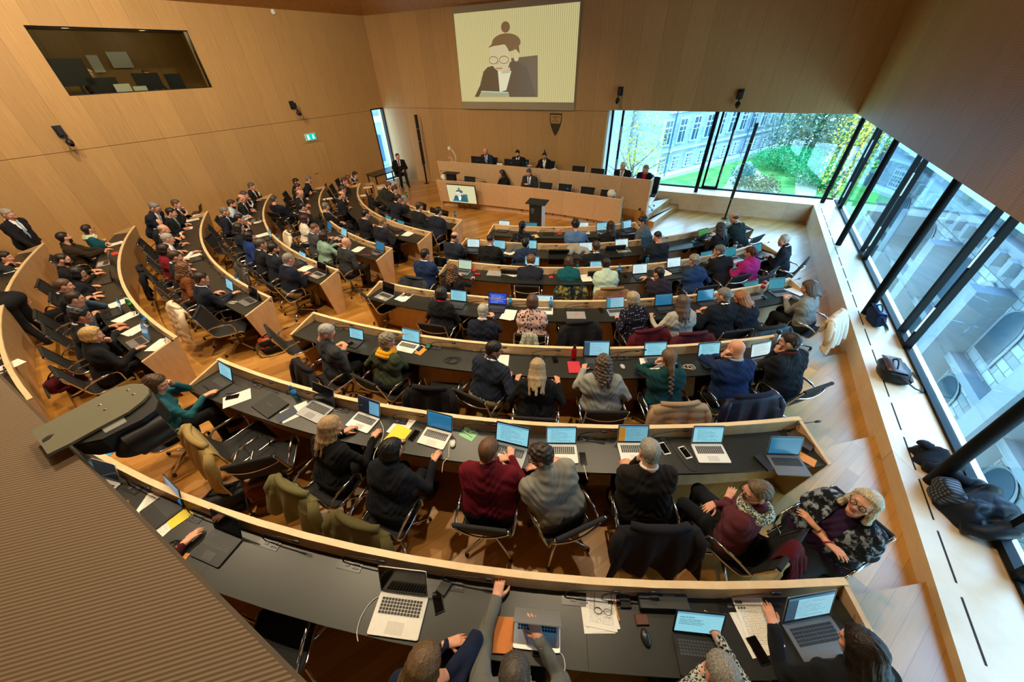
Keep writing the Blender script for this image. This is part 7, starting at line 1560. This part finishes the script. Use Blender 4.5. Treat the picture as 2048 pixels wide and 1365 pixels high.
# table, stools and chairs by the narrow window
cs4 = [at(x, y, .76)[:2] for x, y in ((731.6, 348.5), (749.3, 353.5), (801, 337.5), (783, 332))]; cm = sum(cs4) / 4; e = empty('table', (cm[0], cm[1], 0)); tag(e, 'tall black table by the narrow window', 'table')
b = MB(); b.prism([tuple(q - cm) for q in cs4], .72, .76); b.obj('top', plain('black table top', '#15171a', .2), e)
for q in cs4: q2 = (q - cm) * .92; b = MB(); b.box((q2[0], q2[1], .36), (.05, .05, .72), 0, .5); b.obj('leg', BLACKMET, e)
def stool(px, py, label):
    P = at(px, py, .48); P[2] = 0; e = empty('stool', P, R(30)); tag(e, label, 'stool', 'oak stools'); b = MB(); b.prism([(-.19, -.19), (.19, -.19), (.19, .19), (-.19, .19)], .46, .49, 0, .006); b.obj('seat', W_DESK, e)
    for x in (-.16, .16):
        for y in (-.16, .16): b = MB(); b.box((x, y, .23), (.035, .035, .46)); b.obj('leg', W_DESK, e)
stool(762, 372, 'oak stool with papers under the tall black table'); stool(785, 366, 'oak stool under the middle of the tall black table'); stool(738, 368, 'oak stool at the near end of the tall black table')
P = at(760, 375, .5); P[2] = .492; o = dup(TPL['pap2None'], P, .5); tag(o, 'white pages lying on the oak stool', 'papers', 'papers on the desks')
P = at(622, 358, .55); P[2] = 0; e = empty('trolley', P, RZL); tag(e, 'black drawer trolley with white edges by the concealed door', 'trolley'); b = MB(); b.box((0, 0, .33), (.4, .45, .62)); b.obj('body', PLAST, e)
for z in (.18, .36, .54): b = MB(); b.box((0, -.228, z), (.36, .01, .02)); b.obj('drawer_edge', WHITEP, e)
# booth equipment behind the glass
def boothmon(px, py, w, h, lab):
    P = on_plane(px, py, lf(0, -.55), [*NL, 0]); e = empty('monitor', P, RZL); tag(e, lab, 'monitor', 'booth monitors'); b = MB(); b.box((0, 0, 0), (w, .04, h)); b.obj('housing', PLAST, e); b = MB(); b.box((0, .02, -h / 2 - .1), (.06, .04, .25)); b.box((0, .02, -h / 2 - .22), (.24, .18, .02)); b.obj('stand', PLAST, e)
boothmon(145, 145, .62, .55, 'tall dark monitor at the near end of the booth'); boothmon(212, 175, .6, .42, 'black monitor in the middle of the booth'); boothmon(297, 163, .6, .38, 'black monitor before the brown-haired operator'); boothmon(350, 163, .4, .36, 'small black monitor at the far end of the booth')
b = MB(); b.box((-7.83, .75, 3.80), (3.4, .8, .04)); o = b.obj('booth_desk', PLAST, loc=(PC[0], PC[1], 0), rz=RZL); tag(o, 'black desk behind the booth glass', 'desk')
for px, py, w, h, lab, off in ((247, 177, .34, .2, 'white paper propped behind the booth glass, taller', -.42), (282, 179, .3, .15, 'white paper propped behind the booth glass, lower', -.42), (192, 128, .25, .4, 'white poster with drawing on the booth wall', -2.56), (240, 120, .5, .38, 'white notice sheet on the booth wall', -2.56)):
    P = on_plane(px, py, lf(0, off), [*NL, 0]); e = empty('notice', P, RZL); b = MB(); b.box((0, 0, 0), (w, .01, h)); b.obj('sheet', plain('notice paper', '#c9cdc8', .9), e); tag(e, lab, 'paper')
for px in (136, 287):
    q = on_plane(px, 63, lf(0, -1.3), [*NL, 0]); b = MB(); b.lathe([(.10, 0), (.10, .02)], 18); o = b.obj('downlight', emit('booth lamp', '#ffe9c4', 6), loc=(q[0], q[1], 5.255)); tag(o, 'round downlight in the booth ceiling, %s' % ('near end' if px == 136 else 'far end'), 'lamp')
# ------------------------------------------------------------------ outside the back window
GZ = -4.0
STONE = plain('pale ashlar stone', '#b9bfc4', .85); TRIM = plain('pale stone trim', '#a3adb3', .85); WG = plain('dark window pane', '#2a4456', .1); PIPE = plain('drain pipe', '#3a5468', .5)
def stonewall():
    mt, nt, bs = nodes('ashlar courses'); tx = nd(nt, 'ShaderNodeTexCoord'); mp = nd(nt, 'ShaderNodeMapping'); mp.inputs['Rotation'].default_value = (R(90), 0, 0); lk(nt, tx.outputs['Object'], mp.inputs['Vector'])
    br = nd(nt, 'ShaderNodeTexBrick', Scale=1.0); br.inputs['Color1'].default_value = (*srgb('#75838e'), 1); br.inputs['Color2'].default_value = (*srgb('#8d9aa4'), 1); br.inputs['Mortar'].default_value = (*srgb('#66747f'), 1); br.inputs['Brick Width'].default_value = 1.3; br.inputs['Row Height'].default_value = .55; br.inputs['Mortar Size'].default_value = .012; lk(nt, mp.outputs[0], br.inputs['Vector']); lk(nt, br.outputs['Color'], bs.inputs['Base Color']); bs.inputs['Roughness'].default_value = .9; return mt
ASH = stonewall()
fA, fB = np.array([8.0, 29.5]), np.array([37.0, 48.4]); fD = unit(np.append(fB - fA, 0)); fN = np.array([fD[1], -fD[0], 0]); fz = math.atan2(fD[1], fD[0]); P0 = np.array([*fA, 0])
e = empty('long_building', (*fA, GZ), fz); tag(e, 'long pale stone building with tall mullioned windows beyond the lawn', 'building'); FL = float(np.linalg.norm(fB - fA))
b = MB(); b.box((FL / 2 + 3, 4, 6), (FL - 6, 8, 14)); b.obj('wall', ASH, e)
b = MB()
for z in (.1, 1.95, 4.75, 7.4): b.box((FL / 2 + 3, -.08, z), (FL - 6, .22, .14 if z > 1 else .3))
b.obj('string_course', TRIM, e)
def uz(px, py): q = on_plane(px, py, P0, fN); return float((q - P0) @ fD), float(q[2] - GZ)
u1, pit = 8.0, 1.9
def fwin(u, z, w, h, bars):
    b = MB(); b.box((u, -.05, z), (w + .2, .2, h + .24)); o = b.obj('window', TRIM, e); b = MB(); b.box((u, -.13, z), (w, .08, h)); b.obj('pane', WG, o); b = MB()
    for k in range(1, bars[0]): b.box((u - w / 2 + w * k / bars[0], -.18, z), (.05, .06, h))
    for k in range(1, bars[1]): b.box((u, -.18, z - h / 2 + h * k / bars[1]), (w, .06, .05))
    b.box((u, -.18, z + h * .22), (w, .07, .09)); b.obj('glazing_bar', TRIM, o)
k = 0
while u1 + (k - 1) * pit < FL - 1:
    u = u1 + (k - 1) * pit; fwin(u, 3.35, .78, 1.65, (2, 2)); fwin(u, .95, .74, .95, (4, 4)); fwin(u, 6.1, .78, 1.5, (2, 2)); k += 1
for px, py in ((1348, 240), (1500, 240), (1560, 240)):
    u, _ = uz(px, py); b = MB(); b.box((u, -.2, 4.5), (.10, .10, 9)); b.obj('drain_pipe', PIPE, e)
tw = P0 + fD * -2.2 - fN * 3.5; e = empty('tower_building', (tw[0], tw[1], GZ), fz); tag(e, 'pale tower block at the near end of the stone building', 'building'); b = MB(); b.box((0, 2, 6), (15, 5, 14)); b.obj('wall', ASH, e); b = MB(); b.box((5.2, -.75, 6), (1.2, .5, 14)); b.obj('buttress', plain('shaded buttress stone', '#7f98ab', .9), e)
for q in (1.5, 3.2):
    for z in (1.6, 4.4): b = MB(); b.box((q, -.52, z), (.7, .1, 1.3)); b.obj('window', WG, e)
def lawnm(name, c1, c2_, sc):
    mt, nt, bs = nodes(name); tx = nd(nt, 'ShaderNodeTexCoord'); nz = nd(nt, 'ShaderNodeTexNoise', Scale=sc, Detail=6.0); lk(nt, tx.outputs['Object'], nz.inputs['Vector']); mx = nd(nt, 'ShaderNodeMix', _data_type='RGBA'); mx.inputs['A'].default_value = (*srgb(c1), 1); mx.inputs['B'].default_value = (*srgb(c2_), 1); rp = nd(nt, 'ShaderNodeMapRange'); rp.inputs[1].default_value = .35; rp.inputs[2].default_value = .65; lk(nt, nz.outputs['Fac'], rp.inputs[0]); lk(nt, rp.outputs[0], mx.inputs['Factor']); lk(nt, mx.outputs['Result'], bs.inputs['Base Color']); bs.inputs['Roughness'].default_value = 1; bs.inputs['Specular IOR Level'].default_value = .1; return mt
b = MB(); b.add([(-6, 20, GZ), (4, 15.5, GZ), (10.8, 12.3, GZ), (26, 25, GZ), (62, 44, GZ), (62, 62, GZ), (-6, 62, GZ)], [(0, 1, 2, 3, 4, 5)]); struct(b.obj('ground_lawn', lawnm('lawn', '#3f7f3a', '#6f9a4a', 1.2)))
b = MB(); pts = [at(x, y, GZ + .02) for x, y in ((1450, 372), (1475, 330), (1500, 322), (1520, 345), (1560, 388), (1440, 384))]; b.add(pts, [tuple(range(6))]); pts = [at(x, y, GZ + .03) for x, y in ((1590, 392), (1592, 320), (1615, 310), (1640, 355), (1630, 396))]; b.add(pts, [tuple(range(5))]); struct(b.obj('path_garden', lawnm('garden path', '#a7a886', '#c3c39b', 3.0)))
def foliage(name, label, px, py, z, rx, rz_, c1, n, leaf, trunk=True, cat='tree', gz=GZ, P=None):
    P = at(px, py, z) if P is None else np.array(P); e = empty(name, (P[0], P[1], gz)); z = float(P[2]); tag(e, label, cat, None); rr = random.Random(int(px * 7 + py)); hz_ = z - gz; V = []; Fq = []
    for i in range(n):
        a, t, q = rr.random() * 2 * PI, math.acos(2 * rr.random() - 1), rr.random() ** .45; c = np.array([rx * q * math.sin(t) * math.cos(a) * (1 + .25 * math.sin(3 * a)), rx * q * math.sin(t) * math.sin(a), hz_ + rz_ * q * math.cos(t)])
        u = unit([rr.gauss(0, 1) for _ in range(3)]); w = unit(np.cross(u, [rr.gauss(0, 1) for _ in range(3)])); l = leaf * (.6 + .8 * rr.random()); o = len(V); V += [c - u * l, c + w * l * .5, c + u * l, c - w * l * .5]; Fq.append((o, o + 1, o + 2, o + 3))
    me = raw_mesh('foliage', np.array(V), np.array(Fq), lawnm('leaf ' + name + c1[0], c1[0], c1[1], 2.0)); o = link('foliage', me, e); o['kind'] = 'stuff'
    if trunk:
        b = MB(); b.tube([(0, 0, 0), (.05, 0, hz_ * .5), (0, .05, hz_ + rz_ * .5)], [.14, .1, .03], 8)
        for i in range(9): a = i * 2.4; b.tube([(0, 0, hz_ * (.35 + .06 * i)), (rx * .45 * math.cos(a), rx * .45 * math.sin(a), hz_ * (.55 + .06 * i)), (rx * .85 * math.cos(a), rx * .85 * math.sin(a), hz_ * (.7 + .07 * i))], [.05, .03, .012], 5)
        b.obj('trunk', plain('bark', '#4d4640', .9), e)
foliage('young_tree', 'bare young tree with yellow leaves before the stone building', 1268, 318, -.8, 2.3, 2.7, ('#8f8a3a', '#b8a84a'), 1500, .075)
def far(px, py, D): d = ray(px, py); return np.array([0, 0, H]) + d * (D / np.linalg.norm(d[:2]))
foliage('evergreen_tree', 'dark evergreen tree at the far end of the lawn', 1682, 262, 0, 5.2, 6.0, ('#3a5546', '#6f7d68'), 9000, .15, P=far(1682, 258, 47)); foliage('maple_tree', 'olive green tree beside the far end of the stone building', 1632, 250, 0, 3.0, 4.0, ('#5f7a44', '#8a9a55'), 5000, .13, P=far(1640, 252, 50))
foliage('hedge', 'dense clipped green hedge along the lawn', 1585, 318, GZ + .9, 3.0, .9, ('#2a7a4a', '#3f9a55'), 6000, .09, False, 'hedge'); foliage('shrub', 'reddish brown shrub below the back window', 1520, 372, GZ + .7, 1.5, .8, ('#6a5a48', '#7d7a4a'), 2500, .07, False, 'shrub'); foliage('shrub', 'blue-green shrub behind the column loudspeaker', 1488, 350, GZ + .8, .9, .9, ('#2f5f5a', '#4a7a6a'), 1800, .07, False, 'shrub'); foliage('maple_tree', 'golden tree glimpsed past the window corner', 1738, 262, -1, 1.5, 4.2, ('#a8962f', '#c9b24a'), 2000, .11, P=far(1730, 268, 34)); foliage('hedge', 'tall rounded hedge at the window corner', 1650, 345, GZ + 1.0, 2.2, 1.0, ('#2f7a48', '#4a9a5a'), 5000, .09, False, 'hedge')
nP = lf(4, -9); e = empty('neighbour_building', (nP[0], nP[1], GZ), RZL); tag(e, 'pale neighbouring facade seen through the narrow window', 'building'); b = MB(); b.box((0, 2, 6), (16, 4, 13)); b.obj('wall', ASH, e)
b = MB()
for z in (2.2, 5.4, 8.6): b.box((0, -.1, z), (16, .4, .35))
b.obj('string_course', TRIM, e)
for i in range(7):
    for z in (3.6, 6.9): b = MB(); b.box((-6.6 + i * 2.2, -.04, z), (1.1, .12, 1.7)); b.obj('window', WG, e)
# ------------------------------------------------------------------ outside the long window: courtyard and old stone building
CZ = -9.5
def castlem():
    m_ = ASH.copy(); m_.name = 'castle ashlar'; br = [n for n in m_.node_tree.nodes if n.type == 'TEX_BRICK'][0]; br.inputs['Color1'].default_value = (*srgb('#4f5a60'), 1); br.inputs['Color2'].default_value = (*srgb('#7b868a'), 1); br.inputs['Mortar'].default_value = (*srgb('#3a444a'), 1); br.inputs['Brick Width'].default_value = .7; br.inputs['Row Height'].default_value = .32; br.inputs['Mortar Size'].default_value = .02; return m_
CAS = castlem()
b = MB(); q = [rt_(-40, -.8), rt_(22, -.8), rt_(22, -42), rt_(-40, -42)]; b.add([(p[0], p[1], CZ) for p in q], [(0, 1, 2, 3)]); struct(b.obj('ground_court', lawnm('court paving', '#7f8b93', '#9aa5ab', .6)))
cP = rt_(0, -8); e = empty('castle_building', (cP[0], cP[1], CZ), RZR); tag(e, 'old stone building with arched windows across the courtyard', 'building')
cs = plain('castle stone', '#5c666b', .9)
b = MB(); b.box((-12, 3, 4.1), (30, 6, 8.2)); b.obj('wall', CAS, e); b = MB(); b.box((-12, -.15, 7.6), (30, .5, .3)); b.box((-12, -.2, 3.6), (30, .5, .3)); b.obj('cornice', cs, e)
for i in range(29):
    x = -26.4 + i * 1.02; b = MB(); b.box((x, -.3, 7.2), (.34, .6, .55)); b.ball((x + .5, -.25, 7.3), (.3, .12, .3), 10, 6); b.obj('corbel', cs, e)
for i in range(12):
    x = -25.5 + i * 2.45
    for zz, h in ((4.3, 1.3), (.5, 1.9)):
        b = MB(); pts = [(-.62, 0), (.62, 0)] + [(.62 * math.cos(a), h + .62 * math.sin(a)) for a in np.linspace(0, PI, 11)]; b.add([(x + u * 1.25, -.06, zz - .1 + v * 1.06) for u, v in pts], [tuple(range(len(pts)))]); o = b.obj('arched_window', cs, e); b = MB(); b.add([(x + u, -.08, zz + v) for u, v in pts], [tuple(range(len(pts)))]); b.obj('opening', plain('dark arch opening', '#2a3a44', .3), o)
for i in range(6): b = MB(); b.box((-24.3 + i * 4.9, -.55, 3.2), (.8, 1.1, 6.4)); b.obj('buttress', cs, e)
b = MB(); b.box((1, 3.2, 7), (18, 5.6, 14)); b.obj('sky_block', CAS, e)  # added taller block, top out of view, cuts sky light on the hall floor
b = MB(); b.add([(-27, -.4, 8.2), (3, -.4, 8.2), (3, 5, 11), (-27, 5, 11)], [(0, 1, 2, 3)]); b.obj('roof', plain('grey roof tiles', '#7d878c', .8), e)
foliage('ivy_bush', 'leafy yellow-green bush below the long window', 2040, 1120, -3.5, 1.6, 2.6, ('#5a7a2a', '#a9a83a'), 2200, .12, True, 'bush', CZ, P=[*rt_(10.0, -4.0)[:2], -3.2]); foliage('ivy_bush', 'golden bush beyond the third window post', 2000, 930, -3.8, 1.5, 2.0, ('#6a7a2f', '#b8a43a'), 1600, .12, True, 'bush', CZ, P=[*rt_(7.2, -5.6)[:2], -4.6])
# ------------------------------------------------------------------ light: overcast sky outside, warm lamps in the ceiling
w = bpy.data.worlds.new('overcast sky'); S.world = w; w.use_nodes = True; nt = w.node_tree; bg = nt.nodes['Background']
tx = nd(nt, 'ShaderNodeTexCoord'); sp = nd(nt, 'ShaderNodeSeparateXYZ'); lk(nt, tx.outputs['Generated'], sp.inputs[0]); rp = nd(nt, 'ShaderNodeMapRange'); rp.inputs[1].default_value = -.1; rp.inputs[2].default_value = .8; lk(nt, sp.outputs[2], rp.inputs[0])
mx = nd(nt, 'ShaderNodeMix', _data_type='RGBA'); mx.inputs['A'].default_value = (.52, .82, 1.0, 1); mx.inputs['B'].default_value = (.28, .56, 1.0, 1); lk(nt, rp.outputs[0], mx.inputs['Factor']); lk(nt, mx.outputs['Result'], bg.inputs['Color']); bg.inputs['Strength'].default_value = SKY
for nm, P, rz, x0, x1 in (('daylight portal', PC, RZB, 9.85, 16.6), ('daylight portal', PR, RZR, 0, 16.2)):
    l = bpy.data.lights.new(nm, 'AREA'); l.shape = 'RECTANGLE'; l.size = x1 - x0; l.size_y = 2.3; l.cycles.is_portal = True; o = bpy.data.objects.new(nm, l); COL.objects.link(o); c_, s_ = math.cos(rz), math.sin(rz); xm = (x0 + x1) / 2
    o.location = (P[0] + c_ * xm - s_ * .7, P[1] + s_ * xm + c_ * .7, 1.72); X = np.array([c_, s_, 0]); Nin = np.array([s_, -c_, 0]); o.matrix_world = face_matrix(X, np.cross(-Nin, X), -Nin, o.location)
lampm = emit('lamp disc', '#ffe2b4', 8)
def lamp(x, y, z, watt, spot=115, tgt=None, col=(1, .80, .52), blend=.6, label=''):
    b = MB(); b.lathe([(.10, .10), (.13, 0), (.12, 0), (.09, .06)], 16); e = b.obj('ceiling_lamp', BLACKMET, loc=(x, y, z)); b = MB(); b.lathe([(.085, .05), (.085, .055)], 16); b.obj('bulb', lampm, e); tag(e, label, 'lamp')
    l = bpy.data.lights.new('ceiling lamp light', 'SPOT'); l.energy = watt; l.color = col; l.spot_size = R(spot); l.spot_blend = blend; l.shadow_soft_size = .07; o = bpy.data.objects.new('ceiling lamp light', l); COL.objects.link(o); o.location = (x, y, z - .04)
    t = np.array(tgt if tgt is not None else (x, y, 0)) - np.array([x, y, z]); d = unit(t); up = np.array([0, 1., 0]) if abs(d[1]) < .9 else np.array([1., 0, 0]); X = unit(np.cross(d, up)); Y = np.cross(X, d); o.matrix_world = face_matrix(X, Y, -d, (x, y, z - .04))
for i, (x, y, w_, t, sp) in enumerate([(-4.5, 11.5, 1.1, (-7.5, 13.2, 0), 160), (.5, 12.5, 1.0, (-2, 15.5, 0), 150), (5, 9.5, .3, (4.5, 9, 0), 95), (-6.5, 7.5, 1.1, (-9.5, 9.5, 1), 160), (-1.5, 7.5, 1.0, (-4.5, 9, 0), 150), (2.5, 6, .7, (1, 5.5, 0), 95), (-3.5, 4, 1.0, (-5.5, 5, 0), 140), (.8, 3.4, .8, (.8, 2.4, 0), 85), (-1.0, 1.2, .55, (-.6, 1.8, 0), 85), (-7.0, 5.0, .9, (-9, 6, 1), 150)]):
    lamp(x, y, 8.1, LAMPW * w_, sp, t, blend=.4, label='round ceiling spotlight, %s of ten counted from the rostrum side' % ORD[i])
S.view_settings.view_transform = 'Standard'; S.view_settings.look = 'None'; S.view_settings.exposure = EXPO; S.view_settings.gamma = 1; S.view_settings.use_curve_mapping = False
try:
    S.cycles.use_denoising = True; S.cycles.max_bounces = 7; S.cycles.diffuse_bounces = 4; S.cycles.glossy_bounces = 3; S.cycles.transparent_max_bounces = 8; S.cycles.caustics_reflective = False; S.cycles.caustics_refractive = False; S.cycles.sample_clamp_indirect = 6
except Exception: pass

for px in (136, 287):
    q = on_plane(px, 63, lf(0, -1.3), [*NL, 0]); l = bpy.data.lights.new('booth light', 'POINT'); l.energy = 16; l.color = (1, .8, .5); l.shadow_soft_size = .1; o = bpy.data.objects.new('booth light', l); COL.objects.link(o); o.location = (q[0], q[1], 5.2)
